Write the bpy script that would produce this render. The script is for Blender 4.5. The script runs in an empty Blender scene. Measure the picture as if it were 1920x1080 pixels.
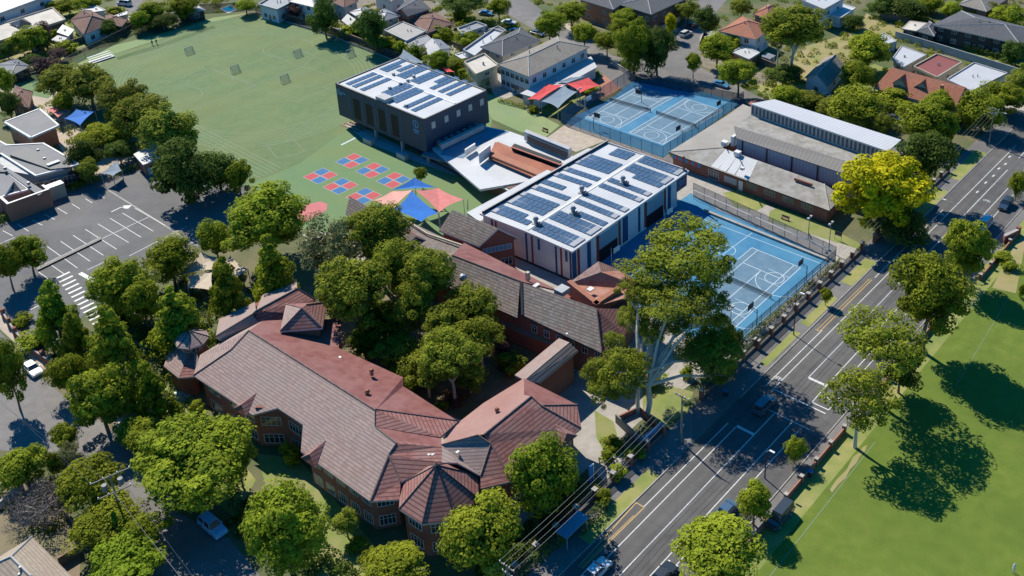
import bpy, math, random
import numpy as np
from math import sin, cos, radians, pi, sqrt, atan2
from mathutils import Vector, Matrix, noise as mnoise
random.seed(7); rng = np.random.default_rng(11)
S = bpy.context.scene
UP = Vector((0, 0, 1))
COL = S.collection
# ---------------------------------------------------------------- camera
CF, CP, CR, CH, CX, CY = 1959.0, radians(23.79), radians(-0.78), 110.7, 1157.7, 163.7
_R = Vector((1, 0, 0)); _F = Vector((0, cos(CP), -sin(CP))); _U = Vector((0, sin(CP), cos(CP)))
_R, _U = _R*cos(CR)+_U*sin(CR), -_R*sin(CR)+_U*cos(CR)
camd = bpy.data.cameras.new('camera'); cam = bpy.data.objects.new('camera', camd); COL.objects.link(cam)
camd.sensor_width = 36; camd.lens = CF/1920*36; camd.shift_x = (960-CX)/1920; camd.shift_y = (CY-540)/1920
camd.clip_start = 1; camd.clip_end = 6000
cam.matrix_world = Matrix(((_R.x, _U.x, -_F.x, 0), (_R.y, _U.y, -_F.y, 0), (_R.z, _U.z, -_F.z, CH), (0, 0, 0, 1)))
S.camera = cam
# ---------------------------------------------------------------- sky and sun
SUN_EL, SUN_AZ = radians(44), atan2(-.588, .809)
w = bpy.data.worlds.new('World'); S.world = w; w.use_nodes = True
nt = w.node_tree; bg = nt.nodes['Background']
sky = nt.nodes.new('ShaderNodeTexSky'); sky.sky_type = 'NISHITA'; sky.sun_disc = False
sky.sun_elevation = SUN_EL; sky.sun_rotation = SUN_AZ; sky.altitude = 50; sky.air_density = 1.0; sky.dust_density = .3; sky.ozone_density = 2.5
hsv = nt.nodes.new('ShaderNodeHueSaturation'); hsv.inputs['Saturation'].default_value = 2.0; nt.links.new(sky.outputs[0], hsv.inputs['Color']); nt.links.new(hsv.outputs[0], bg.inputs[0]); bg.inputs[1].default_value = 0.1
sd = bpy.data.lights.new('sun', 'SUN'); sd.energy = 4.6; sd.angle = radians(.5); sd.color = (1, .93, .80)
so_ = bpy.data.objects.new('sun', sd); COL.objects.link(so_)
_sv = Vector((sin(SUN_AZ)*cos(SUN_EL), cos(SUN_AZ)*cos(SUN_EL), sin(SUN_EL)))
so_.rotation_euler = _sv.to_track_quat('Z', 'Y').to_euler(); so_.location = _sv*400
S.view_settings.view_transform = 'Standard'; S.view_settings.look = 'None'
S.view_settings.exposure = 0.5; S.view_settings.gamma = 1
S.cycles.use_denoising = True
S.cycles.max_bounces = 6; S.cycles.transparent_max_bounces = 12

# ---------------------------------------------------------------- geometry helpers
def P(u, v, z=0.):
    """survey point: where the sight line of photo pixel (u, v) meets the level z metres above the ground"""
    d = _F*CF+_R*(u-CX)-_U*(v-CY); t = (z-CH)/d.z
    return Vector((d.x*t, d.y*t, z))
def PP(u, v, pl):
    """same, on a sloping plane (point, normal)"""
    d = _F*CF+_R*(u-CX)-_U*(v-CY); o = Vector((0, 0, CH))
    return o+d*((pl[0]-o).dot(pl[1])/d.dot(pl[1]))
def plane(a, b, c):
    n = (b-a).cross(c-a).normalized(); return (a, n)
def dist_px(p):
    return (p-Vector((0, 0, CH))).dot(_F)/CF      # metres per photo pixel at p
A51 = radians(51.0); DA = Vector((cos(A51), sin(A51), 0)); DN = Vector((sin(A51), -cos(A51), 0))
RO = P(1160, 1080)
def RD(s, t, z=0.):                               # main road frame: s along, t to the right of the centre line
    q = RO+DA*s+DN*t; return Vector((q.x, q.y, z))

class MB:
    def __init__(s): s.v = []; s.f = []; s.m = []; s.uv = []; s.mats = []
    def slot(s, m):
        if m not in s.mats: s.mats.append(m)
        return s.mats.index(m)
    def face(s, pts, m, up=None):
        pts = [Vector(p) for p in pts]
        i = len(s.v); s.v += pts; s.f.append(tuple(range(i, i+len(pts)))); s.m.append(s.slot(m))
        n = Vector((0, 0, 0))
        for k in range(len(pts)):
            a, b = pts[k], pts[(k+1) % len(pts)]
            n += Vector(((a.y-b.y)*(a.z+b.z), (a.z-b.z)*(a.x+b.x), (a.x-b.x)*(a.y+b.y)))
        if n.length < 1e-9: n = Vector((0, 0, 1))
        n.normalize()
        t = Vector((0, 0, 1)).cross(n)
        if t.length < .03 or up is not None:
            t = up if up is not None else DN
        t = t.normalized(); b = n.cross(t)
        s.uv += [(p.dot(t), p.dot(b)) for p in pts]
        return s
    def box(s, c, x, y, z, m, ax=None):
        """box centred at c in plan, its base at c.z; x, y, z full sizes; ax = direction of local x"""
        ax = (ax or Vector((1, 0, 0))).normalized(); ay = Vector((-ax.y, ax.x, 0)); c = Vector(c)
        q = [c+ax*(i*x/2)+ay*(j*y/2) for i, j in ((-1, -1), (1, -1), (1, 1), (-1, 1))]
        return s.prism(q, c.z, c.z+z, m)
    def prism(s, pts, z0, z1, m, mtop=None, bottom=True):
        pts = [Vector((p[0], p[1], 0)) for p in pts]
        ar = sum(pts[k].x*pts[(k+1) % len(pts)].y-pts[(k+1) % len(pts)].x*pts[k].y for k in range(len(pts)))
        if ar < 0: pts = pts[::-1]
        lo = [Vector((p.x, p.y, z0)) for p in pts]; hi = [Vector((p.x, p.y, z1)) for p in pts]
        n = len(pts)
        for k in range(n):
            j = (k+1) % n; s.face([lo[k], lo[j], hi[j], hi[k]], m)
        s.face(hi, mtop or m)
        if bottom: s.face(lo[::-1], m)
        return s
    def tube(s, a, b, r0, r1, m, n=6, caps=True):
        a = Vector(a); b = Vector(b); d = (b-a).normalized()
        u = d.orthogonal().normalized(); w_ = d.cross(u)
        ra = [a+(u*cos(2*pi*k/n)+w_*sin(2*pi*k/n))*r0 for k in range(n)]
        rb = [b+(u*cos(2*pi*k/n)+w_*sin(2*pi*k/n))*r1 for k in range(n)]
        for k in range(n):
            j = (k+1) % n; s.face([ra[k], ra[j], rb[j], rb[k]], m)
        if caps: s.face(rb, m); s.face(ra[::-1], m)
        return s
    def path(s, pts, r, m, n=5):
        for k in range(len(pts)-1):
            r0 = r[k] if isinstance(r, (list, tuple)) else r; r1 = r[k+1] if isinstance(r, (list, tuple)) else r
            s.tube(pts[k], pts[k+1], r0, r1, m, n)
        return s
    def strip(s, a, b, wd, z, m):
        a = Vector((a[0], a[1], z)); b = Vector((b[0], b[1], z)); d = (b-a)
        if d.length < 1e-6: return s
        d.normalize(); o = Vector((-d.y, d.x, 0))*wd/2
        return s.face([a-o, b-o, b+o, a+o], m)
    def sstrip(s, pts, wd, z, m):
        for k in range(len(pts)-1): s.strip(pts[k], pts[k+1], wd, z+.0006*(k % 2), m)
        return s
    def quadbox(s, a, b, c, d, th, m, side=None):
        """thin slab whose top is a,b,c,d (counter-clockwise from above)"""
        n = (b-a).cross(d-a).normalized()
        lo = [p-n*th for p in (a, b, c, d)]; hi = [a, b, c, d]
        s.face(hi, m); s.face(lo[::-1], side or m)
        for k in range(4):
            j = (k+1) % 4; s.face([lo[k], lo[j], hi[j], hi[k]], side or m)
        return s
    def build(s, name, parent=None, smooth=False, local=False):
        me = bpy.data.meshes.new(name); off = Vector((0, 0, 0))
        if parent is not None and not local: off = wloc(parent)
        me.from_pydata([tuple(p-off) for p in s.v], [], s.f)
        for m in s.mats: me.materials.append(m)
        me.polygons.foreach_set('material_index', s.m)
        uv = me.uv_layers.new(name='UVMap'); uv.data.foreach_set('uv', [c for q in s.uv for c in q])
        if smooth: me.polygons.foreach_set('use_smooth', [True]*len(s.f))
        me.update()
        o = bpy.data.objects.new(name, me); COL.objects.link(o)
        if parent is not None: o.parent = parent
        return o
def wloc(o):
    p = Vector(o.location)
    while o.parent: o = o.parent; p = p+Vector(o.location)
    return p
def tag(o, label=None, cat=None, group=None, kind=None):
    if label: o['label'] = label
    if cat: o['category'] = cat
    if group: o['group'] = group
    if kind: o['kind'] = kind
    return o
def thing(name, label, cat, loc=(0, 0, 0), group=None, rz=0):
    o = bpy.data.objects.new(name, None); COL.objects.link(o); o.empty_display_size = .5
    o.location = Vector(loc); o.rotation_euler = (0, 0, rz)
    return tag(o, label, cat, group)
def struct(name, mb, parent=None):
    o = mb.build(name, parent)
    return o if parent else tag(o, kind='structure')
def copy_tree(o, parent=None):
    c = o.copy(); COL.objects.link(c); c.parent = parent
    for ch in list(o.children): copy_tree(ch, c)
    return c
def poly_z(pts, z): return [Vector((p[0], p[1], z)) for p in pts]
KEEP = []                                          # footprints no ground cover may grow on
def sheet(name, px, z, m, parent=None, kind=True):
    pts = [P(*q) if not isinstance(q, Vector) else q for q in px]
    ar = sum(pts[k].x*pts[(k+1) % len(pts)].y-pts[(k+1) % len(pts)].x*pts[k].y for k in range(len(pts)))
    if ar < 0: pts = pts[::-1]
    if name not in ('garden', 'lawn', 'courtyard', 'vacant_lot', 'dry_verge'): KEEP.append([(p.x, p.y) for p in pts])
    o = MB().face(poly_z(pts, z), m).build(name, parent)
    # triangulate cleanly (concave outlines)
    import bmesh
    bm = bmesh.new(); bm.from_mesh(o.data); bmesh.ops.triangulate(bm, faces=bm.faces[:]); bm.to_mesh(o.data); bm.free()
    if parent is None and kind: tag(o, kind='structure')
    return o

# ---------------------------------------------------------------- materials
def mat(name, c1, c2=None, sc=1., rough=.85, spec=.3, metal=0., coord='obj', detail=3, bump=0., c3=None, sc3=.05, k3=.5, lo=.35, hi=.65, coat=0.):
    m = bpy.data.materials.new(name); m.use_nodes = True; N = m.node_tree.nodes; L = m.node_tree.links
    b = N['Principled BSDF']; b.inputs['Roughness'].default_value = rough; b.inputs['Metallic'].default_value = metal
    b.inputs['Specular IOR Level'].default_value = spec
    if coat: b.inputs['Coat Weight'].default_value = coat
    if c2 is None:
        b.inputs['Base Color'].default_value = (*c1, 1); return m
    g = N.new('ShaderNodeNewGeometry') if coord == 'obj' else N.new('ShaderNodeUVMap')
    src = g.outputs['Position'] if coord == 'obj' else g.outputs[0]
    def nz(s, d=detail):
        n = N.new('ShaderNodeTexNoise'); n.inputs['Scale'].default_value = s; n.inputs['Detail'].default_value = d; n.inputs['Roughness'].default_value = .6
        L.new(src, n.inputs['Vector']); return n
    n = nz(sc); r = N.new('ShaderNodeMapRange'); r.inputs[1].default_value = lo; r.inputs[2].default_value = hi; L.new(n.outputs[0], r.inputs[0])
    x = N.new('ShaderNodeMix'); x.data_type = 'RGBA'; x.inputs[6].default_value = (*c1, 1); x.inputs[7].default_value = (*c2, 1); L.new(r.outputs[0], x.inputs[0])
    out = x.outputs[2]
    if c3 is not None:
        n3 = nz(sc3, 2); r3 = N.new('ShaderNodeMapRange'); r3.inputs[1].default_value = .42; r3.inputs[2].default_value = .62; r3.inputs[4].default_value = k3; L.new(n3.outputs[0], r3.inputs[0])
        x3 = N.new('ShaderNodeMix'); x3.data_type = 'RGBA'; x3.inputs[7].default_value = (*c3, 1); L.new(out, x3.inputs[6]); L.new(r3.outputs[0], x3.inputs[0]); out = x3.outputs[2]
    L.new(out, b.inputs['Base Color'])
    if bump:
        bp = N.new('ShaderNodeBump'); bp.inputs['Strength'].default_value = bump; bp.inputs['Distance'].default_value = .1; L.new(n.outputs[0], bp.inputs['Height']); L.new(bp.outputs[0], b.inputs['Normal'])
    return m
def brickmat(name, c1, c2, mortar, bw, rh, ms=.02, rough=.85, spec=.25, stain=None, ks=.5, ssc=.25, bump=.5, offset=.5):
    m = bpy.data.materials.new(name); m.use_nodes = True; N = m.node_tree.nodes; L = m.node_tree.links
    b = N['Principled BSDF']; b.inputs['Roughness'].default_value = rough; b.inputs['Specular IOR Level'].default_value = spec
    uv = N.new('ShaderNodeUVMap'); t = N.new('ShaderNodeTexBrick'); L.new(uv.outputs[0], t.inputs['Vector'])
    t.inputs['Color1'].default_value = (*c1, 1); t.inputs['Color2'].default_value = (*c2, 1); t.inputs['Mortar'].default_value = (*mortar, 1)
    t.inputs['Scale'].default_value = 1; t.inputs['Brick Width'].default_value = bw; t.inputs['Row Height'].default_value = rh; t.inputs['Mortar Size'].default_value = ms; t.offset = offset
    t.inputs['Mortar Smooth'].default_value = .3
    out = t.outputs[0]
    if stain is not None:
        g = N.new('ShaderNodeNewGeometry'); n = N.new('ShaderNodeTexNoise'); n.inputs['Scale'].default_value = ssc; n.inputs['Detail'].default_value = 5; n.inputs['Roughness'].default_value = .65; L.new(g.outputs['Position'], n.inputs['Vector'])
        r = N.new('ShaderNodeMapRange'); r.inputs[1].default_value = .4; r.inputs[2].default_value = .65; r.inputs[4].default_value = ks; L.new(n.outputs[0], r.inputs[0])
        x = N.new('ShaderNodeMix'); x.data_type = 'RGBA'; x.inputs[7].default_value = (*stain, 1); L.new(out, x.inputs[6]); L.new(r.outputs[0], x.inputs[0]); out = x.outputs[2]
    L.new(out, b.inputs['Base Color'])
    if bump:
        bp = N.new('ShaderNodeBump'); bp.inputs['Strength'].default_value = bump; bp.inputs['Distance'].default_value = .05; bp.invert = True
        L.new(t.outputs['Fac'], bp.inputs['Height']); L.new(bp.outputs[0], b.inputs['Normal'])
    return m
def ribmat(name, c1, c2, pitch=.6, rough=.5, metal=.0, spec=.4, stain=None, along='u', ks=.5, ssc=.2):
    """sheet metal with ribs running up the slope (along='u': stripes change with u)"""
    m = bpy.data.materials.new(name); m.use_nodes = True; N = m.node_tree.nodes; L = m.node_tree.links
    b = N['Principled BSDF']; b.inputs['Roughness'].default_value = rough; b.inputs['Metallic'].default_value = metal; b.inputs['Specular IOR Level'].default_value = spec
    uv = N.new('ShaderNodeUVMap'); sp = N.new('ShaderNodeSeparateXYZ'); L.new(uv.outputs[0], sp.inputs[0])
    d = N.new('ShaderNodeMath'); d.operation = 'DIVIDE'; d.inputs[1].default_value = pitch; L.new(sp.outputs[0 if along == 'u' else 1], d.inputs[0])
    fr = N.new('ShaderNodeMath'); fr.operation = 'FRACT'; L.new(d.outputs[0], fr.inputs[0])
    gt = N.new('ShaderNodeMapRange'); gt.inputs[1].default_value = .72; gt.inputs[2].default_value = .86; L.new(fr.outputs[0], gt.inputs[0])
    x = N.new('ShaderNodeMix'); x.data_type = 'RGBA'; x.inputs[6].default_value = (*c1, 1); x.inputs[7].default_value = (*c2, 1); L.new(gt.outputs[0], x.inputs[0]); out = x.outputs[2]
    if stain is not None:
        g = N.new('ShaderNodeNewGeometry'); n = N.new('ShaderNodeTexNoise'); n.inputs['Scale'].default_value = ssc; n.inputs['Detail'].default_value = 5; L.new(g.outputs['Position'], n.inputs['Vector'])
        r = N.new('ShaderNodeMapRange'); r.inputs[1].default_value = .4; r.inputs[2].default_value = .65; r.inputs[4].default_value = ks; L.new(n.outputs[0], r.inputs[0])
        x2 = N.new('ShaderNodeMix'); x2.data_type = 'RGBA'; x2.inputs[7].default_value = (*stain, 1); L.new(out, x2.inputs[6]); L.new(r.outputs[0], x2.inputs[0]); out = x2.outputs[2]
    L.new(out, b.inputs['Base Color'])
    bp = N.new('ShaderNodeBump'); bp.inputs['Strength'].default_value = .5; bp.inputs['Distance'].default_value = .05; L.new(gt.outputs[0], bp.inputs['Height']); L.new(bp.outputs[0], b.inputs['Normal'])
    return m
def tilemat(name, c1, c2, gap, pitch, gw=.2, stain=None, ks=.5, ssc=.25, tw=.45):
    """courses of roof tiles: dark joint with the shade under each course painted in, tiles that differ a little, weather stains"""
    m = bpy.data.materials.new(name); m.use_nodes = True; N = m.node_tree.nodes; L = m.node_tree.links
    b = N['Principled BSDF']; b.inputs['Roughness'].default_value = .85; b.inputs['Specular IOR Level'].default_value = .2
    uv = N.new('ShaderNodeUVMap'); sp = N.new('ShaderNodeSeparateXYZ'); L.new(uv.outputs[0], sp.inputs[0])
    def math(op, a, bb=None):
        n = N.new('ShaderNodeMath'); n.operation = op
        for i, x in enumerate((a, bb)):
            if x is None: continue
            if isinstance(x, (int, float)): n.inputs[i].default_value = x
            else: L.new(x, n.inputs[i])
        return n.outputs[0]
    r = math('DIVIDE', sp.outputs[1], pitch); row = math('FLOOR', r); fr = math('FRACT', r)
    cell = math('FLOOR', math('DIVIDE', sp.outputs[0], tw)); cb = N.new('ShaderNodeCombineXYZ'); L.new(row, cb.inputs[0]); L.new(cell, cb.inputs[1])
    wn = N.new('ShaderNodeTexWhiteNoise'); L.new(cb.outputs[0], wn.inputs['Vector'])
    def mix(f, a, bb, fac=None):
        x = N.new('ShaderNodeMix'); x.data_type = 'RGBA'
        for i, q in ((6, a), (7, bb)):
            if isinstance(q, tuple): x.inputs[i].default_value = (*q, 1)
            else: L.new(q, x.inputs[i])
        L.new(f, x.inputs[0]); return x.outputs[2]
    out = mix(wn.outputs['Value'], c1, c2)
    if stain is not None:
        g = N.new('ShaderNodeNewGeometry'); n = N.new('ShaderNodeTexNoise'); n.inputs['Scale'].default_value = ssc; n.inputs['Detail'].default_value = 6; n.inputs['Roughness'].default_value = .7; L.new(g.outputs['Position'], n.inputs['Vector'])
        q = N.new('ShaderNodeMapRange'); q.inputs[1].default_value = .4; q.inputs[2].default_value = .62; q.inputs[4].default_value = ks; L.new(n.outputs[0], q.inputs[0]); out = mix(q.outputs[0], out, stain)
    gp = N.new('ShaderNodeMapRange'); gp.inputs[1].default_value = gw*1.15; gp.inputs[2].default_value = gw*.6; gp.inputs[3].default_value = 0; gp.inputs[4].default_value = 1; L.new(fr, gp.inputs[0])  # joint colour also paints the shade thrown by each course edge
    out = mix(gp.outputs[0], out, gap); L.new(out, b.inputs['Base Color'])
    bp = N.new('ShaderNodeBump'); bp.inputs['Strength'].default_value = .35; bp.inputs['Distance'].default_value = .06; bp.invert = True; L.new(fr, bp.inputs['Height']); L.new(bp.outputs[0], b.inputs['Normal'])
    return m
def meshmat(name, col, alpha):
    m = bpy.data.materials.new(name); m.use_nodes = True; N = m.node_tree.nodes; L = m.node_tree.links
    b = N['Principled BSDF']; b.inputs['Base Color'].default_value = (*col, 1); b.inputs['Roughness'].default_value = .7; b.inputs['Alpha'].default_value = alpha
    return m
def leafmat(name, c1, c2, rnd=.25, trans=.35):
    m = bpy.data.materials.new(name); m.use_nodes = True; N = m.node_tree.nodes; L = m.node_tree.links
    b = N['Principled BSDF']; b.inputs['Roughness'].default_value = .8; b.inputs['Specular IOR Level'].default_value = .06
    at = N.new('ShaderNodeAttribute'); at.attribute_name = 'tone'
    x = N.new('ShaderNodeMix'); x.data_type = 'RGBA'; x.inputs[6].default_value = (*c1, 1); x.inputs[7].default_value = (*c2, 1); L.new(at.outputs['Fac'], x.inputs[0])
    oi = N.new('ShaderNodeObjectInfo'); hs = N.new('ShaderNodeHueSaturation')
    r = N.new('ShaderNodeMapRange'); r.inputs[3].default_value = 1-rnd; r.inputs[4].default_value = 1+rnd; L.new(oi.outputs['Random'], r.inputs[0])
    r2 = N.new('ShaderNodeMapRange'); r2.inputs[3].default_value = .500-rnd*.045; r2.inputs[4].default_value = .500+rnd*.03; L.new(oi.outputs['Random'], r2.inputs[0])
    L.new(x.outputs[2], hs.inputs['Color']); L.new(r.outputs[0], hs.inputs['Value']); L.new(r2.outputs[0], hs.inputs['Hue'])
    L.new(hs.outputs[0], b.inputs['Base Color'])
    tr = N.new('ShaderNodeBsdfTranslucent'); L.new(hs.outputs[0], tr.inputs['Color'])
    mx = N.new('ShaderNodeMixShader'); mx.inputs[0].default_value = trans; L.new(b.outputs[0], mx.inputs[1]); L.new(tr.outputs[0], mx.inputs[2])
    L.new(mx.outputs[0], N['Material Output'].inputs['Surface'])
    return m
def posmat(name, c1, c2, freq, dirs, k=.5, noise_c=None, cracks=0., patch=0., rough=.85):
    """ground surface with soft bands along given world directions (mowing or wheel tracks), patches and cracks"""
    m = mat(name, c1, c2, .45, rough=rough, detail=6, c3=noise_c, sc3=.06, k3=.6); N = m.node_tree.nodes; L = m.node_tree.links; b = N['Principled BSDF']
    col_ = b.inputs['Base Color'].links[0].from_socket; g = N.new('ShaderNodeNewGeometry'); acc = None
    def mth(op, x, y=None):
        n = N.new('ShaderNodeMath'); n.operation = op
        for i, q in enumerate((x, y)):
            if q is None: continue
            if isinstance(q, (int, float)): n.inputs[i].default_value = q
            else: L.new(q, n.inputs[i])
        return n.outputs[0]
    for d, fq in zip(dirs, freq):
        v = N.new('ShaderNodeVectorMath'); v.operation = 'DOT_PRODUCT'; L.new(g.outputs['Position'], v.inputs[0]); v.inputs[1].default_value = d
        off = v.outputs['Value']; q = mth('SINE', mth('MULTIPLY', mth('SUBTRACT', off, RO.dot(d)), 2*pi*fq)); acc = q if acc is None else mth('ADD', acc, q)
    f = mth('ADD', mth('MULTIPLY', acc, k), 1.0)
    if patch:
        vo = N.new('ShaderNodeTexVoronoi'); vo.inputs['Scale'].default_value = .09; L.new(g.outputs['Position'], vo.inputs['Vector']); sp = N.new('ShaderNodeSeparateColor'); L.new(vo.outputs['Color'], sp.inputs[0]); f = mth('MULTIPLY', f, mth('ADD', mth('MULTIPLY', sp.outputs[0], patch), 1-patch/2))
    if cracks:
        nz = N.new('ShaderNodeTexNoise'); nz.inputs['Scale'].default_value = .6; nz.inputs['Detail'].default_value = 5; L.new(g.outputs['Position'], nz.inputs['Vector']); mv = N.new('ShaderNodeMix'); mv.data_type = 'VECTOR'; mv.inputs[0].default_value = .35; L.new(g.outputs['Position'], mv.inputs[4]); L.new(nz.outputs['Color'], mv.inputs[5])
        v2 = N.new('ShaderNodeTexVoronoi'); v2.feature = 'DISTANCE_TO_EDGE'; v2.inputs['Scale'].default_value = .32; L.new(mv.outputs[1], v2.inputs['Vector']); mr = N.new('ShaderNodeMapRange'); mr.inputs[1].default_value = .0; mr.inputs[2].default_value = .02; mr.inputs[3].default_value = 1-cracks; L.new(v2.outputs[0], mr.inputs[0]); f = mth('MULTIPLY', f, mr.outputs[0])
    vm = N.new('ShaderNodeVectorMath'); vm.operation = 'SCALE'; L.new(col_, vm.inputs[0]); L.new(f, vm.inputs['Scale']); L.new(vm.outputs[0], b.inputs['Base Color']); return m
M = {}
M['ground'] = mat('ground', (.10, .11, .045), (.16, .14, .075), .25, c3=(.06, .10, .025), sc3=.06, k3=.8)
M['asphalt'] = mat('asphalt', (.128, .123, .119), (.158, .152, .146), .8, c3=(.185, .176, .167), sc3=.05, k3=.5, detail=6)
M['asphalt2'] = mat('asphalt_pale', (.20, .19, .18), (.245, .23, .215), .5, c3=(.165, .16, .16), sc3=.06, k3=.6, detail=6)
M['carpark'] = mat('carpark_asphalt', (.135, .137, .147), (.165, .163, .17), .5, c3=(.20, .193, .187), sc3=.06, k3=.6, detail=6)
M['concrete'] = mat('concrete', (.30, .28, .25), (.40, .37, .33), .6, detail=5)
M['concrete_warm'] = mat('warm_paving', (.36, .30, .24), (.46, .39, .31), .7, detail=5)
M['kerb'] = mat('kerb', (.28, .27, .25), (.36, .35, .32), 1)
M['paint'] = mat('road_paint', (.66, .66, .64), (.5, .5, .49), 3, rough=.6)
M['paint_y'] = mat('yellow_paint', (.55, .36, .12), (.42, .29, .12), 3, rough=.6)
M['grass_park'] = mat('park_grass', (.085, .13, .018), (.105, .150, .022), .5, c3=(.070, .115, .015), sc3=.04, k3=.8, detail=5, bump=.3)
M['grass_dry'] = mat('dry_grass', (.30, .25, .10), (.22, .23, .07), .35, c3=(.34, .27, .15), sc3=.12, k3=.7, detail=6)
M['grass_verge'] = mat('verge_grass', (.22, .25, .06), (.32, .29, .11), .4, c3=(.14, .20, .04), sc3=.15, k3=.7, detail=6)
M['grass_lawn'] = mat('lawn_grass', (.15, .21, .04), (.21, .24, .06), .6, c3=(.28, .25, .12), sc3=.2, k3=.6, detail=5)
M['turf'] = mat('synthetic_turf', (.095, .150, .062), (.108, .160, .066), .08, c3=(.125, .165, .060), sc3=.02, k3=.9, rough=.95)
M['turf_play'] = mat('playground_turf', (.135, .225, .105), (.155, .235, .105), .1, c3=(.17, .225, .09), sc3=.04, k3=.7, rough=.95)
M['turf_dark'] = mat('dark_turf', (.075, .125, .045), (.09, .14, .05), .1, rough=.95)
M['turf_pale'] = mat('pale_turf', (.27, .31, .14), (.22, .28, .12), .15, c3=(.15, .25, .12), sc3=.05, k3=.5, rough=.95)
M['turf_line'] = mat('turf_line', (.20, .26, .17), rough=.9)
M['turf_lane'] = mat('turf_lane', (.20, .265, .155), rough=.9)
M['court_blue'] = mat('court_blue', (.028, .155, .29), (.042, .195, .345), .5, rough=.7, c3=(.075, .24, .37), sc3=.10, k3=.6, detail=6)
M['court_slate'] = mat('court_slate', (.090, .175, .250), (.125, .215, .29), .6, rough=.7, detail=6)
M['court_line'] = mat('court_line', (.48, .58, .64), rough=.6)
M['sq_red'] = mat('playground_red', (.50, .075, .09), (.42, .09, .095), .9, detail=6)
M['sq_blue'] = mat('playground_blue', (.035, .15, .36), (.05, .15, .30), .9, detail=6)
M['sq_edge'] = mat('playground_edge', (.40, .36, .34))
M['white'] = mat('white_paint', (.72, .72, .70), (.62, .62, .60), .5, rough=.5)
M['whiteroof'] = ribmat('white_roof', (.52, .53, .54), (.43, .44, .455), .75, rough=.6, stain=(.40, .405, .41), ssc=.12, ks=.7)
M['ltgrey'] = mat('light_grey', (.42, .42, .42), (.36, .36, .36), .5, rough=.6)
M['grey'] = mat('mid_grey', (.20, .20, .21), (.16, .16, .17), .5, rough=.6)
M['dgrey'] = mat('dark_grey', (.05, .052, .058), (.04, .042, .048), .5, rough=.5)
M['black'] = mat('black', (.012, .012, .014), rough=.6)
M['darkmetal'] = mat('dark_metal', (.03, .034, .04), rough=.45, metal=.3)
M['galv'] = mat('galvanised', (.30, .31, .33), rough=.55, metal=.3)
M['wood'] = mat('timber', (.28, .19, .12), (.20, .14, .09), 2)
M['polew'] = mat('pole_timber', (.20, .18, .16), (.27, .25, .22), 2)
M['glass'] = mat('window_glass', (.02, .035, .05), rough=.08, spec=.8)
M['frame'] = mat('window_frame', (.62, .62, .60), rough=.5)
M['brick'] = brickmat('red_brick', (.29, .095, .065), (.34, .125, .085), (.28, .19, .15), .25, .09, .012, stain=(.22, .075, .055), ks=.5)
M['brick_o'] = brickmat('orange_brick', (.50, .20, .12), (.43, .16, .095), (.38, .27, .2), .25, .09, .012, stain=(.36, .14, .09), ks=.5)
M['brick_br'] = brickmat('brown_brick', (.17, .10, .075), (.22, .13, .09), (.18, .15, .12), .25, .09, .012)
M['render'] = mat('cream_render', (.50, .44, .33), (.42, .37, .28), .6)
M['tile_main'] = tilemat('weathered_tile', (.285, .200, .175), (.365, .272, .243), (.205, .135, .118), .46, .22, stain=(.305, .25, .225), ks=.65, ssc=.2, tw=.6)
M['tile_red'] = tilemat('red_tile', (.245, .10, .086), (.32, .15, .13), (.13, .055, .05), .56, .26, stain=(.31, .205, .18), ks=.55, ssc=.3)
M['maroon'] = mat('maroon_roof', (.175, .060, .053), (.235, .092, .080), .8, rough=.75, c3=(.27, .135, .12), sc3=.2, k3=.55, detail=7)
M['cap'] = mat('ridge_cap', (.27, .17, .15), (.15, .10, .09), 1.5)
M['tile_grey'] = tilemat('grey_tile', (.17, .15, .13), (.26, .24, .215), (.09, .078, .068), .5, .22, stain=(.25, .15, .12), ks=.4, ssc=.35)
M['tile_terra'] = tilemat('terra_tile', (.42, .17, .10), (.34, .13, .08), (.18, .065, .04), .5, .2, stain=(.28, .15, .11), ks=.6, ssc=.3)
M['tile_brown'] = tilemat('brown_tile', (.23, .13, .10), (.18, .10, .08), (.09, .05, .04), .5, .2, stain=(.28, .19, .15), ks=.6)
M['tile_char'] = tilemat('char_tile', (.085, .09, .10), (.115, .12, .13), (.045, .047, .052), .5, .2, stain=(.13, .13, .14), ks=.5)
M['terra_flat'] = mat('terracotta_roof', (.40, .145, .085), (.34, .12, .07), .5, rough=.8, c3=(.30, .11, .07), sc3=.2, k3=.6)
M['rib_grey'] = ribmat('grey_ribbed', (.30, .285, .26), (.22, .21, .19), .9, stain=(.38, .36, .33), rough=.7)
M['rib_lt'] = ribmat('pale_ribbed', (.50, .51, .52), (.38, .39, .40), .7, stain=(.42, .42, .42), rough=.5)
M['rib_dk'] = ribmat('charcoal_ribbed', (.10, .105, .115), (.065, .07, .075), .7, stain=(.14, .145, .15), rough=.5)
M['rib_mid'] = ribmat('grey_metal_ribbed', (.22, .23, .245), (.16, .17, .18), .7, stain=(.27, .28, .29), rough=.5)
M['rib_fascia'] = ribmat('sloped_grey_cladding', (.24, .22, .20), (.19, .18, .16), .9, rough=.8)
M['fence_wood'] = ribmat('paling_fence', (.16, .14, .115), (.09, .08, .065), .3, rough=.9)
M['chain'] = meshmat('chain_mesh', (.05, .14, .22), .33)
M['netmesh'] = meshmat('net_mesh', (.04, .045, .05), .42)
M['goalnet'] = meshmat('goal_mesh', (.25, .27, .28), .22)
M['wire'] = mat('wire', (.16, .16, .17), rough=.6)
M['asphalt'] = posmat('asphalt', (.086, .084, .083), (.112, .108, .105), (.64,), (DN,), .06, (.135, .129, .122), .14, .22)
M['asphalt2'] = posmat('asphalt_pale', (.155, .148, .143), (.195, .185, .175), (.02,), (DN,), .01, (.13, .127, .127), .12, .22)
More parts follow.
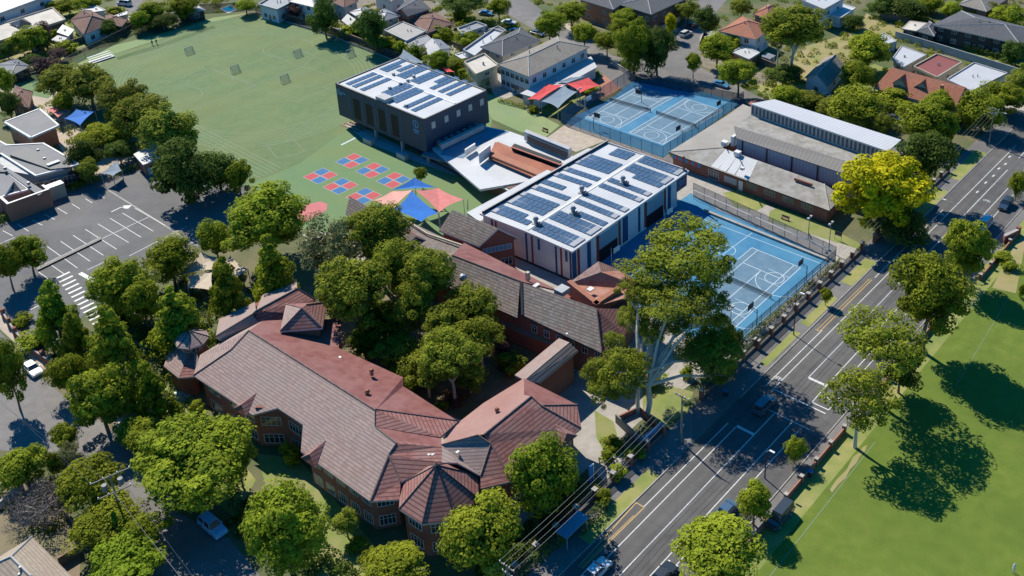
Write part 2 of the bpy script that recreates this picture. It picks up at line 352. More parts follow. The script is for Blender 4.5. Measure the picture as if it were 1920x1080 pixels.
M['carpark'] = posmat('carpark_asphalt', (.108, .108, .112), (.132, .131, .132), (.02,), (DN,), .01, (.158, .154, .15), .08, .16)
M['grass_park'] = posmat('park_grass', (.098, .152, .015), (.134, .182, .022), (.30, .33, .075), (DA, DN, (DA+DN*.4).normalized()), .018, (.090, .140, .014), .0, .05)
M['turf'] = posmat('synthetic_turf', (.118, .182, .080), (.148, .204, .088), (.12, .02), (DN, DA), .025, (.172, .208, .082), .0, .04, .95)
# ================================================================= SETTING: ground, roads, paths, fields
g = MB().face([(-3000, -1500, 0), (3000, -1500, 0), (3000, 4500, 0), (-3000, 4500, 0)], M['ground']).build('ground'); tag(g, kind='structure')
def rsheet(name, s0, s1, t0, t1, z, m): return tag(MB().face([RD(s0, t1, z), RD(s1, t1, z), RD(s1, t0, z), RD(s0, t0, z)], m).build(name), kind='structure')
road = rsheet('road', -90, 420, -5.9, 8.6, .02, M['asphalt'])
# footpath and verge, left of the road, and footpath on the park side
fp = rsheet('footpath', -90, 158, -10.6, -6.05, .03, M['asphalt2'])
kb = MB()
for s0, s1 in ((-90, 22), (38, 158)):
    kb.prism([RD(s0, -6.05), RD(s1, -6.05), RD(s1, -5.88), RD(s0, -5.88)], 0, .13, M['kerb'])
kb.prism([RD(-90, 8.58), RD(166, 8.58), RD(166, 8.75), RD(-90, 8.75)], 0, .13, M['kerb'])
tag(kb.build('kerb'), kind='structure')
for s0, s1, t0, t1 in ((1.5, 17, -8.2, -6.1), (47, 58, -8.0, -6.6), (60.5, 71, -8.1, -6.4), (76, 86, -8.4, -6.2), (104, 120, -8.9, -6.2), (126, 142, -8.9, -6.2)):
    rsheet('verge', s0, s1, t0, t1, .045, M['grass_verge'])
rsheet('footpath', -90, 170, 8.76, 10.4, .03, M['asphalt2'])
# side street on the left
ss = sheet('side_street', [(-260, 640), (-60, 605), (0, 622), (60, 690), (130, 752), (205, 800), (260, 860), (330, 960), (430, 1010), (520, 1120), (560, 1200), (290, 1200), (255, 1080), (205, 985), (165, 905), (90, 850), (0, 845), (-300, 830)], .02, M['asphalt2'])
sheet('footpath', [(0, 590), (-14, 604), (70, 682), (150, 748), (215, 795), (262, 845), (275, 838), (235, 790), (165, 735), (85, 660)], .03, M['concrete_warm'])
# car park
cp = sheet('car_park', [(0, 422), (130, 360), (195, 322), (300, 272), (450, 300), (475, 345), (430, 420), (330, 495), (240, 540), (180, 560), (120, 640), (60, 650), (-40, 590), (-120, 480)], .022, M['carpark'])
# far streets
sheet('street', [(850, -30), (1010, 60), (1100, 115), (1180, 178), (1235, 172), (1240, 120), (1150, 105), (1060, 52), (950, -30)], .018, M['asphalt2'])
sheet('street', [(1180, 178), (1260, 180), (1390, 196), (1520, 262), (1850, 330), (1862, 312), (1530, 225), (1420, 180), (1300, 120), (1235, 120)], .0165, M['asphalt2'])
sheet('street', [(1235, 130), (1262, 70), (1300, 20), (1330, -30), (1390, -30), (1345, 20), (1312, 70), (1310, 125)], .0172, M['asphalt2'])
sheet('street', [(1830, 232), (1920, 262), (2200, 330), (2300, 290), (1960, 215), (1850, 195)], .024, M['asphalt'])
sheet('street', [(225, -60), (300, -60), (262, 12), (240, 30), (215, 22)], .018, M['asphalt2'])
# general school ground: paving and lawns
sheet('school_paving', [(870, 330), (1240, 300), (1480, 420), (1600, 480), (1530, 560), (1350, 680), (1200, 790), (1100, 880), (960, 1000), (700, 760), (600, 520), (560, 420), (760, 400)], .006, M['concrete'])
sheet('courtyard', [(610, 560), (760, 470), (960, 560), (1080, 700), (950, 740), (870, 790), (740, 730), (620, 660)], .012, mat('courtyard_soil', (.15, .12, .07), (.22, .17, .10), .4, c3=(.10, .12, .05), sc3=.15, k3=.7))
sheet('driveway', [(1080, 800), (1130, 760), (1165, 845), (1195, 905), (1150, 920), (1100, 870)], .016, M['concrete'])
sheet('lawn', [(1115, 770), (1150, 790), (1170, 860), (1135, 850), (1118, 820)], .02, M['grass_lawn'])
sheet('lawn', [(1205, 720), (1260, 725), (1300, 735), (1288, 775), (1240, 800), (1205, 775)], .02, M['grass_lawn'])
sheet('lawn', [(480, 850), (560, 860), (700, 1020), (760, 1090), (620, 1120), (520, 980)], .014, M['grass_lawn'])
sheet('lawn', [(250, 800), (330, 700), (400, 800), (480, 900), (440, 970), (300, 860)], .014, M['grass_verge'])
sheet('lawn', [(1355, 362), (1400, 352), (1440, 382), (1418, 396), (1378, 388)], .02, M['grass_verge'])
sheet('lawn', [(1443, 397), (1458, 390), (1530, 415), (1610, 455), (1620, 470), (1570, 455), (1440, 415)], .02, M['grass_lawn'])
sheet('path', [(1240, 270), (1262, 300), (1340, 340), (1440, 385), (1600, 455), (1610, 476), (1560, 486), (1400, 408), (1290, 362), (1215, 300)], .01, M['concrete'])
# sandy yard beside the courts
sheet('sand_yard', [(1020, 262), (1062, 232), (1130, 250), (1250, 300), (1200, 330), (1140, 262), (1080, 285)], .02, M['concrete_warm'])
# park
park = sheet('park_lawn', [RD(-90, 11.6), RD(170, 11.9), RD(180, 120), RD(-90, 140)], .01, M['grass_park'])
rsheet('dry_verge', -90, 150, 10.4, 13.6, .016, M['grass_verge'])
sheet('worn_patch', [(1588, 880), (1600, 856), (1609, 850), (1618, 838), (1626, 834), (1622, 846), (1612, 856), (1606, 868), (1594, 880), (1586, 896), (1572, 908), (1560, 924), (1556, 918), (1568, 900)], .022, M['grass_dry'])
sheet('worn_patch', [(1860, 540), (1905, 550), (1920, 470), (1930, 420), (1880, 500)], .022, M['grass_dry'])
mk = MB()
mk.strip(RD(-40, 15.5), RD(42, 15.0), .11, .03, M['turf_line'])
mk.strip(P(1792, 725), P(1890, 560), .08, .03, M['turf_line'])
tag(mk.build('pitch_marking', park), kind=None)
# vacant lot and gardens
sheet('vacant_lot', [(1452, 160), (1500, 90), (1600, 60), (1625, 25), (1700, 60), (1690, 75), (1650, 80), (1560, 130), (1530, 150)], .012, M['grass_dry'])
sheet('garden', [(0, 900), (60, 890), (120, 960), (150, 1010), (150, 1090), (-60, 1100), (-60, 920)], .008, mat('bare_garden', (.20, .15, .11), (.27, .21, .15), .4, c3=(.17, .16, .07), sc3=.1, k3=.8, detail=6))
sheet('garden', [(15, 95), (60, 70), (135, 90), (110, 120), (40, 130)], .008, M['grass_dry'])
# far ground: muted patchwork
# sports oval
sheet('turf_surround', [(205, 104), (470, 27), (500, 30), (720, 104), (930, 195), (900, 330), (770, 330), (560, 330), (470, 350), (360, 330), (180, 130)], .028, M['turf_play'])
field = sheet('sports_field', [(205, 105), (260, 88), (400, 40), (470, 28), (495, 30), (600, 62), (712, 104), (900, 190), (640, 250), (560, 308), (470, 345), (380, 345), (250, 200), (180, 128)], .03, M['turf'])
sheet('field_border', [(120, 122), (150, 100), (260, 74), (350, 50), (400, 33), (470, 24), (400, 42), (205, 104), (190, 125), (210, 145), (100, 150)], .026, M['turf_pale'])
sheet('side_turf', [(0, 140), (60, 130), (120, 160), (90, 185), (20, 170)], .02, M['turf_play'])
play = sheet('playground', [(470, 345), (560, 308), (690, 250), (770, 300), (870, 330), (960, 360), (930, 420), (820, 460), (560, 430), (530, 400)], .034, M['turf_play'])
sheet('playground', [(905, 195), (915, 175), (1000, 210), (1050, 235), (1018, 262), (970, 245), (925, 225)], .034, M['turf_pale'])
# darker strip along the near-top edge of the oval
sheet('turf_strip', [(217, 108), (300, 82), (400, 48), (405, 53), (300, 90), (222, 113)], .036, M['turf_dark'])
# ================================================================= BUILDINGS
from mathutils.geometry import tessellate_polygon
def inset(pts, d):
    pts = [Vector((p[0], p[1], 0)) for p in pts]
    ar = sum(pts[k].x*pts[(k+1) % len(pts)].y-pts[(k+1) % len(pts)].x*pts[k].y for k in range(len(pts)))
    if ar < 0: pts = pts[::-1]
    n = len(pts); out = []
    for k in range(n):
        a, b, c = pts[k-1], pts[k], pts[(k+1) % n]
        e1 = (b-a).normalized(); e2 = (c-b).normalized()
        n1 = Vector((-e1.y, e1.x, 0)); n2 = Vector((-e2.y, e2.x, 0))
        bis = (n1+n2); L = bis.length
        if L < .2: out.append(b+n1*d); continue
        bis.normalize(); out.append(b+bis*min(d/max(.35, bis.dot(n1)), 3*abs(d))*(1))
    return out
def roof(parent, polys, th=.28, name='roof', side=None, z_join=.02):
    """polys: list of (points, material). One roof surface with a real thickness."""
    mb = MB(); key = {}; edges = {}
    for pts, m in polys: KEEP.append([(p[0], p[1]) for p in pts])
    def k_(p): return (round(p.x, 2), round(p.y, 2), round(p.z, 2))
    for pts, m in polys:
        pts = [Vector(p) for p in pts]
        n = Vector((0, 0, 0))
        for i in range(len(pts)):
            a, b = pts[i], pts[(i+1) % len(pts)]
            n.z += (a.x-b.x)*(a.y+b.y)
        if n.z < 0: pts = pts[::-1]
        flat = len(pts) == 3
        if not flat:
            nn = (pts[1]-pts[0]).cross(pts[2]-pts[1]); flat = nn.length > 1e-6 and all(abs((p-pts[0]).dot(nn.normalized())) < .02 for p in pts)
        tris = [list(range(len(pts)))] if flat else tessellate_polygon([[Vector((p.x, p.y, 0)) for p in pts]])
        for t in tris:
            tp = [pts[i] for i in t]
            if len(tp) == 3 and (tp[1]-tp[0]).cross(tp[2]-tp[0]).z < 0: tp = tp[::-1]
            mb.face(tp, m); mb.face([p-Vector((0, 0, th)) for p in tp][::-1], side or M['white'])
        for i in range(len(pts)):
            a, b = pts[i], pts[(i+1) % len(pts)]
            e = (k_(a), k_(b))
            if (e[1], e[0]) in edges: edges.pop((e[1], e[0]))
            else: edges[e] = (a, b)
    dz = Vector((0, 0, th))
    for a, b in edges.values(): mb.face([a-dz, b-dz, b, a], side or M['white'])
    return mb.build(name, parent)
def caps(parent, lines, m, r=.14, name='ridge_cap'):
    for a, b in lines:
        MB().tube(a+Vector((0, 0, .03)), b+Vector((0, 0, .03)), r, r, m, 5).build(name, parent)
def window(parent, c, d, n, w_, z0, z1, bars=2, rail=True, fm=None, gm=None, name='window', dep=.05):
    """window centred at c on a wall; d along the wall, n outward"""
    fm = fm or M['frame']; mb = MB(); c = Vector((c.x, c.y, 0)); t = .07
    def slab(x0, x1, za, zb, y0, y1, m_, mb_):
        q = [c+d*x0+n*y0, c+d*x1+n*y0, c+d*x1+n*y1, c+d*x0+n*y1]
        mb_.prism(q, za, zb, m_)
    slab(-w_/2, -w_/2+t, z0, z1, -.02, dep, fm, mb); slab(w_/2-t, w_/2, z0, z1, -.02, dep, fm, mb)
    slab(-w_/2+t, w_/2-t, z0, z0+t, -.02, dep+.01, fm, mb); slab(-w_/2+t, w_/2-t, z1-t, z1, -.02, dep, fm, mb)
    for k in range(bars):
        x = -w_/2+(k+1)*w_/(bars+1); slab(x-.03, x+.03, z0+t, z1-t, -.02, dep-.01, fm, mb)
    if rail: zz = z0+(z1-z0)*.66; slab(-w_/2+t, w_/2-t, zz-.025, zz+.025, -.02, dep-.018, fm, mb)
    o = mb.build(name, parent)
    g_ = MB(); slab(-w_/2+t, w_/2-t, z0+t, z1-t, .0, .018, gm or M['glass'], g_)
    g_.build('pane', o)
    return o
def wins(parent, A, B, z0, z1, n, w_, bars=2, lo=0., hi=1., **kw):
    """n windows along the wall from A to B (outward = right of A->B)"""
    A = Vector((A[0], A[1], 0)); B = Vector((B[0], B[1], 0)); d = (B-A); L = d.length; d.normalize(); nn = Vector((d.y, -d.x, 0))
    for k in range(n):
        f = lo+(hi-lo)*(k+.5)/n
        window(parent, A+d*L*f, d, nn, w_, z0, z1, bars, **kw)
def wall(parent, pts, z0, z1, m, name='wall', cap=True):
    return MB().prism(pts, z0, z1, m).build(name, parent)
def box_on(parent, p, x, y, z, m, name, ax=DA): return MB().box(p, x, y, z, m, ax).build(name, parent)
def vent(parent, p, m=None, h=.55, r=.28):
    MB().tube(p-Vector((0, 0, .3)), p+Vector((0, 0, h*.6)), r*.6, r*.6, m or M['maroon'], 8).tube(p+Vector((0, 0, h*.6)), p+Vector((0, 0, h)), r, r*.5, m or M['maroon'], 8).build('vent', parent)
def octag(cx_, cy_, r, z, off=0, n=8): return [Vector((cx_+r*cos(off+2*pi*k/n), cy_+r*sin(off+2*pi*k/n), z)) for k in range(n)]

# ---------------------------------------------------------------- main red-tiled school building
def main_school():
    E, R = 6.3, 10.7
    T = thing('school_building', 'large red brick school building with weathered tiled roofs and an eight sided corner turret', 'school building', P(600, 760, 0))
    pl = plane(P(362.5, 704, E), P(694, 940, E), P(580, 693, R))
    q = lambda u, v: PP(u, v, pl)
    TM, TR, MR = M['tile_main'], M['tile_red'], M['maroon']
    a0 = P(362.5, 704, E); a1 = P(694, 940, E); hp = q(433.3, 655.8); r0 = P(466.7, 619.7, R); r1 = P(703.7, 769, R); r2 = q(703.7, 800.7); r3 = q(743.7, 831); h1 = q(729, 852.5)
    n0, n1, n2, n3 = q(473.6, 778), q(520.8, 765), q(568, 796), q(564, 846)
    # the long front slope, split so that the stepped recess keeps its outline
    pA = [a0, n0, n1, hp]; 
    e1 = P(749, 936, E); tj = P(751, 904, 7.1)
    j1 = P(758.5, 827, 9.6); j2 = P(827.8, 838, 9.2); j3 = P(827.8, 867, 8.7)
    L1, L2, L3 = P(491.7, 601.7, 8.9), P(416.7, 640.5, 6.9), P(375, 665.5, E)
    m1 = P(861, 791, 7.4); m2 = P(812, 760, 7.3); m3 = P(756, 724, 7.3); m4 = P(756, 707.5, 7.3); m5 = P(635, 652.5, 7.3); m6 = P(640, 598, 7.3); m7 = P(525, 600, 8.2)
    b1 = P(827, 820, 8.6)
    polys = [([a0, n0, n1, r0, hp], TM), ([n1, n2, r1, r0], TM), ([n2, n3, a1, h1, r3, r2, r1], TM),
             ([a1, e1, tj, h1], TR), ([h1, tj, j3, j2, j1, r3], TR), ([a0, hp, r0, L1, L2, L3], TM)]
    roof(T, polys, side=M['ltgrey'])
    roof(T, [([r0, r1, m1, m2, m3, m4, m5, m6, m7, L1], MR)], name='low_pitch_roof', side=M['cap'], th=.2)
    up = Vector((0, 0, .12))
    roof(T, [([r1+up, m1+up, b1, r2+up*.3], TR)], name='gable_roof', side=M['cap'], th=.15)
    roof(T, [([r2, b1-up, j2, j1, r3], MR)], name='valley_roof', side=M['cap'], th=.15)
    for ln in ((a0, hp), (a1, h1), (h1, tj), (r0, r1), (hp, r0)):
        caps(T, [ln], M['cap'])
    caps(T, [(r1+up, m1+up), (r1+up, r2), (m1+up, b1), (h1, r3), (r3, r2)], M['dgrey'], .1)
    # right wing
    R2 = 10.0
    p2 = plane(P(958.5, 902.6, E), P(1090, 802.6, E), P(950, 780, R2)); q2 = lambda u, v: PP(u, v, p2)
    k0, k1 = P(958.5, 902.6, E), P(1090, 802.6, E); s0, s1 = P(908.5, 813.7, R2), P(995.6, 743.3, R2); s2 = q2(1014, 760); s3 = q2(920.5, 832)
    k2 = P(1082.6, 759, E+.3); c0 = P(827.8, 834, 9.2); c1 = P(895.6, 816, R2); w1 = P(982.6, 740, 9.4); w2 = P(982.6, 709, 7.3); w3 = P(906, 756, 7.3)
    g1 = P(901, 892, 7.0); g2 = P(856.7, 867.4, 8.9); g3 = P(901, 916, E)
    roof(T, [([k0, k1, s2, s1, s0, s3], TR), ([s2, k1, k2], TR), ([k2, w2, w1, s1, s2], MR)], side=M['ltgrey'])
    roof(T, [([c0, c1, s0, s1, w1, w2, w3, m1], mat('pink_roof', (.30, .17, .145), (.34, .21, .18), .4, c3=(.26, .12, .1), sc3=.1))], name='back_roof', side=M['cap'], th=.2)
    roof(T, [([c0, c1, s3, g1, g2, j3], TM), ([s3, k0, g3, g1], TR)], side=M['ltgrey'])
    caps(T, [(c0, c1), (c1, s3), (s3, g1), (s3, k0), (s0, s1), (s1, s2), (s2, k1), (s2, k2)], M['cap'], .12)
    # corner turret
    oc = [P(747.4, 954.4, E), P(791.9, 982.2, E), P(853, 969.3, E), P(886, 928.5, E)]
    cx_, cy_ = -24.3, 105.0; off = atan2(oc[1].y-cy_, oc[1].x-cx_)
    ring = octag(cx_, cy_, 5.6, E, off); ap = Vector((cx_, cy_, 10.9))
    tur = MB()
    for k in range(8):
        a, b = ring[k], ring[(k+1) % 8]
        tur.face([a, b, ap], TR); tur.face([b-Vector((0, 0, .25)), a-Vector((0, 0, .25)), Vector((cx_, cy_, 6.0))], M['white']); tur.face([a-Vector((0, 0, .25)), b-Vector((0, 0, .25)), b, a], M['ltgrey'])
    to = tur.build('turret_roof', T)
    for k in range(8): MB().tube(ring[k], ap, .11, .11, M['dgrey'], 5).build('ridge_cap', to)
    MB().tube(ap, ap+Vector((0, 0, .5)), .22, .05, M['cap'], 8).build('finial', to)
    tw = octag(cx_, cy_, 4.9, 0, off)
    wall(T, tw, 0, 6.05, M['brick'], 'turret_wall')
    for k in range(8):
        if k in (1, 2, 3, 4): continue
        a, b = tw[k], tw[(k+1) % 8]
        wins(T, a, b, 3.9, 5.4, 1, 2.4, 3); wins(T, a, b, .7, 2.3, 1, 2.4, 3)
    # walls
    def fp_(pts): return [Vector((p.x, p.y, 0)) for p in pts]
    D1 = (a1-a0).normalized(); Nn = Vector((-D1.y, D1.x, 0))      # Nn points into the building
    f0, f1 = a0+Nn*.9+D1*.8, a1+Nn*.9-D1*.8
    N0, N1, N2, N3 = [v+Nn*.7 for v in (n0, n1, n2, n3)]
    wl = [f0, N0, N1, N2, N3+D1*.3+Nn*.3, f1, e1+Nn*1.2-D1*.6, tj+Nn*2, r3, r1+Nn*4, r0+Nn*4, L2+Nn*1]
    wall(T, fp_([f0, N0-D1*.2, N0-D1*.2+Nn*6, f0+Nn*8]), 0, 6.1, M['brick'])
    wall(T, fp_([N0-D1*.2, N1, N2, N2+Nn*4, N0-D1*.2+Nn*6]), 0, 7.2, M['brick'])
    wall(T, fp_([N3+D1*.5+Nn*.2, f1, f1+D1*2+Nn*2.6, f1+D1*1+Nn*9, N2+Nn*5, N2]), 0, 6.15, M['brick'])
    rr = lambda p, k: p+Nn*k
    wall(T, fp_([f0+Nn*7, f1+Nn*7, r1+Nn*5.5, m4-Nn*.3, m5-Nn*.6, m6-D1*1, L1, L2+D1*1]), 0, 6.9, M['brick'])
    # right wing walls
    D2 = (k1-k0).normalized(); N2_ = Vector((-D2.y, D2.x, 0))
    v0, v1 = k0+N2_*.8-D2*.0, k1+N2_*.8-D2*.9
    wall(T, fp_([g3+N2_*.6+D2*.2, v0, v1, k2-D2*1.2+N2_*.2, w2-D2*.4-N2_*.8, w3-N2_*.8, m1, c0, g2]), 0, 6.15, M['brick'])
    # windows, two storeys: front of the long wing
    def two(A, B, n, w_, bars, lo=0., hi=1.):
        wins(T, A, B, 3.9, 5.5, n, w_, bars, lo, hi); wins(T, A, B, .6, 2.3, n, w_, bars, lo, hi)
    two(f0, N0-D1*.2, 1, 3.0, 3, .04, .36); two(f0, N0-D1*.2, 2, 2.3, 2, .45, 1.0)
    two(N0-D1*.2, N1, 1, 3.0, 3); two(N1, N2, 1, 3.6, 4)
    two(N3+D1*.5+Nn*.2, f1, 5, 1.9, 3)
    two(f1, f1+D1*2+Nn*2.6, 1, 2.2, 3)
    two(v0, v1, 5, 1.6, 2); two(v1, k2-D2*1.2+N2_*.2, 1, 2.2, 2)
    # small tiled window roofs (gablets) on the front eave
    def gablet(cu, lw=3.2, pln=pl, D=D1, N=Nn, dep=2.6):
        c = Vector(cu); b0 = c-D*lw/2-N*.6; b1_ = c+D*lw/2-N*.6; t_ = c+N*dep; t_.z = c.z+dep*.5+.1
        b0.z = b1_.z = E-.15; pk = c-N*.15; pk.z = E+1.05
        roof(T, [([b0, pk, t_], TR), ([pk, b1_, t_], TR)], name='gablet_roof', th=.12, side=M['ltgrey'])
        MB().face([b0-Vector((0, 0, .12)), b1_-Vector((0, 0, .12)), pk-Vector((0, 0, .12))], M['brick']).build('gablet_wall', T)
    gablet(P(456, 768, E)); gablet(P(584, 861, E))
    gablet(P(1062, 822, E), D=D2, N=N2_); gablet(P(975, 888, E), D=D2, N=N2_)
    # roof vents
    for u, v, z in ((697, 700, 9.0), (689, 739, 9.8)): vent(T, P(u, v, z), M['tile_terra'], .8, .45)
    vent(T, P(932, 773, 9.0), M['tile_terra'], .8, .4)
    for u, v in ((555, 541), (497, 583)): vent(T, P(u, v+6, 8.0), M['tile_terra'], .8, .3)
    for u, v, z in ((574, 678, 9.8), (637, 671, 8.0), (656, 731, 9.8)): box_on(T, P(u, v, z), .45, .45, .15, M['white'], 'vent_cap')
    for u, v in ((805, 853), (812, 853), (858, 849)): box_on(T, P(u, v, 8.8), .5, .35, .2, M['white'], 'vent_cap')
    # rear-left wing with lower hip and octagonal lantern
    z9 = 8.9; z6 = 6.2
    A, B = P(404, 631, z9-.2), P(473.6, 589, z9); C_, D_ = P(484.7, 601.7, z9-1), P(419.4, 641, z6+.4)
    X, Y = P(480, 583, z9), P(557.5, 541, z9); F1, F2, F3 = P(592, 562, 7.4), P(560, 588, 6.9), P(480, 612, 7.0)
    BK0, BK1 = P(411, 598, z6), P(492, 553, z6); BK2 = P(556, 524, z6); 
    roof(T, [([A, B, C_, D_], TM), ([A, B, X, P(478, 566, z6+.3), BK0], M['tile_main'])], side=M['ltgrey'])
    roof(T, [([X, Y, F1, F2, F3], TR), ([X, Y, BK2, BK1], M['tile_main'])], side=M['ltgrey'])
    caps(T, [(A, B), (B, C_), (X, Y), (Y, F1), (X, B)], M['dgrey'], .12)
    wall(T, inset([A, BK0, BK1, BK2, Y, F1, F2, F3, C_, D_], .9), 0, 6.0, M['brick'])
    # pavilion roof rising from the low roof
    zt = 9.6
    t0, t1, t2, t3 = P(525, 621, zt), P(605, 615, zt), P(612.5, 566, zt), P(536, 570, zt); tp = P(566, 577.5, 11.9); tp2 = P(574, 571, 11.9)
    roof(T, [([t0, t1, tp], TR), ([t1, t2, tp2, tp], TR), ([t2, t3, tp, tp2], MR), ([t3, t0, tp], TM)], name='pavilion_roof', side=M['ltgrey'])
    wall(T, inset([t0, t1, t2, t3], .7), 6, zt-.2, M['brick_br'], 'pavilion_wall')
    caps(T, [(t0, tp), (t1, tp), (t2, tp2), (t3, tp)], M['cap'], .1)
    # octagonal lantern
    zl = 6.9
    ep = [P(*e, zl) for e in ((329, 643), (343, 654.4), (362.5, 654), (386, 640.6), (393, 626.7), (380.6, 617), (350, 617.8), (333, 629.4))]
    cc = sum(ep, Vector((0, 0, 0)))/8; rl = sum((e-cc).length for e in ep)/8
    ring = octag(cc.x, cc.y, rl, zl, .2); ap = Vector((cc.x, cc.y, zl+1.5)); lm = MB()
    for k in range(8):
        a, b = ring[k], ring[(k+1) % 8]; dz = Vector((0, 0, .2))
        lm.face([a, b, ap], TM); lm.face([a-dz, b-dz, b, a], M['ltgrey']); lm.face([b-dz, a-dz, Vector((cc.x, cc.y, zl-.2))], M['white'])
    lo_ = lm.build('lantern_roof', T)
    for k in range(8): MB().tube(ring[k], ap, .09, .09, M['dgrey'], 5).build('ridge_cap', lo_)
    lw_ = octag(cc.x, cc.y, rl*.72, 0, .2); wall(T, lw_, 0, zl-.15, M['brick_o'], 'lantern_wall')
    for k in range(8): wins(T, lw_[k], lw_[(k+1) % 8], zl-1.35, zl-.4, 1, 1.2, 1, rail=False)
    zz = 4.0; u0, u1, u2, u3, u4 = P(307, 686.4, zz), P(334.7, 708.6, zz), P(366, 706, zz), P(316.7, 657, zz), P(372, 672, 6.0); um = Vector((cc.x, cc.y, 6.2))
    roof(T, [([u3, u0, um], TM), ([u0, u1, um], TM), ([u1, u2, um], TR), ([u2, u4, um], TM), ([u3, um, P(345, 625, zz)], TM)], side=M['ltgrey'])
    wall(T, inset([u0, u1, u2, u4, P(345, 630, zz), u3], .7), 0, zz-.15, M['brick'])
    # covered link to the rear wing
    l0, l1, l2, l3 = P(983.7, 712.5, 7.3), P(1067.5, 642, 7.3), P(1083.7, 657.5, 6.2), P(1012.5, 716, 6.2); b0, b1_ = P(965, 703, 6.2), P(1048, 634, 6.2)
    roof(T, [([l0, l1, l2, l3], ribmat('link_tile', (.25, .21, .18), (.05, .045, .04), .62, along='v'))], name='link_roof', side=M['ltgrey'])
    roof(T, [([l0, l1, b1_, b0], M['tile_main'])], name='link_roof', side=M['ltgrey'])
    wall(T, inset([b0, b1_, l2, l3], .6), 0, 6.0, M['brick'], 'link_wall')
    return T
main_school()

# ---------------------------------------------------------------- rear grey-tiled wing
def rear_wing():
    T = thing('school_building', 'old brick school wing with lichen grey tiled roofs behind the courtyard gum trees', 'school building', P(1000, 600, 0))
    TG, TR = M['tile_grey'], M['tile_red']; Z = 10.2; E = 6.6
    r0, r1 = P(848, 478, Z), P(975, 527, Z); e0, e1 = P(800, 520, E), P(970, 596, E)
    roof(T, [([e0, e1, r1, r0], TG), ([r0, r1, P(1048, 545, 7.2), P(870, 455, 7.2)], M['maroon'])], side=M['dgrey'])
    R0, R1 = P(978, 529, Z+.25), P(1118, 578, Z+.25); E1 = P(1128, 662, E); E0 = PP(980, 591, plane(E1, R1, R0))
    r2 = P(1165, 634, E); r3 = P(1185, 575, E); r4 = P(1150, 552, Z)
    roof(T, [([E0, E1, R1, R0], TG), ([E1, P(1172, 628, E), P(1200, 580, E), R1], TR)], side=M['dgrey'])
    caps(T, [(E1, R1)], M['cap'], .12); caps(T, [(E0, R0)], M['dgrey'], .25); caps(T, [(r0, r1)], M['cap'], .12)
    # back range with terracotta parapet and cross hip
    a = P(1063, 533, 8.4); ap = P(1121.7, 490, 10.4); b = P(1166, 507, 8.4); c = P(1220, 545, 8.4); d = P(1118, 574, 9.2); ap2 = P(1127, 510, 10.4)
    roof(T, [([a, d, c, b, ap2], mat('mottled_red_tile', (.36, .15, .10), (.26, .10, .07), 1.2, c3=(.42, .26, .2), sc3=.4)), ([a, ap2, ap], M['cap']), ([ap, ap2, b], M['tile_brown'])], side=M['cap'])
    pm = MB()
    for p0, p1 in ((P(1063, 536, 8.6), P(1118, 580, 8.6)), (P(1118, 580, 8.6), P(1165, 548, 8.6))):
        dd = (p1-p0).normalized(); pm.prism([p0, p1, p1+Vector((-dd.y, dd.x, 0))*.9, p0+Vector((-dd.y, dd.x, 0))*.9], 7.0, 9.5, M['brick_o'], M['tile_terra'])
    pm.build('parapet', T)
    box_on(T, P(1054, 549, 9.6), 2.0, 1.8, .9, M['ltgrey'], 'skylight'); box_on(T, P(1107, 543, 9.6), 1.1, .9, .2, M['white'], 'skylight')
    box_on(T, P(1004, 537, 9.3), 1.6, .7, .2, M['white'], 'skylight')
    box_on(T, P(990, 525, 8.7), .6, .6, 1.6, M['render'], 'chimney')
    for u, v in ((994, 585), (1037, 569), (1063, 627), (1116, 618)): box_on(T, P(u, v, 7.6), .4, .3, .2, M['white'], 'vent_cap')
    MB().tube(P(868, 520, 8.5), P(868, 520, 9.7), .35, .35, M['white'], 8).tube(P(868, 520, 9.7), P(868, 520, 10.1), .7, .3, M['galv'], 8).build('vent', T)
    fpw = [P(805, 525, E), P(975, 597, E), P(1128, 660, E), P(1168, 628, E), P(1205, 560, E), P(1165, 505, E), P(1120, 490, E), P(1063, 530, E), P(1040, 545, E), P(872, 460, E)]
    W_ = inset(fpw, .9); wall(T, W_, 0, E-.1, M['brick'])
    wins(T, P(990, 598, E), P(1126, 660, E)-DA*-.9, 4.3, 5.8, 6, 1.1, 1); 
    A_, B_ = P(1128, 660, E)+DA*.6+DN*-1.0, P(1168, 628, E)-DN*.85
    wins(T, A_, B_, 4.2, 5.9, 3, 1.2, 1); wins(T, A_, B_, .8, 2.6, 3, 1.2, 1)
    # verandah roof along the courtyard
    v0, v1, v2, v3 = P(935, 592, 4.1), P(1062, 640, 4.1), P(1052, 656, 3.5), P(925, 603, 3.5)
    roof(T, [([v0, v1, v2, v3], mat('verandah_roof', (.32, .15, .13), (.27, .12, .1), .5, c3=(.20, .20, .06), sc3=.25, k3=.8))], name='verandah_roof', side=M['maroon'], th=.2)
    # gabled cross wings
    def gable(u, name, zr, ze, m, pts):
        g0, g1, f0_, f1_, k0_, k1_ = pts      # ridge ends, front eave ends, back eave ends
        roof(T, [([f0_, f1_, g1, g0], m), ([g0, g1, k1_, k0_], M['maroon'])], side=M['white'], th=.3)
        w0 = [Vector((p.x, p.y, 0)) for p in (f0_, f1_, k1_, k0_)]
        wall(T, inset(w0, .5), 0, ze-.25, M['brick'])
        for (a_, b_, c_) in ((f1_, k1_, g1), (f0_, k0_, g0)):
            mb = MB()
            i = ((f0_+f1_+k0_+k1_)/4-(a_+b_)/2).normalized()*.35; i.z = 0; dz = Vector((0, 0, .32))
            A2, B2, C2 = a_+i-dz, b_+i-dz, c_+i-dz
            mb.face([A2, B2, C2], M['brick']); mb.face([A2+i*.3, C2+i*.3, B2+i*.3], M['brick']); mb.build('gable_wall', T)
        return w0
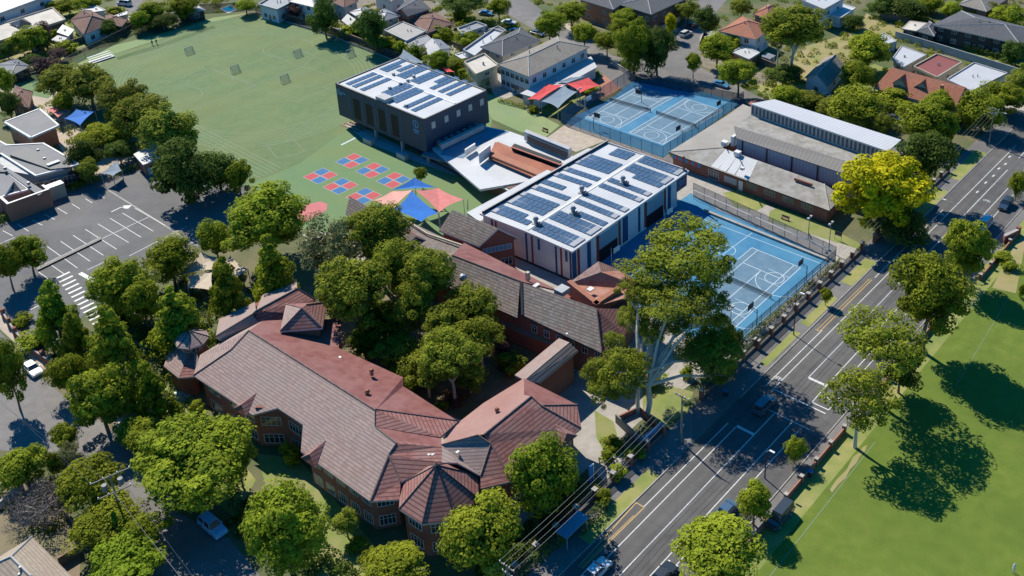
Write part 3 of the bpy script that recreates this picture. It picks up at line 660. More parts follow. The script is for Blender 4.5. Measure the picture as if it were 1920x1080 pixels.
    g0, g1 = P(848, 393, 9.6), P(934, 428, 9.6); f0_, f1_ = P(823, 432, 6.6), P(898, 462, 6.6); k0_, k1_ = g0*2-f0_, g1*2-f1_; k0_.z = k1_.z = 6.6
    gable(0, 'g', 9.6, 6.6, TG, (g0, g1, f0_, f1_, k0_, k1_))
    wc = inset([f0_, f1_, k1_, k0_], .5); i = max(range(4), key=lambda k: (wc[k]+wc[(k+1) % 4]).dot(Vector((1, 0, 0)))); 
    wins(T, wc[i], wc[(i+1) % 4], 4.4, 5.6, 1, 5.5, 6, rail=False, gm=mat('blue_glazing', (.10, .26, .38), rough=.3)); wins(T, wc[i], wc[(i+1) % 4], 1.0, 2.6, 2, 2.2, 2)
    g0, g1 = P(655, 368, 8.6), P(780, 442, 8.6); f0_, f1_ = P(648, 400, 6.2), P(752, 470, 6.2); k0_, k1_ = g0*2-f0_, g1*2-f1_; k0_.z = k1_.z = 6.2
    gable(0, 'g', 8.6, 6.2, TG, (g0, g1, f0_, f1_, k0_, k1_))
    g0, g1 = P(862, 466, 8.8), P(905, 470, 8.8)
    # white coping stones along the rear parapet
    cp_ = MB().path([P(738, 398, 7.5), P(800, 438, 7.5), P(866, 460, 7.5)], .22, M['render'], 4)
    cp_.build('coping', T)
    wall(T, [P(740, 402, 7), P(866, 462, 7), P(872, 480, 7), P(800, 500, 7), P(690, 430, 7)], 0, 6.6, M['brick'])
    roof(T, [([P(740, 402, 6.9), P(866, 462, 6.9), P(845, 482, 8.4), P(800, 500, 7.6), P(690, 430, 7.6)], TG)], side=M['dgrey'])
    MB().tube(P(877, 393, 8.6), P(877, 374, 9.6), .12, .06, M['dgrey'], 5).build('finial', T)
rear_wing()

# ---------------------------------------------------------------- solar sports hall
def panel_bank(T, o, dx, dy, nx, ny, w_=1.0, h_=1.65, tilt=0., name='solar_panel'):
    """a bank of photovoltaic panels: o = corner, dx along the row, dy across"""
    mb = MB(); n = dx.cross(dy).normalized(); n = n if n.z > 0 else -n
    for i in range(nx):
        for j in range(ny):
            a = o+dx*(i*w_)+dy*(j*h_)+n*.14
            p = [a, a+dx*(w_-.13), a+dx*(w_-.13)+dy*(h_-.15), a+dy*(h_-.15)]
            if dx.cross(dy).z < 0: p = p[::-1]
            mb.quadbox(*p, .05, M['solar'], M['galv'])
    mb.box(o+dx*(nx*w_/2)+dy*(ny*h_/2)-n*.02, nx*w_-.5, ny*h_-.4, .08, M['galv'], dx)
    return mb.build(name, T)
def solmat():
    m = bpy.data.materials.new('solar_cells'); m.use_nodes = True; N = m.node_tree.nodes; L = m.node_tree.links
    b = N['Principled BSDF']; b.inputs['Roughness'].default_value = .25; b.inputs['Specular IOR Level'].default_value = .6
    uv = N.new('ShaderNodeUVMap'); t = N.new('ShaderNodeTexBrick'); t.offset = 0; L.new(uv.outputs[0], t.inputs['Vector'])
    t.inputs['Color1'].default_value = (.052, .095, .155, 1); t.inputs['Color2'].default_value = (.066, .115, .185, 1); t.inputs['Mortar'].default_value = (.13, .19, .28, 1)
    t.inputs['Scale'].default_value = 1; t.inputs['Brick Width'].default_value = .16; t.inputs['Row Height'].default_value = .16; t.inputs['Mortar Size'].default_value = .006
    L.new(t.outputs[0], b.inputs['Base Color']); return m
M['solar'] = solmat()
def stripewall():
    return None
def hall():
    H_ = 7.0
    T = thing('sports_hall', 'modern hall with white solar panel roof and pale walls striped blue and red', 'sports hall', P(1090, 420, 0))
    c0, c1, c2 = P(899, 400, H_), P(1073, 472, H_), P(1292, 320, H_); c3 = c0+(c2-c1); c3r = P(1145, 266, H_); c3 = (c3+c3r)/2
    ex = (c1-c0).normalized(); ey = (c2-c1).normalized(); Wd_, Ln = (c1-c0).length, (c2-c1).length
    # near flat roof with a low ridge and a walled gutter at the left
    mb = MB(); mid0, mid1 = (c0+c1)/2+Vector((0, 0, .25)), (c3+c2)/2+Vector((0, 0, .25))
    roof(T, [([c0, mid0, mid1, c3], M['whiteroof']), ([mid0, c1, c2, mid1], M['whiteroof'])], th=.35, side=M['white'])
    MB().prism([c0+ey*.2+ex*.5, c0+ey*.2+ex*.8, c3-ey*.2+ex*.8, c3-ey*.2+ex*.5], H_+.03, H_+.62, M['dgrey'], M['ltgrey']).build('parapet', T)
    MB().prism([c3-ey*.6+ex*.9, c3-ey*.35+ex*.9, c2-ey*.35-ex*.2, c2-ey*.6-ex*.2], H_+.02, H_+.42, M['ltgrey']).build('parapet', T)
    MB().box(mid0.lerp(mid1, .5)-Vector((0, 0, .03)), Ln*.98, .5, .12, M['white'], ey).build('roof_walkway', T)
    # lower white roof strip to the left
    lw = [c0-ex*.2, c0-ex*4.6+ey*1, c3-ex*3.6-ey*2, c3-ex*.2]
    MB().prism(lw, 4.6, 5.1, M['whiteroof']).build('lower_roof', T)
    wall(T, inset(lw, .5), 0, 4.6, M['ltgrey'])
    up = Vector((0, 0, 1))
    body = [c0+ex*.5+ey*.4, c1-ex*.5+ey*.4, c2-ex*.5-ey*3.6, c3+ex*.3-ey*.4]
    clad = mat('pale_metal_cladding', (.70, .70, .66), (.62, .62, .59), .5, rough=.4, metal=.0, c3=(.78, .76, .72), sc3=.12)
    wall(T, body, 0, H_-.3, clad)
    # coloured vertical strips and windows on the front and on the right side
    cb, cr, cw, cg = mat('blue_cladding', (.02, .08, .18)), mat('red_cladding', (.26, .06, .045)), mat('white_cladding', (.62, .62, .64)), mat('shaded_glazing', (.06, .13, .19), rough=.25)
    def strips(A, d, n, lst, z0=.5, z1=H_-.35):
        for x, w_, m_ in lst:
            q = A+d*x; MB().prism([q, q+d*w_, q+d*w_+n*.07, q+n*.07], z0, z1, m_).build('cladding_strip', T)
    fA = body[0]; fn = -ey; fl = (body[1]-body[0]).length
    for f_, mm in ((.105, cb), (.15, cr), (.50, cb), (.565, cr), (.83, cb), (.885, cr), (.985, cb)):
        strips(fA, ex, fn, [(f_*fl-.2, .42, mm)])
    for f_ in (.63, .93): strips(fA, ex, fn, [(f_*fl, .55, cg)], 4.0, H_-.6)
    MB().prism([fA, body[1], body[1]-ey*.06, fA-ey*.06], 0, .45, M['dgrey']).build('plinth', T)
    sA = body[1]; sl = (body[2]-body[1]).length; sn = ex
    L_ = [(.0, .035, cb), (.045, .02, cr), (.075, .05, cw), (.13, .03, cb), (.165, .02, cw), (.21, .022, cr), (.24, .1, cw), (.41, .022, cr), (.45, .05, cb), (.52, .04, cw), (.6, .02, cb), (.66, .02, cr), (.70, .1, cw), (.86, .02, cr), (.9, .03, cb), (.94, .05, cw)]
    for x, w_, m_ in L_:
        strips(sA, ey, sn, [(x*sl, w_*sl, m_)])
    for x0, x1 in ((.215, .40), (.665, .85)):       # openings with raised doors
        q0, q1 = sA+ey*(x0*sl+.6), sA+ey*(x1*sl)
        MB().prism([q0, q1, q1+sn*.10, q0+sn*.10], .05, 2.9, M['black']).build('opening', T)
        MB().prism([q0, q1, q1+sn*.16, q0+sn*.16], 2.95, 5.9, mat('door_blue', (.26, .36, .42), rough=.5)).build('raised_door', T)
    # sign box at the far right corner on a post
    s0, s1 = c2-ey*3.9-ex*.45, c2-ey*.1-ex*.45
    MB().prism([s0, s1, s1-ex*5, s0-ex*5], 3.4, H_-.3, mat('navy_cladding', (.015, .06, .14), rough=.5)).build('canopy_box', T)
    MB().box(s1-ey*.6-ex*.4, .35, .35, 3.4, M['brick'], ex).build('post', T)
    # emblem and two pale lettering strokes on the sign box (unreadable at this size)
    t_ = MB()
    for k, (x, z, ww, hh) in enumerate(((.5, 5.55, 1.3, .16), (.9, 5.05, 1.9, .16), (1.2, 4.55, 1.6, .14), (2.4, 5.3, .5, .2))):
        q = s0+ex*.03+ey*x; t_.prism([q, q+ey*ww, q+ey*ww+ex*.03, q+ex*.03], z, z+hh, M['sign_lt'])
    t_.build('sign_lettering', T)
    # panel banks; columns of rows on either side of the ridge: (fraction along, panels, double, start offset)
    half = Wd_/2; s = Vector((0, 0, .25))/half
    exl = (mid0-c0).normalized(); exr = (c1-mid0).normalized()
    rowsL = [(.045, 1.3, 8, 1), (.085, 1.4, 6, 1), (.16, 1.4, 8, 2), (.255, 1.4, 8, 1), (.345, 1.4, 8, 1), (.42, 1.5, 5, 1), (.52, 1.4, 8, 1), (.60, 1.4, 8, 1), (.70, 1.4, 8, 1), (.745, 1.4, 8, 2), (.89, 5.4, 4, 2)]
    for f_, x0, n_, dbl in rowsL:
        panel_bank(T, c0+exl*(x0-.1)+ey*(f_*Ln), exl, ey, n_, dbl, w_=1.2, h_=1.8)
    rowsR = [(.03, .8, 9, 2), (.16, .8, 9, 2), (.265, 4, 6, 1), (.355, .8, 9, 1), (.435, .8, 9, 1), (.56, .8, 9, 1), (.635, .8, 9, 1), (.745, 4, 6, 1), (.79, .8, 9, 2), (.91, .8, 9, 2)]
    for f_, x0, n_, dbl in rowsR:
        panel_bank(T, mid0+exr*x0+ey*(f_*Ln), exr, ey, min(n_, 9), dbl, w_=1.15, h_=1.8)
    for u, v in ((1005, 418), (1075, 398), (1091, 360), (1168, 341)):
        p = P(u, v+3, H_+.15); m_ = MB()
        m_.box(p, 1.1, 1.1, .35, M['ltgrey'], ex).tube(p+up*.3, p+up*1.2, .4, .4, M['galv'], 10).tube(p+up*1.2, p+up*1.75, .62, .3, M['galv'], 10).box(p+ex*1.0, .7, .6, .8, M['grey'], ex)
        m_.build('roof_fan', T)
M['sign_lt'] = mat('sign_pale_blue', (.12, .34, .52), rough=.5)
hall()

# ---------------------------------------------------------------- dark cube building
def cube():
    Zt, Zb = 11.0, 2.9
    T = thing('school_building', 'charcoal box shaped school building with white solar panel roof, overhanging the sports field', 'school building', P(770, 230, 0))
    c0, c1, c2, c3 = P(629, 158, Zt), P(795, 226, Zt), P(913.5, 171, Zt), P(749, 107, Zt)
    c3 = (c3+(c0+c2-c1))/2; ex = (c1-c0).normalized(); ey = (c2-c1).normalized(); W_, L_ = (c1-c0).length, (c2-c1).length
    dk = ribmat('charcoal_cladding', (.022, .050, .092), (.015, .034, .062), .5, rough=.5, stain=(.030, .062, .105), ssc=.1)
    MB().prism([c0, c1, c2, c3], Zb, Zt-.05, dk).build('wall', T)
    pr = MB()
    for a, b in ((c0, c1), (c1, c2), (c2, c3), (c3, c0)):
        d = (b-a).normalized(); n = Vector((-d.y, d.x, 0)); pr.prism([a, b, b+n*.35, a+n*.35], Zt-.05, Zt+.3, M['dgrey'], M['grey'])
    pr.build('parapet', T)
    i = inset([c0, c1, c2, c3], .34); MB().prism(i, Zt-.04, Zt+.05, M['whiteroof']).build('roof', T)
    o = Vector((c0.x, c0.y, Zt+.05)); 
    MB().box(o+ex*W_*.5+ey*L_*.52, W_*.95, .5, .12, M['white'], ex).build('roof_walkway', T)
    # near half and far half banks: rows run along ey
    for fx, y0, n_, dbl in ((.055, 1.6, 7, 1), (.13, 1.6, 7, 1), (.225, 1.6, 7, 1), (.40, 3.6, 6, 2), (.53, 2.0, 7, 2), (.715, 1.6, 7, 1), (.80, 1.6, 7, 1)):
        panel_bank(T, o+ex*(fx*W_)+ey*y0, ey, ex, n_, dbl, w_=1.25, h_=1.75)
    for fx, y0, n_, dbl in ((.04, 12.4, 7, 1), (.085, 12.4, 4, 1), (.165, 14.5, 4, 1), (.24, 12.4, 7, 2), (.40, 12.4, 7, 2), (.56, 15.6, 4, 1), (.62, 12.4, 7, 1), (.715, 12.4, 7, 1), (.80, 12.4, 7, 1)):
        panel_bank(T, o+ex*(fx*W_)+ey*y0, ey, ex, n_, dbl, w_=1.25, h_=1.75)
    MB().box(P(721, 188, Zt+.05), 3.4, 2.4, 1.0, M['ltgrey'], ex).build('plant_box', T)
    for u, v in ((738, 141), (776, 145), (765, 153), (751, 159), (731, 167), (762, 200)): MB().box(P(u, v, Zt+.05), .6, .6, .6, M['galv'], ex).build('roof_vent', T)
    # right (front lit) wall windows
    for f_ in (.13, .33, .52, .71, .90):
        window(T, c1+ey*(f_*L_), ey, ex, 1.15, 8.1, 9.7, 1, rail=True, fm=M['ltgrey'], gm=mat('pale_blind', (.50, .50, .46)))
    # left wall: dark slots between thin pale joints
    for k in range(5):
        x = W_*(.16+.145*k); q = c0+ex*x; MB().prism([q, q+ex*.10, q+ex*.10-ey*.06, q-ey*.06], Zb+.1, Zt-.4, mat('joint', (.14, .22, .28))).build('cladding_joint', T)
        if k < 4:
            q = c0+ex*(x+W_*.03); window(T, q+ex*W_*.045, ex, -ey, W_*.075, Zb+.9, Zt-1.8, 1, rail=False, fm=M['dgrey'], gm=M['black'])
    # sign: emblem with ring, lines under it; small white lettering at the left end
    s = MB(); q = c0+ex*W_*.905-ey*.04
    cyc = 9.2
    for k in range(16):
        a0, a1 = 2*pi*k/16, 2*pi*(k+1)/16
        s.face([q+ex*cos(a0)*1.0+Vector((0, 0, cyc-q.z+sin(a0)*1.0)), q+ex*cos(a1)*1.0+Vector((0, 0, cyc-q.z+sin(a1)*1.0)), q+ex*cos(a1)*.72+Vector((0, 0, cyc-q.z+sin(a1)*.72)), q+ex*cos(a0)*.72+Vector((0, 0, cyc-q.z+sin(a0)*.72))], M['sign_lt'])
    s.prism([q-ex*.16, q+ex*.16, q+ex*.16-ey*.04, q-ex*.16-ey*.04], cyc-.55, cyc+.55, M['sign_lt']); s.prism([q-ex*1.0, q+ex*1.0, q+ex*1.0-ey*.04, q-ex*1.0-ey*.04], cyc-1.75, cyc-1.35, M['sign_lt']); s.prism([q-ex*.8, q+ex*.8, q+ex*.8-ey*.04, q-ex*.8-ey*.04], cyc-2.3, cyc-2.05, M['sign_lt'])
    s.build('emblem', T)
    s = MB()
    for x, z, w_ in ((.5, 9.75, 1.0), (.5, 9.2, 3.2), (.5, 8.65, 1.6)):
        q = c0+ex*x-ey*.03; s.prism([q, q+ex*w_, q+ex*w_-ey*.03, q-ey*.03], z, z+.3, M['sign_lt'])
    s.build('sign_lettering', T)
    # recessed ground floor
    gfl = [c0+ex*9+ey*4, c1+ey*2-ex*.6, c2-ex*.6-ey*.6, c0+ex*9+ey*(L_-1)]
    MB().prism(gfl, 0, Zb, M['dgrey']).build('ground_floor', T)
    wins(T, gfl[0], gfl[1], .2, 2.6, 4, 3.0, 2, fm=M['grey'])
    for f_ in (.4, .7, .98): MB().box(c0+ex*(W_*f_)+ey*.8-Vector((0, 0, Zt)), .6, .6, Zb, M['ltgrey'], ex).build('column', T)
    for f_ in (.42, .80): MB().prism([c0+ex*(W_*f_-1.8)-ey*1.2, c0+ex*(W_*f_+1.2)-ey*1.2, c0+ex*(W_*f_+1.2)-ey*2.4, c0+ex*(W_*f_-1.8)-ey*2.4], 0, 1.3, M['ltgrey']).build('planter_wall', T)
    # ramp and steps under the overhang
    return T
cube()
sheet('cube_terrace', [(645, 232), (660, 228), (800, 300), (900, 300), (900, 340), (840, 325), (770, 300), (690, 268)], .05, M['ltgrey'])
st = thing('steps', 'pale curved timber steps beside the field under the dark overhanging building', 'steps', P(662, 232))
for k in range(5):
    q = P(645+5*k, 236-1*k); MB().box(q+DN*2.2+DA*.5*k+Vector((0, 0, 0)), .6, 7-.3*k, .12*(k+1), M['wood'], DA).build('tread', st)

# ---------------------------------------------------------------- old sports hall with saw-tooth clerestory
def oldhall():
    T = thing('gymnasium', 'old brick gymnasium with stepped grey roofs and a long clerestory window band', 'gymnasium', P(1450, 330, 0))
    G = mat('weathered_fibre_cement', (.215, .20, .175), (.295, .28, .25), .9, c3=(.40, .39, .37), sc3=.35, k3=.5, detail=8)
    RG = ribmat('weathered_ribbed', (.27, .25, .22), (.215, .20, .175), .8, stain=(.36, .34, .31), rough=.8)
    RW = ribmat('white_ribbed', (.52, .53, .55), (.42, .43, .45), .8, stain=(.45, .46, .48), rough=.6)
    # low front range (eave line nearest the camera)
    a, b = P(1254, 285, 3.5), P(1555, 395, 3.5); c = P(1580, 368, 3.5); rz = 4.9
    r0, r1 = P(1354, 277, rz), P(1546, 345, rz)
    L_ = P(1362, 217, 3.9)
    l2 = P(1393, 195, 4.1); k0 = P(1412, 215, 4.6)
    roof(T, [([a, b, r1, r0], G), ([b, c, r1], G), ([a, r0, P(1378, 262, 5.0), P(1400, 235, 5.2), L_], RG)], side=M['dgrey'])
    roof(T, [([L_, P(1400, 235, 5.2), P(1440, 215, 5.4), l2], RG)], name='rear_roof', side=M['dgrey'])
    caps(T, [(r0, a), (b, r1)], M['concrete'], .12)
    for f_ in (.28, .33, .385, .44, .475):            # pale replaced sheets
        p0 = a.lerp(b, f_+.0); p1 = r0.lerp(r1, max(0, (f_-.25)*1.3)); dd = (b-a).normalized()*1.9; z_ = Vector((0, 0, .04))
        MB().quadbox(p0.lerp(p1, .04)+z_, p0.lerp(p1, .04)+dd+z_, p1.lerp(p0, .03)+dd+z_, p1.lerp(p0, .03)+z_, .02, M['rib_lt']).build('roof_sheet', T)
    W_ = inset([a, b, c, P(1600, 330, 3.5), P(1412, 190, 3.5), L_], .7)
    wall(T, W_, 0, 3.3, M['brick'])
    d = (b-a).normalized(); n = Vector((d.y, -d.x, 0)); fa, fb = a-n*.7, b-n*.7
    wins(T, fa, fb, 1.5, 2.7, 4, 2.6, 3, .48, .92, fm=M['ltgrey']); wins(T, fa, fb, .3, 2.6, 1, 2.8, 3, .24, .34); wins(T, fa, fb, .1, 2.4, 1, 1.1, 0, .455, .475, gm=M['white'])
    MB().prism([fa.lerp(fb, .36), fa.lerp(fb, .44), fa.lerp(fb, .44)+n*.06, fa.lerp(fb, .36)+n*.06], .9, 2.4, M['ltgrey']).build('noticeboard', T)
    # chequered panels under the eave
    for k in range(9):
        p0 = fa.lerp(fb, .015+.021*k); p1 = fa.lerp(fb, .015+.021*(k+1)); MB().prism([p0, p1, p1+n*.08, p0+n*.08], 2.0, 3.0, M['sq_red'] if k % 2 else mat('panel_blue', (.05, .25, .5))).build('painted_panel', T)
    # high hall: vertical clad wall, sloping fascia, upper roof, clerestory, top roof
    w0, w1 = P(1380, 288, 4.2), P(1572, 358, 4.2)
    z1, z2, z3 = 7.2, 8.4, 8.8
    f0, f1 = P(1381, 259, z1), P(1584, 326, z1)
    g0, g1 = P(1376, 236, z2+.3), P(1600, 306, z2+.3)
    u0, u1 = P(1408, 215, z3), P(1664, 306, z3)
    v0, v1 = P(1452, 186, 11.0), P(1690, 262, 11.0)
    D = (f1-f0).normalized(); N = Vector((D.y, -D.x, 0))
    fl = [Vector((p.x, p.y, 0)) for p in (f0, f1, v1-D*1, v0+D*.5)]
    MB().prism([f0-N*.1, f1-N*.1, f1-N*3, f0-N*3], 0, z1-.2, ribmat('blue_grey_cladding', (.33, .36, .41), (.26, .285, .33), .8, rough=.5)).build('clad_wall', T)
    for k in range(5):
        q = f0.lerp(f1, .06+.235*k); MB().box(q+N*.02-Vector((0, 0, q.z)), .25, .2, z1, M['dgrey'], D).build('downpipe', T)
    wall(T, inset([g0, g1, v1, v0], .6), 0, 8.2, M['rib_lt'])
    roof(T, [([f0, f1, g1, g0], M['rib_fascia'])], name='fascia', side=M['grey'], th=.2)
    roof(T, [([g0, g1, u1, u0], G)], side=M['grey'])
    MB().prism([u0, u1, u1-N*-.0+Vector((-N.x, -N.y, 0))*.3, u0-N*.3], z3-.3, z3+2.7, M['ltgrey']).build('clerestory_wall', T)
    Du = (u1-u0).normalized(); Nu = Vector((Du.y, -Du.x, 0)); Lc = (u1-u0).length; nW = 34
    for k in range(nW):
        window(T, u0+Du*(Lc*(k+.5)/nW), Du, Nu, Lc/nW*.72, z3+.25, z3+2.4, 0, rail=False, fm=M['ltgrey'], gm=mat('clerestory_glass', (.05, .09, .13), rough=.2) if k == 0 else bpy.data.materials['clerestory_glass'])
    tt0, tt1 = u0+N*.35+Vector((0, 0, 2.9)), u1+N*.35+Vector((0, 0, 2.9))
    roof(T, [([tt0, tt1, v1, v0], RW)], name='top_roof', side=M['white'])
    for u, v, s_ in ((1359, 272, 1.2), (1383, 291, 1.2), (1392, 318, .7)): MB().box(P(u, v, 4.9), s_*1.1, s_, s_*.8, M['white'], D).tube(P(u, v, 4.9), P(u, v, 6.2), .12, .12, M['galv']).build('roof_plant', T)
    MB().box(P(1376, 272, 5.0), 1.6, .7, 2.4, M['white'], N).build('duct', T)
    MB().box(P(1506, 343, 4.7), 4.2, .4, .5, M['brick'], D).build('roof_vent', T)
oldhall()

# ---------------------------------------------------------------- terracotta-roofed link building with white roofs around it
def link():
    T = thing('school_building', 'low building with terracotta roof and dark skylight slot, wide white roofs around it', 'school building', P(960, 290, 0))
    Z = 3.5
    MB().prism([P(810, 278, Z), P(868, 228, Z), P(955, 246, Z), P(1000, 262, Z), P(1075, 293, Z), P(1045, 330, Z), P(900, 355, Z)], 3.0, Z, M['whiteroof']).build('white_roof', T)
    MB().prism([P(870, 300, Z-.5), P(920, 290, Z-.5), P(1020, 335, Z-.5), P(958, 362, Z-.5)], 2.6, 3.02, M['rib_lt']).build('ribbed_roof', T)
    wall(T, inset([P(812, 280, Z), P(868, 230, Z), P(1075, 293, Z), P(960, 360, Z)], .8), 0, 3.2, M['brick_br'])
    z0, z1 = 4.3, 6.0
    e0, e1, e2, e3 = P(916, 298, z0), P(1012, 338, z0), P(1058, 318, z0), P(929, 265, z0)
    r0, r1 = P(962, 273, z1), P(1054, 306, z1)
    roof(T, [([P(916, 296, z0), P(1011, 337, z0), P(1048, 318, 5.4), P(960, 283, 5.4), P(928, 266, 5.2)], M['terra_flat'])], side=M['dgrey'])
    roof(T, [([P(958, 276, 6.3), P(1049, 309, 6.3), P(1056, 306, 5.8), P(964, 269, 5.6)], M['terra_flat'])], name='upper_roof', side=M['dgrey'], th=.15)
    MB().prism([P(960, 281, 5.2), P(1046, 314, 5.2), P(1053, 309, 5.2), P(966, 276, 5.2)], 4.5, 6.1, M['black']).build('skylight', T)
    wall(T, inset([e0, e1, e2, e3], .6), 3.9, 4.9, M['brick_o'])
    MB().prism([P(826, 290, Z), P(833, 280, Z), P(866, 232, Z), P(955, 247, Z), P(906, 268, Z), P(893, 279, Z), P(868, 297, Z)], Z+.01, Z+.06, mat('deck_shadow_blue', (.12, .20, .28), (.15, .235, .32), .5)).build('roof_shadow_patch', T)  # blue-grey sheet paints the box building's cast shadow onto the white roof
    # freestanding screen parapets
    MB().prism([P(983, 262, 4), P(1066, 296, 4), P(1072, 292, 4), P(988, 258, 4)], 3.9, 6.1, M['rib_lt'], M['ltgrey']).build('plant_screen', T)
    MB().prism([P(990, 266, 4), P(1064, 297, 4), P(1063, 297.6, 4), P(989, 266.6, 4)], 4.2, 5.7, M['dgrey']).build('louvre', T)
    MB().prism([P(872, 290, 4), P(891, 278, 4), P(892, 280, 4), P(873, 292, 4)], 3.9, 5.4, M['white']).build('fin_wall', T)
    MB().prism([P(898, 305, 4), P(920, 288, 4), P(921, 290, 4), P(899, 307, 4)], 3.9, 6.4, M['white']).build('fin_wall', T)
    MB().prism([P(824, 276, 4), P(905, 238, 4), P(909, 241, 4), P(828, 280, 4)], 3.8, 5.0, M['ltgrey']).build('plant_screen', T)
    for k in range(7):
        f = (k+.5)/7; MB().box(P(824, 276, 4).lerp(P(905, 238, 4), f)-DN*1.0, 1.1, .8, 1.0, M['grey'], DA).build('air_conditioner', T)
    # canopy over the path
    MB().prism([P(800, 280, 3), P(870, 305, 3), P(862, 312, 3), P(790, 292, 3)], 2.9, 3.1, M['grey']).build('canopy', T)
link()

# ---------------------------------------------------------------- left school buildings beside the car park
def leftschool():
    T = thing('school_building', 'single storey building with white edged grey roofs and brick end wall facing the car park', 'school building', P(50, 340, 0))
    RG = ribmat('grey_sheet_roof', (.135, .14, .15), (.11, .115, .125), .6, stain=(.17, .175, .185), rough=.7)
    RD_ = ribmat('dark_sheet_roof', (.065, .068, .075), (.05, .053, .058), .6, rough=.6)
    Z = 4.2
    def deck(px, z, m=RG, rim=.35, name='roof', slope=None):
        pts = [P(u, v, z+(slope[i] if slope else 0)) for i, (u, v) in enumerate(px)]
        roof(T, [(pts, m)], name=name, side=M['white'], th=.3)
        r_ = MB()
        for k in range(len(pts)):
            a, b = pts[k], pts[(k+1) % len(pts)]; d = (b-a).normalized(); cen = sum(pts, Vector((0, 0, 0)))/len(pts); nn = Vector((-d.y, d.x, 0)); nn = nn if (cen-a).dot(nn) > 0 else -nn
            h_ = Vector((0, 0, .09)); q = [a, b, b+nn*rim, a+nn*rim]; q = [p+h_ for p in q]
            if (q[1]-q[0]).cross(q[3]-q[0]).z < 0: q = q[::-1]
            r_.quadbox(*q, .1, M['white'])
        r_.build('roof_edge', T)
        return pts
    p = deck([(-40, 300), (0, 288), (66, 330), (150, 308), (112, 285), (82, 268), (10, 272), (-30, 250)], Z, slope=(0, 0, 0, .6, .9, .9, .4, .4))
    deck([(-50, 310), (0, 311), (56, 355), (8, 368), (-50, 385)], 3.8)
    MB().prism([P(18, 290, Z+.6), P(48, 275, Z+.7), P(135, 312, Z+.7), P(95, 318, Z+.5)], Z+.2, Z+.62, RD_).build('roof_panel', T)
    MB().box(P(100, 306, Z+.8), 1.0, 2.6, .2, M['white'], DN).build('skylight', T)
    for u, v in ((72, 284), (84, 300), (10, 318), (54, 346)): MB().box(P(u, v, Z+.3), .5, .5, .6, M['galv'], DA).build('roof_vent', T)
    a = P(4, 370, 4.6); b = P(24, 357, 4.6); c = P(32, 362, 4.0); 
    roof(T, [([P(8, 368, 4.0), P(20, 355, 4.0), P(26, 340, 5.2)], RG), ([P(20, 355, 4.0), P(40, 358, 4.0), P(26, 340, 5.2)], RD_)], side=M['white'], name='gablet_roof')
    wall(T, inset([P(-40, 310, Z), P(66, 330, Z), P(145, 312, Z), P(82, 270, Z), P(-30, 258, Z)], .8), 0, 3.7, M['ltgrey'])
    wall(T, [P(-40, 400, 3), P(8, 366, 3), P(56, 352, 3), P(0, 312, 3), P(-50, 330, 3)], 0, 3.3, M['ltgrey'])
    # long flat ribbon roof with brick end
    MB().prism([P(-30, 305, 4.2), P(0, 306, 4.2), P(84, 358, 4.2), P(72, 366, 4.2), P(14, 322, 4.2), P(-30, 320, 4.2)], 3.9, 4.15, RG, RG).build('ribbon_roof', T)
    k = MB(); a, b = P(18, 381, 4.3), P(88, 356, 4.3); d = (b-a).normalized(); n = Vector((-d.y, d.x, 0))
    k.prism([a, b, b+n*.5, a+n*.5], 0, 4.3, M['brick_o'], M['white']); k.prism([b+d*.02, b+d*.5, b+d*.5+n*3, b+d*.02+n*3], 0, 4.3, M['brick_o'], M['white']); k.prism([a, a-d*.5, a-d*.5+n*4, a+n*4], 0, 4.3, M['brick_o'], M['white'])
    k.build('end_wall', T)
    a, b = P(90, 353, 3.3), P(120, 342, 3.3); MB().prism([a, b, b+n*2, a+n*2], 0, 3.2, M['render'], M['white']).build('side_wall', T)
    wins(T, P(66, 332, Z)-DA*.4, P(142, 314, Z)-DA*.4, .8, 2.8, 3, 2.4, 2)
    # pavilion square roof
    T2 = thing('school_building', 'small square pavilion with flat grey roof edged in white', 'school building', P(60, 240, 0))
    q = [P(6, 229, 4.6), P(57, 259, 4.6), P(112, 235, 4.6), P(75, 203, 4.6)]
    roof(T2, [(q, RG)], side=M['white'], th=.35)
    r_ = MB()
    for k_ in range(4):
        a, b = q[k_], q[(k_+1) % 4]; d = (b-a).normalized(); nn = Vector((-d.y, d.x, 0)); h_ = Vector((0, 0, .12))
        r_.quadbox(a+h_, b+h_, b+nn*.4+h_, a+nn*.4+h_, .12, M['white'])
    r_.build('roof_edge', T2)
    wall(T2, inset(q, .8), 0, 4.3, M['brick_o']); W2 = inset(q, .8); wins(T2, W2[0], W2[1], 2.6, 3.9, 3, 2.0, 1)
    # shed by the big oak
    T3 = thing('shed', 'brick shed with flat pale roof left of the dark oak', 'shed', P(275, 305, 0))
    q = [P(250, 289, 3.2), P(268, 309, 3.2), P(312, 293, 3.2), P(290, 268, 3.2)]
    roof(T3, [(q, M['rib_lt'])], side=M['ltgrey']); wall(T3, inset(q, .4), 0, 3.0, M['brick_o'])
    W3 = inset(q, .4); MB().box((W3[1]+W3[2])/2+Vector((.1, -.3, 0)), 2, .1, 2.2, M['dgrey'], (W3[2]-W3[1])).build('door', T3)
    wt = thing('water_tank', 'pale blue round tank beside the brick shed', 'tank', P(283, 325)); MB().tube(wt.location, Vector(wt.location)+Vector((0, 0, 1.8)), 1.0, 1.0, mat('tank_blue', (.25, .42, .55)), 16).build('tank_body', wt); MB().tube(Vector(wt.location)+Vector((0, 0, 1.8)), Vector(wt.location)+Vector((0, 0, 2.0)), 1.0, .2, M['ltgrey'], 16).build('tank_lid', wt)
leftschool()
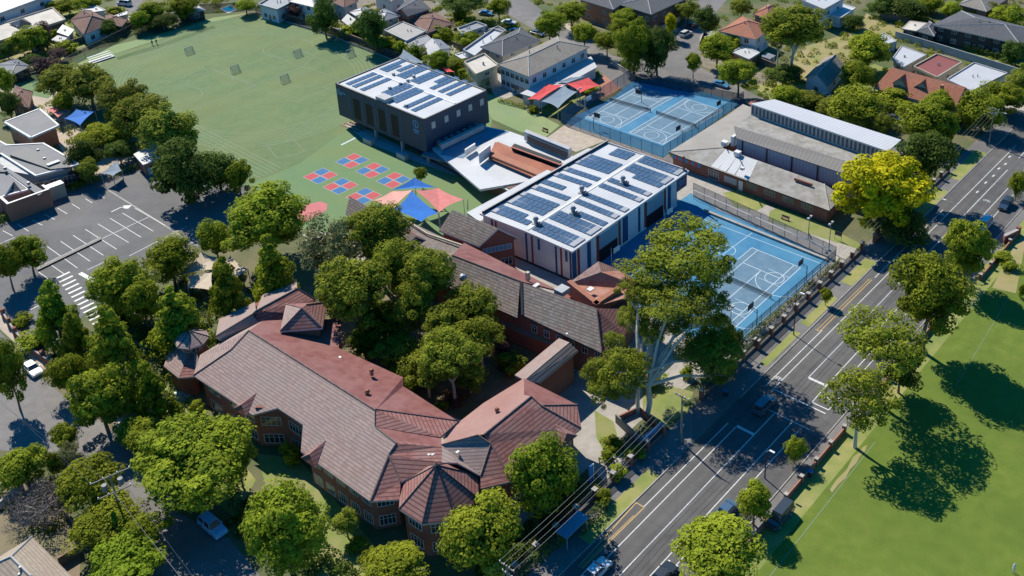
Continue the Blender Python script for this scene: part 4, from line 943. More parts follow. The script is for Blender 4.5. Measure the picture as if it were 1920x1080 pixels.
# ================================================================= COURTS, MARKINGS
def quadmap(q, x, y, L=23.77, W=10.97):
    """point on a court: q = near-left, near-right, far-right, far-left"""
    a, b = x/L, y/W
    return q[0]*(1-a)*(1-b)+q[1]*(1-a)*b+q[2]*a*b+q[3]*a*(1-b)
def court(q, name_parent, z, slate=True, arcs=((0, 1), (1, 1))):
    L, W = 23.77, 10.97; f = lambda x, y: quadmap(q, x, y)
    if slate: tag(MB().face(poly_z([f(0, 0), f(0, W), f(L, W), f(L, 0)], z), M['court_slate']).build('court_inner'), kind='structure')
    mb = MB(); z2 = z+.005
    def ln(x0, y0, x1, y1, w_=.14): mb.strip(f(x0, y0), f(x1, y1), w_, z2, M['court_line'])
    for y in (0, 1.37, W-1.37, W): ln(0, y, L, y)
    for x in (0, L): ln(x, 0, x, W)
    for x in (L/2-6.4, L/2+6.4): ln(x, 1.37, x, W-1.37)
    ln(L/2-6.4, W/2, L/2+6.4, W/2)
    return mb, f
def arc(mb, c, r, a0, a1, z, w_=.12, n=18, m='court_line'):
    pts = [Vector((c.x+r*cos(a0+(a1-a0)*k/n), c.y+r*sin(a0+(a1-a0)*k/n), z)) for k in range(n+1)]
    mb.sstrip(pts, w_, z, M[m])
court_a = sheet('sports_court', [(1055, 229), (1150, 183), (1184, 153), (1225, 148), (1392, 192), (1243, 296)], .05, M['court_blue'])
court_b = sheet('sports_court', [(1060, 560), (1090, 500), (1296, 362), (1345, 393), (1560, 487), (1372, 660), (1310, 640), (1250, 600), (1170, 560)], .05, M['court_blue'])
qA = [P(1096.6, 219.7), P(1160.3, 241.3), P(1268, 179.4), P(1196, 163)]
qB = [P(1180, 248.7), P(1242.8, 271.3), P(1356.3, 207.5), P(1285, 185)]
c3 = [P(1373.3, 618.9), P(1501.1, 502.2), P(1410, 464.7)]; qC = [c3[0]+c3[2]-c3[1], c3[0], c3[1], c3[2]]
for q, par in ((qA, court_a), (qB, court_a), (qC, court_b)):
    mb, f = court(q, par, .056)
    W = 10.97; L = 23.77; ea = atan2((f(L, 0)-f(0, 0)).y, (f(L, 0)-f(0, 0)).x)
    for x in ((2.2, L-2.2) if q is not qC else (6, L-6)):
        s_ = 1 if x < L/2 else -1
        c = f(x, W/2 if q is not qC else W-2.2)
        arc(mb, f(x if q is not qC else x, W-.5), 4.9, ea+pi*.5, ea+pi*1.5 , .064) if q is qC else arc(mb, f(0 if s_ > 0 else L, W/2), 4.9, ea-pi/2 if s_ > 0 else ea+pi/2, ea+pi/2 if s_ > 0 else ea+pi*1.5, .064)
        arc(mb, c, 1.8, 0, 2*pi, .066)
        if q is qC: mb.strip(f(x-1.8, W), f(x-1.8, W-4.6), .1, .064, M['court_line']); mb.strip(f(x+1.8, W), f(x+1.8, W-4.6), .1, .064, M['court_line'])
    mb.build('court_marking', par)
mb = MB()                                   # outer basketball lines, faint
mb.strip(P(1310, 408), P(1545, 497), .12, .058, M['court_line']); mb.strip(P(1545, 497), P(1385, 640), .12, .058, M['court_line']); mb.strip(P(1410, 437), P(1355, 478), .12, .058, M['court_line'])
arc(mb, P(1362, 470), 1.8, 0, 2*pi, .06)
mb.strip(P(1175, 524), P(1240, 478), .14, .058, M['court_line']); mb.build('court_marking', court_b)
def net(a, b, label):
    a, b = Vector((a.x, a.y, .05)), Vector((b.x, b.y, .05)); d = (b-a).normalized(); T = thing('tennis_net', label, 'net', (a+b)/2, 'tennis nets across the blue courts')
    for p in (a, b): MB().tube(p, p+Vector((0, 0, 1.1)), .06, .06, M['darkmetal'], 6).build('post', T)
    MB().quadbox(a+Vector((0, 0, .95)), b+Vector((0, 0, .95)), b+Vector((0, 0, .1)), a+Vector((0, 0, .1)), .02, M['netmesh']).build('mesh', T)
    up_ = Vector((0, 0, 1)); MB().tube(a+up_*1.0, b+up_*1.0, .05, .05, M['court_line'], 4).build('top_band', T)
for q, lb in ((qA, 'tennis net on the left upper blue court'), (qB, 'tennis net on the upper blue court nearest the old gymnasium'), (qC, 'tennis net on the lower blue court beside the road')):
    net(quadmap(q, 11.885, -.6), quadmap(q, 11.885, 11.6), lb)

def hoop(base, face, label, white=False, h=3.05):
    """netball and basketball tower: face = direction the board looks"""
    T = thing('basketball_hoop', label, 'basketball hoop', base, 'hoops on the blue courts'); face = face.normalized(); up_ = Vector((0, 0, 1)); base = Vector(base)
    MB().tube(base, base+up_*3.2, .09, .07, M['white'] if white else M['darkmetal'], 6).build('post', T)
    c = base+face*1.3; m = MB().tube(base+up_*3.1, c+up_*3.3, .05, .05, M['darkmetal'], 4).tube(base+up_*2.5, c+up_*3.0, .04, .04, M['darkmetal'], 4); m.build('arm', T)
    s = Vector((-face.y, face.x, 0)); m = MB(); m.prism([c-s*.9, c+s*.9, c+s*.9+face*.06, c-s*.9+face*.06], 2.9, 4.05, M['white'] if white else M['dgrey']); m.build('backboard', T)
    r = MB(); cc = c+face*.32+up_*3.05
    for k in range(10): r.tube(cc+Vector((cos(k*.628)*.23, sin(k*.628)*.23, 0)), cc+Vector((cos((k+1)*.628)*.23, sin((k+1)*.628)*.23, 0)), .025, .025, M['sq_red'], 4, False)
    r.build('ring', T)
for (u, v, fc, lb, wh) in ((1197, 172, DA*-1, 'dark backboard hoop at the far end of the left upper court', 0), (1119, 216, DA, 'dark backboard hoop at the near end of the left upper court', 0),
                       (1272, 240, DN*-1, 'dark backboard hoop at the near gymnasium side of the upper courts', 0), (1348, 193, DN*-1, 'dark backboard hoop at the far right corner of the upper courts', 0),
                       (1104, 184, DN, 'white backboard hoop inside the left fence of the upper courts', 1), (1502, 492, DN*-1, 'dark backboard hoop at the far end of the roadside court', 0),
                       (1408, 574, DN*-1, 'dark backboard hoop at the near end of the roadside court', 0), (1256, 395, DN, 'white backboard hoop in the shade near the far end of the striped hall', 1),
                       (1156, 467, DN, 'white backboard hoop in the shade near the front of the striped hall', 1)):
    p = P(u, v, 3.5); b = p-fc.normalized()*1.3; hoop(Vector((b.x, b.y, .05)), fc, lb, bool(wh))

def fence(pts, h, label, step=3.0, m='chain', posts='darkmetal', base=None, name='chain_fence', cat='fence', group=None, rail=True, pr=.05):
    pts = [Vector((p.x, p.y, 0)) for p in pts]; T = thing(name, label, cat, pts[0], group)
    n_ = 0; up_ = Vector((0, 0, 1)); segs = []
    for a, b in zip(pts[:-1], pts[1:]):
        d = b-a; L = d.length; k = max(1, round(L/step)); d.normalize(); o = Vector((-d.y, d.x, 0))*.02
        MB().quadbox(a+up_*h-o, b+up_*h-o, b+up_*.05-o, a+up_*.05-o, .02, M[m]).build('fence_panel', T)
        if rail: MB().tube(a+up_*h, b+up_*h, .04, .04, M[posts], 4).build('rail', T)
        if base: q = [a-o*8, b-o*8, b+o*8, a+o*8]; MB().prism(q, 0, .35, M[base]).build('plinth', T)
        for i in range(k+1):
            if i == k and b is not pts[-1]: continue
            if n_ > 95: break
            p = a+d*(L*i/k); MB().tube(p, p+up_*(h+.05), pr, pr, M[posts], 5).build('post', T); n_ += 1
    return T
fence([P(1052, 231), P(1243, 298)], 3.2, 'tall mesh fence on the near side of the upper blue courts')
fence([P(1243, 298), P(1394, 193)], 3.2, 'tall mesh fence between the upper blue courts and the old gymnasium')
fence([P(1052, 231), P(1182, 152)], 3.2, 'tall mesh fence between the red shade sails and the upper blue courts')
fence([P(1182, 152), P(1394, 193)], 2.4, 'dark mesh fence on the street side of the upper blue courts', m='netmesh')
fence([P(1300, 368), P(1566, 490)], 3.2, 'tall mesh fence between the roadside blue court and the gymnasium lawn', base='concrete')
fence([P(1566, 490), P(1374, 660)], 2.6, 'mesh fence along the road side of the lower blue court')
wl_ = thing('low_wall', 'long low pale seat wall inside the fence of the roadside court', 'wall', P(1320, 395)); MB().prism([P(1321, 395), P(1552, 488), P(1550, 491), P(1319, 398)], .05, .5, M['kerb']).build('wall', wl_)
for i, (a, b) in enumerate((((1300, 372), (1408, 420)), ((1417, 424), (1552, 484)))):
    g_ = thing('goal_frame', ('long white framed sports goal left', 'long white framed sports goal right')[i]+' of the gap by the roadside court fence', 'goal'); a, b = P(*a), P(*b); g_.location = a
    MB().path([b, b+Vector((0, 0, 2)), a+Vector((0, 0, 2)), a], .06, M['white'], 5).build('frame', g_)

# ---- sports field lines
fm = MB()
def cat(pts, n=8, closed=True):
    out = []; N_ = len(pts)
    for i in range(N_ if closed else N_-1):
        p0, p1, p2, p3 = (pts[(i-1) % N_], pts[i], pts[(i+1) % N_], pts[(i+2) % N_]) if closed else (pts[max(i-1, 0)], pts[i], pts[i+1], pts[min(i+2, N_-1)])
        for k in range(n):
            t = k/n; out.append(.5*((2*p1)+(p2-p0)*t+(2*p0-5*p1+4*p2-p3)*t*t+(3*p1-p0-3*p2+p3)*t**3))
    out.append(out[0] if closed else pts[-1]); return out
ov = [P(*q) for q in ((247, 154), (268, 180), (315, 212), (395, 243), (464, 249), (532, 240), (601, 216), (655, 175), (666, 133), (635, 102), (567, 75), (464, 65), (360, 80), (275, 118))]
ov = cat(ov, 6); cen = sum(ov, Vector((0, 0, 0)))/len(ov)
for k in range(8):
    pts = [p+(p-cen).normalized()*(k*1.15) for p in ov]
    fm.sstrip(pts, .16, .037, M['turf_lane'])
for k in range(8):
    f_ = k/7; fm.strip(P(362, 232).lerp(P(398, 300), f_), P(528, 316).lerp(P(472, 342), f_), .18, .040, M['turf_lane'])
def poly_line(px, w_=.14, closed=True, z=.042):
    pts = [P(*q) for q in px]; pts = pts+[pts[0]] if closed else pts; fm.sstrip(pts, w_, z, M['turf_line'])
poly_line(((385, 125), (470, 160), (545, 185), (560, 178), (642, 150), (570, 125), (470, 160)), closed=False)
poly_line(((500, 98), (522, 80), (590, 105), (565, 128)), closed=True); poly_line(((518, 172), (556, 160), (620, 165), (560, 185)), closed=True)
poly_line(((502, 275), (550, 262), (572, 284), (520, 297)), closed=True); poly_line(((270, 178), (345, 212), (480, 160), (385, 125)), closed=True)
arc(fm, P(318, 184), 8, 0, 2*pi, .043, .14, 30, 'turf_line'); arc(fm, P(540, 90), 7, 0, 2*pi, .043, .14, 30, 'turf_line'); arc(fm, P(395, 150), 6, 0, 2*pi, .044, .12, 24, 'turf_line')
fm.strip(P(640, 272), P(668, 258), .5, .045, M['court_line']); fm.build('field_marking', field)
# playground squares
pm_ = MB()
for i, (u, v, sw) in enumerate(((660.7, 301.7, 0), (698.7, 319.5, 0), (738, 338, 0), (601, 330, 1), (639, 349, 1), (682, 368, 1))):
    c = P(u, v); s_ = 2.45
    for a, b, red in ((1, -1, 1), (-1, 1, 1), (1, 1, 0), (-1, -1, 0)):
        # +DA+... diagonals: up, right, down, left in the photo
        q = c+DA*(a*s_*.56)+DN*(b*s_*.56); red_ = bool(red) != bool(sw)
        h = s_/2+.12; o = [q+DA*(x*h)+DN*(y*h) for x, y in ((-1, 1), (1, 1), (1, -1), (-1, -1))]; pm_.face(poly_z(o, .040), M['sq_edge'])
        h = s_/2; o = [q+DA*(x*h)+DN*(y*h) for x, y in ((-1, 1), (1, 1), (1, -1), (-1, -1))]; pm_.face(poly_z(o, .046), M['sq_red'] if red_ else M['sq_blue'])
pm_.build('painted_squares', play)
sheet('red_patch', [(552, 412), (556, 397), (575, 384), (600, 378), (614, 383), (612, 395), (590, 408), (568, 418)], .048, mat('pink_play_surface', (.56, .17, .17), (.48, .15, .155), .6, detail=6))
# hopscotch and lines on the pale turf
pl_ = MB(); pl_.strip(P(915, 196), P(1018, 240), .2, .04, M['turf_line']); pl_.strip(P(930, 222), P(965, 210), .12, .04, M['turf_line'])
for k in range(5): pl_.strip(P(925+k*9, 203+k*3), P(940+k*9, 197+k*3), .12, .041, M['turf_line'])
pl_.build('court_marking', play)

# ---- road markings
rm = MB(); Z = .026; W_ = M['paint']
def rl(s0, s1, t0, t1=None, w_=.14, m=W_): rm.strip(RD(s0, t0), RD(s1, t0 if t1 is None else t1), w_, Z, m)
rl(-60, 38, .0, .1, .16); rl(48.7, 137, .1, .3, .16); rl(144, 300, .3, .4, .16)
rl(-60, 32, -2.95, -2.95); rl(43, 150, -2.95, -2.4)
rl(11, 32, -4.4, -4.35); rl(43, 61, -4.3, -4.15); rl(81, 112, -4.1, -4.0)
rl(-60, 38, 3.1, 3.2); rl(48.5, 150, 3.3, 3.3)
rl(-10, 8, 4.8); rl(22, 37, 4.9); rl(43.9, 66, 6.25, 6.3); rl(52, 130, 5.1, 5.2)
for s_, t0, t1, w_ in ((32.3, -2.95, .1, .5), (48.7, .1, 3.3, .5), (38.3, -2.9, 6.2, .16), (42.9, -3.0, 6.3, .22), (43.9, 3.4, 6.25, .2), (48.5, 3.3, 3.4, .3)):
    rm.strip(RD(s_, t0), RD(s_, t1), w_, Z+.001, W_)
rm.strip(RD(43.9, 3.4), RD(48.7, 3.3), .14, Z, W_)
# bicycle symbols
for s_, t in ((45.9, 4.6), (45.5, -3.65), (110, -3.4), (121, 1.7)):
    for dx in (-.42, .42): arc(rm, RD(s_, t)+DN*dx, .3, 0, 2*pi, Z+.002, .1, 10, 'paint')
    rm.strip(RD(s_, t-.42), RD(s_+.45, t-.1), .09, Z+.003, W_); rm.strip(RD(s_+.45, t-.1), RD(s_, t+.4), .09, Z+.003, W_); rm.strip(RD(s_+.45, t-.3), RD(s_+.45, t+.35), .09, Z+.004, W_)
# small dashed lettering far along the right lane
for s_, t in ((128, -1.4), (132, -1.2), (136, -1.5), (139, -1.1), (123, -1.3), (143, -1.6)): rm.strip(RD(s_, t), RD(s_+1.0, t+.1), .35, Z+.002, W_)
# yellow bus-bay boxes
def ybox(s0, s1, ta, tb, tap=2.0):
    y = M['paint_y']
    rm.strip(RD(s1, ta), RD(s1, tb), .16, Z+.002, y); rm.strip(RD(s1, ta), RD(s0, tb-.7), .16, Z+.003, y); rm.strip(RD(s1, tb), RD(s0, tb-.1), .16, Z+.002, y); rm.strip(RD(s1-2, tb-.25), RD(s0, tb-.4), .1, Z+.001, y)
ybox(-2, 11, -5.7, -4.3)
rm.strip(RD(60.5, -5.2), RD(60.5, -4.1), .16, Z+.002, M['paint_y']); rm.strip(RD(60.5, -4.3), RD(80, -4.25), .16, Z+.003, M['paint_y']); rm.strip(RD(60.5, -4.9), RD(80, -4.7), .12, Z+.003, M['paint_y'])
rm.build('road_marking', road)
# ---- car park markings
cm = MB(); px = lambda x, y: P(x/4, 270+y/4)
for a, b in (((355, 770), (580, 930)), ((455, 730), (675, 880)), ((548, 685), (775, 835)), ((640, 640), (875, 790)), ((735, 600), (965, 740)), ((825, 557), (1058, 700)), ((918, 518), (1150, 655)), ((380, 905), (480, 975)), ((290, 960), (360, 1010)),
             ((1010, 480), (1240, 612)), ((430, 480), (505, 525)), ((540, 450), (600, 487)), ((640, 410), (692, 443)), ((735, 378), (785, 405)), ((335, 530), (412, 567)), ((240, 570), (318, 610)), ((130, 600), (215, 655)), ((20, 650), (95, 690)),
             ((970, 840), (1405, 615)), ((655, 945), (820, 868)), ((765, 710), (1115, 548)), ((0, 750), (110, 700))):
    cm.strip(px(*a), px(*b), .13, .028, W_)
cm.strip(px(780, 325), px(1480, 765), .35, .0275, M['kerb']); cm.strip(px(1045, 895), px(1530, 635), .16, .0275, M['concrete_warm']); cm.strip(px(680, 1000), px(1050, 880), .16, .0275, M['concrete_warm'])
cm.sstrip([px(835, 510), px(900, 478), px(960, 470)], .25, .03, W_); cm.face(poly_z([px(925, 462), px(990, 460), px(960, 486), px(930, 484)][::-1], .032), W_)
for k in range(14):                                 # zebra crossing
    a = P(106+5.6*k, 522+7.2*k); b = P(131+5.6*k, 510+7.2*k); cm.strip(a, b, .5, .03, W_)
cm.strip(P(150, 512), P(182, 530), .8, .029, W_); cm.strip(P(55, 582), P(95, 562), .2, .03, W_)
cm.build('parking_marking', cp)
kk = thing('kerb_island', 'long dark low kerb down the middle of the parking bays', 'kerb', px(280, 945)); MB().prism([px(275, 935), px(755, 705), px(765, 722), px(285, 955)], .02, .3, M['dgrey']).prism([px(282, 941), px(758, 711), px(762, 716), px(284, 947)], .3, .34, M['kerb']).build('kerb', kk)

# ================================================================= STREET FURNITURE
def pole(top, h, label, ax=None, arms=((0, 2.2),), lamp=False, steel=False):
    b = Vector((top.x, top.y, 0)); T = thing('power_pole', label, 'power pole', b, 'power poles'); m = M['polew']
    MB().tube(b, b+UP*h, .17, .11, m, 8).build('pole', T); ax = (ax or DN).normalized(); ends = []
    for dz, w_ in arms:
        z = h-.3-dz; o = MB().box(b+UP*z, w_, .12, .14, m, ax).build('crossarm', T)
        for f_ in (-.95, -.35, .35, .95):
            q = b+UP*(z+.14)+ax*(w_/2*f_); MB().tube(q, q+UP*.22, .05, .07, M['white'], 6).build('insulator', o)
            ends.append(q+UP*.2)
    MB().box(b+UP*(h*.35)+ax*.2, .25, .25, .5, M['galv'], ax).build('junction_box', T)
    if lamp:
        MB().path([b+UP*(h-1.2), b+UP*(h-.6)+ax*1.2, b+UP*(h-.5)+ax*2.4], .05, M['galv']).build('lamp_arm', T); MB().box(b+UP*(h-.62)+ax*2.6, .7, .28, .14, M['ltgrey'], ax).build('lamp', T)
    return b, ends
def wire(a, b, label, sag=.5, r=.03, n=10, grp='overhead power lines'):
    pts = [a.lerp(b, k/n)-UP*(sag*4*(k/n)*(1-k/n)) for k in range(n+1)]
    o = MB().path(pts, r*.6, M['wire'], 3).build('power_line'); tag(o, label, 'power line', grp)
hP = 9.0
pt = [P(950, 1060, hP), P(1279, 742, hP-.2), P(1694.5, 366, hP-.6), P(1864, 203, hP)]
pE = []
for i, (p, lb) in enumerate(zip(pt, ('timber power pole rising from the bottom edge of the photo beside the school corner', 'timber power pole in the shade of the big gum on the footpath', 'timber power pole in front of the golden elm', 'timber power pole at the far street corner top right'))):
    pE.append(pole(p, p.z, lb, arms=((0, 2.4), (1.2, 1.6)) if i in (0, 3) else ((0, 2.4),), lamp=(i == 3))[1])
nm = ('first', 'second', 'third', 'fourth')
for i in range(3):
    for k in range(4):
        wire(pE[i][k], pE[i+1][k], f'{nm[k]} overhead wire from the fence, '+('from the bottom edge to the gum tree pole', 'between the gum tree pole and the golden elm pole', 'between the golden elm pole and the corner pole')[i], .7, .035 if i < 2 else .03)
s0 = pE[0]
for k in range(4): wire(s0[k], s0[k]-DA*30, f'{nm[k]} overhead wire leaving the bottom edge of the photo')
tp = P(206, 890, 9.6)
b_, e_ = pole(tp, 9.6, 'tall power pole with double crossarms and transformer among the street trees', ax=Vector((.8, .6, 0)), arms=((0, 5.0), (2.8, 4.2)))
tr = [o for o in COL.objects if o.name.startswith('power_pole') and (Vector(o.location)-b_).length < .1][0]
sx = Vector((.8, .6, 0)); MB().tube(b_+UP*7.4+sx*1.0, b_+UP*8.4+sx*1.0, .35, .35, M['grey'], 10).build('transformer', tr); MB().tube(b_+UP*7.4-sx*1.0, b_+UP*8.4-sx*1.0, .35, .35, M['grey'], 10).build('transformer', tr)
for k, (eu, ev) in enumerate(((-60, 690), (-60, 708))):
    wire(e_[k], P(eu, ev, 9), f'{nm[k]} wire over the left side street'); wire(e_[k+1], P(395+20*k, 1150, 9), f'{nm[k]} wire over the shaded street at the bottom')
# street lights
def street_light(base, h, d, label, arm=2.6, r=.07):
    T = thing('street_lamp', label, 'street lamp', base, 'street lamps'); base = Vector(base); d = d.normalized()
    MB().tube(base, base+UP*h, r*1.5, r, M['darkmetal'] if arm < 3 else M['galv'], 8).build('pole', T)
    MB().path([base+UP*h, base+UP*(h+.5)+d*arm*.6, base+UP*(h+.6)+d*arm], .045, M['galv']).build('arm', T); MB().box(base+UP*(h+.55)+d*(arm+.3), .8, .3, .13, M['white'], d).build('lamp', T)
street_light(P(1488, 628), 8.3, DN, 'tall dark street lamp casting a long shadow across the road beside the blue court', .8)
street_light(P(1434, 897), 4.8, DN, 'slim dark street lamp standing in deep shade by the right lane', .6)
b = P(1812, 393, 7.5); street_light(Vector((b.x, b.y, 0)), 7.5, DN*-1, 'pale street lamp arching over the road near the golden elm', 4.2)
def flood(u, v, z, label):
    t_ = P(u, v, z); T = thing('floodlight', label, 'floodlight', (t_.x, t_.y, 0), 'floodlights'); b = Vector((t_.x, t_.y, 0)); MB().tube(b, t_, .09, .06, M['grey'], 6).build('pole', T)
    for k in (-1, 1): MB().box(t_+DA*(k*.55), .5, .4, .3, M['ltgrey'], DA).build('lamp', T)
    MB().box(t_-UP*.1, 1.3, .1, .1, M['grey'], DA).build('bracket', T)
flood(1558, 420, 6, 'twin headed floodlight on the gymnasium lawn'); flood(1518, 409, 5, 'floodlight at the middle of the gymnasium path'); flood(1371, 579, 7, 'twin headed floodlight at the roadside corner of the lower court'); flood(1086, 168, 5, 'floodlight behind the red shade sails')
# red brick fence of the school along the road
def picket(s0, s1, label, t=-10.6, h=1.5):
    T = thing('brick_fence', label, 'fence', RD(s0, t), 'brick fences along the main road')
    MB().prism([RD(s0, t-.15), RD(s1, t-.15), RD(s1, t+.15), RD(s0, t+.15)], 0, .5, M['brick'], M['kerb']).build('base_wall', T)
    n = max(1, int((s1-s0)/4)); 
    for k in range(n+1): s_ = s0+(s1-s0)*k/n; MB().box(RD(s_, t), .6, .6, h+.3, M['brick'], DA).box(RD(s_, t, h+.3), .75, .75, .12, M['concrete'], DA).build('pier', T)
    MB().prism([RD(s0, t-.02), RD(s1, t-.02), RD(s1, t+.02), RD(s0, t+.02)], .5, h, M['netmesh']).build('railing', T)
    MB().tube(RD(s0, t, h), RD(s1, t, h), .04, .04, M['darkmetal'], 4).build('rail', T)
picket(-20, 24, 'red brick and railing fence along the footpath below the turret'); picket(34, 50, 'red brick and railing fence beside the white gum lawn'); picket(50, 88, 'red brick and railing fence beside the lower blue court', t=-10.2); picket(92, 128, 'red brick and railing fence beside the golden elm', t=-9.6)
def parkfence(s0, s1, label, t=10.4):
    T = thing('picket_fence', label, 'fence', RD(s0, t), 'red fences on the park side')
    MB().prism([RD(s0, t-.1), RD(s1, t-.1), RD(s1, t+.1), RD(s0, t+.1)], .0, .9, M['brick'], M['brick_o']).build('wall', T)
    n = max(1, int((s1-s0)/4.2))
    for k in range(n+1): MB().box(RD(s0+(s1-s0)*k/n, t), .5, .5, 1.3, M['brick'], DA).box(RD(s0+(s1-s0)*k/n, t, 1.3), .6, .6, .1, M['concrete'], DA).build('pier', T)
parkfence(-40, 41, 'low red brick park fence along the lower footpath'); parkfence(47, 88, 'low red brick park fence behind the roadside trees'); parkfence(92, 112, 'low red brick park fence with an angled gateway near the parked cars', 11.5)
wt_ = thing('brick_wall', 'angled red brick gateway wall at the park entrance', 'wall', P(1885, 470)); MB().prism([P(1880, 452), P(1908, 440), P(1909, 444), P(1882, 457)], 0, 1.6, M['brick'], M['concrete']).build('wall', wt_); MB().box(P(1908, 441), .8, .8, 1.9, M['brick'], DA).build('pier', wt_)
# side-street brick fence
T = thing('brick_fence', 'red brick fence with square piers along the left side street', 'fence', P(14, 610), None)
pts = [P(8, 595), P(30, 630), P(60, 662), P(100, 690)]
for a, b in zip(pts[:-1], pts[1:]):
    d = (b-a).normalized(); n = Vector((-d.y, d.x, 0))*.15; MB().prism([a-n, b-n, b+n, a+n], 0, 1.2, M['brick'], M['kerb']).build('wall', T)
for k in range(7): MB().box(pts[0].lerp(pts[1], min(1, k/2)) if k < 3 else pts[1].lerp(pts[3], (k-2)/4), .6, .6, 1.8, M['brick'], DA).build('pier', T)
# retaining structure with blue hoarding near the white gum
T = thing('garden_wall', 'angular blue grey walled garden bed at the foot of the big gum', 'wall', P(1180, 800))
ws = [P(1155, 792), P(1205, 840), P(1240, 812), P(1198, 772)]
for a, b, h, m in ((ws[0], ws[1], 1.6, 'grey'), (ws[1], ws[2], 2.0, 'bl'), (ws[2], ws[3], 1.0, 'brick'), (ws[3], ws[0], 1.0, 'brick')):
    d = (b-a).normalized(); n = Vector((-d.y, d.x, 0))*.12; MB().prism([a-n, b-n, b+n, a+n], 0, h, M[m] if m != 'bl' else mat('hoarding_blue', (.10, .32, .52))).build('wall', T)
# bus shelter
T = thing('bus_shelter', 'blue glass roofed bus shelter on the footpath under the street tree', 'bus shelter', P(1072, 1010)); c = P(1074, 1008)
for i, j in ((-2, -.8), (2, -.8), (-2, .8), (2, .8)): MB().tube(c+DA*i+DN*j, c+DA*i+DN*j+UP*2.3, .05, .05, M['ltgrey'], 5).build('post', T)
MB().box(c+UP*2.3, 4.6, 2.0, .12, mat('shelter_roof', (.12, .28, .40), rough=.3), DA).build('roof', T); MB().box(c-DN*.8+UP*.3, 4, .05, 1.8, M['glass'], DA).build('back_panel', T); MB().box(c-DN*.3+UP*.4, 3, .4, .08, M['wood'], DA).build('seat', T)
# sign board with blue face, on white panel: near the turret
T = thing('sign_board', 'tall blue and white school sign board beside the driveway', 'sign', P(1108, 895)); c = P(1108, 903)
MB().box(c, .9, .18, 2.9, mat('sign_blue', (.05, .20, .42)), DA).build('panel', T); MB().box(c+DA*.55, .16, .2, 2.9, M['white'], DA).build('post', T)
for k in range(3): MB().box(c+DN*.1+UP*(1.7-.35*k), .6, .02, .12, M['sign_lt'], DA).build('lettering', T)
T = thing('notice_board', 'small two legged notice board on the pale lawn by the gymnasium', 'sign', P(1570, 452)); c = P(1571, 450)
MB().box(c+UP*1.0, 1.5, .08, .9, M['dgrey'], DN).build('board', T)
for k in (-1, 1): MB().tube(c+DN*(.7*k), c+DN*(.7*k)+UP*1.9, .04, .04, M['galv'], 5).build('leg', T)
def bench(p, ax, label, group=None):
    T = thing('bench', label, 'bench', p, group)
    MB().box(p+UP*.42, 1.8, .45, .06, M['wood'], ax).build('seat', T); n = Vector((-ax.y, ax.x, 0)); MB().box(p+UP*.5+n*.22, 1.8, .05, .4, M['wood'], ax).build('backrest', T)
    for k in (-1, 1): MB().box(p+ax*(.75*k), .08, .4, .42, M['dgrey'], ax).build('leg', T)
bench(P(1472, 412), DN, 'brown bench on the lawn beside the gymnasium path'); bench(P(1022, 247), DN, 'dark bench on the path by the pale turf')
T = thing('bollard', 'small dark bollard by the gymnasium path', 'bollard', P(1516, 437)); MB().tube(P(1516, 437), P(1516, 437, 1.0), .12, .1, M['darkmetal'], 8).build('post', T)
def bin_(p, label):
    T = thing('wheelie_bin', label, 'bin', p); MB().box(p, .6, .6, .95, M['dgrey'], DA).build('body', T); MB().box(p+UP*.95, .66, .7, .08, M['sq_blue'], DA).build('lid', T)
bin_(P(1360, 742), 'blue topped bin on the shaded footpath'); bin_(P(1519, 893), 'blue topped bin against the park fence')
# goals and other things on the field
def goal(u, v, label, s_=1.):
    T = thing('football_goal', label, 'goal', P(u, v), 'portable goals on the sports field'); c = P(u, v); a = DA*1.2*s_; n = DN*.5*s_
    p = [c-a, c+a, c+a+UP*2.0*s_, c-a+UP*2.0*s_]; MB().path([p[0], p[3], p[2], p[1]], .06, M['ltgrey'], 5).path([p[3], c-a+n*2], .04, M['ltgrey'], 4).path([p[2], c+a+n*2], .04, M['ltgrey'], 4).path([c-a+n*2, c+a+n*2], .04, M['ltgrey'], 4).build('frame', T)
    MB().quadbox(p[2], p[3], c-a+n*2, c+a+n*2, .01, M['goalnet']).build('net', T)
for u, v, lb in ((355, 100, 'portable goal near the far left of the field'), (441, 135, 'portable goal at the middle of the field'), (558, 105, 'portable goal near the far fence of the field'), (534, 153, 'white topped portable goal nearest the dark box building'), (657, 105, 'portable goal beside the far running lanes')): goal(u, v, lb)
T = thing('bleachers', 'white stepped bench seating beside the field', 'seating', P(193, 115)); a, b = P(174, 121), P(216, 107); d = (b-a).normalized(); n = Vector((-d.y, d.x, 0))
for k in range(4): MB().prism([a+n*(k*.75), b+n*(k*.75), b+n*(k*.75+.4), a+n*(k*.75+.4)], .35*k+.3, .35*k+.4, M['white']).build('bench_row', T)
MB().prism([a+n*.2, b+n*.2, b+n*2.6, a+n*2.6], .05, .25, M['galv']).build('frame', T)
fence([P(480, 24), P(600, 60), P(712, 103), P(760, 122)], 2.6, 'dark mesh fence along the far side of the sports field', m='netmesh', step=5, base='kerb')
fence([P(95, 140), P(135, 118), P(250, 60), P(380, 22), P(478, 16)], 2.4, 'tall dark fence behind the bleachers along the top of the field', m='netmesh', step=5)
fence([P(-20, 168), P(60, 150), P(95, 140)], 2.0, 'dark timber fence at the far left of the field', m='netmesh', step=4)

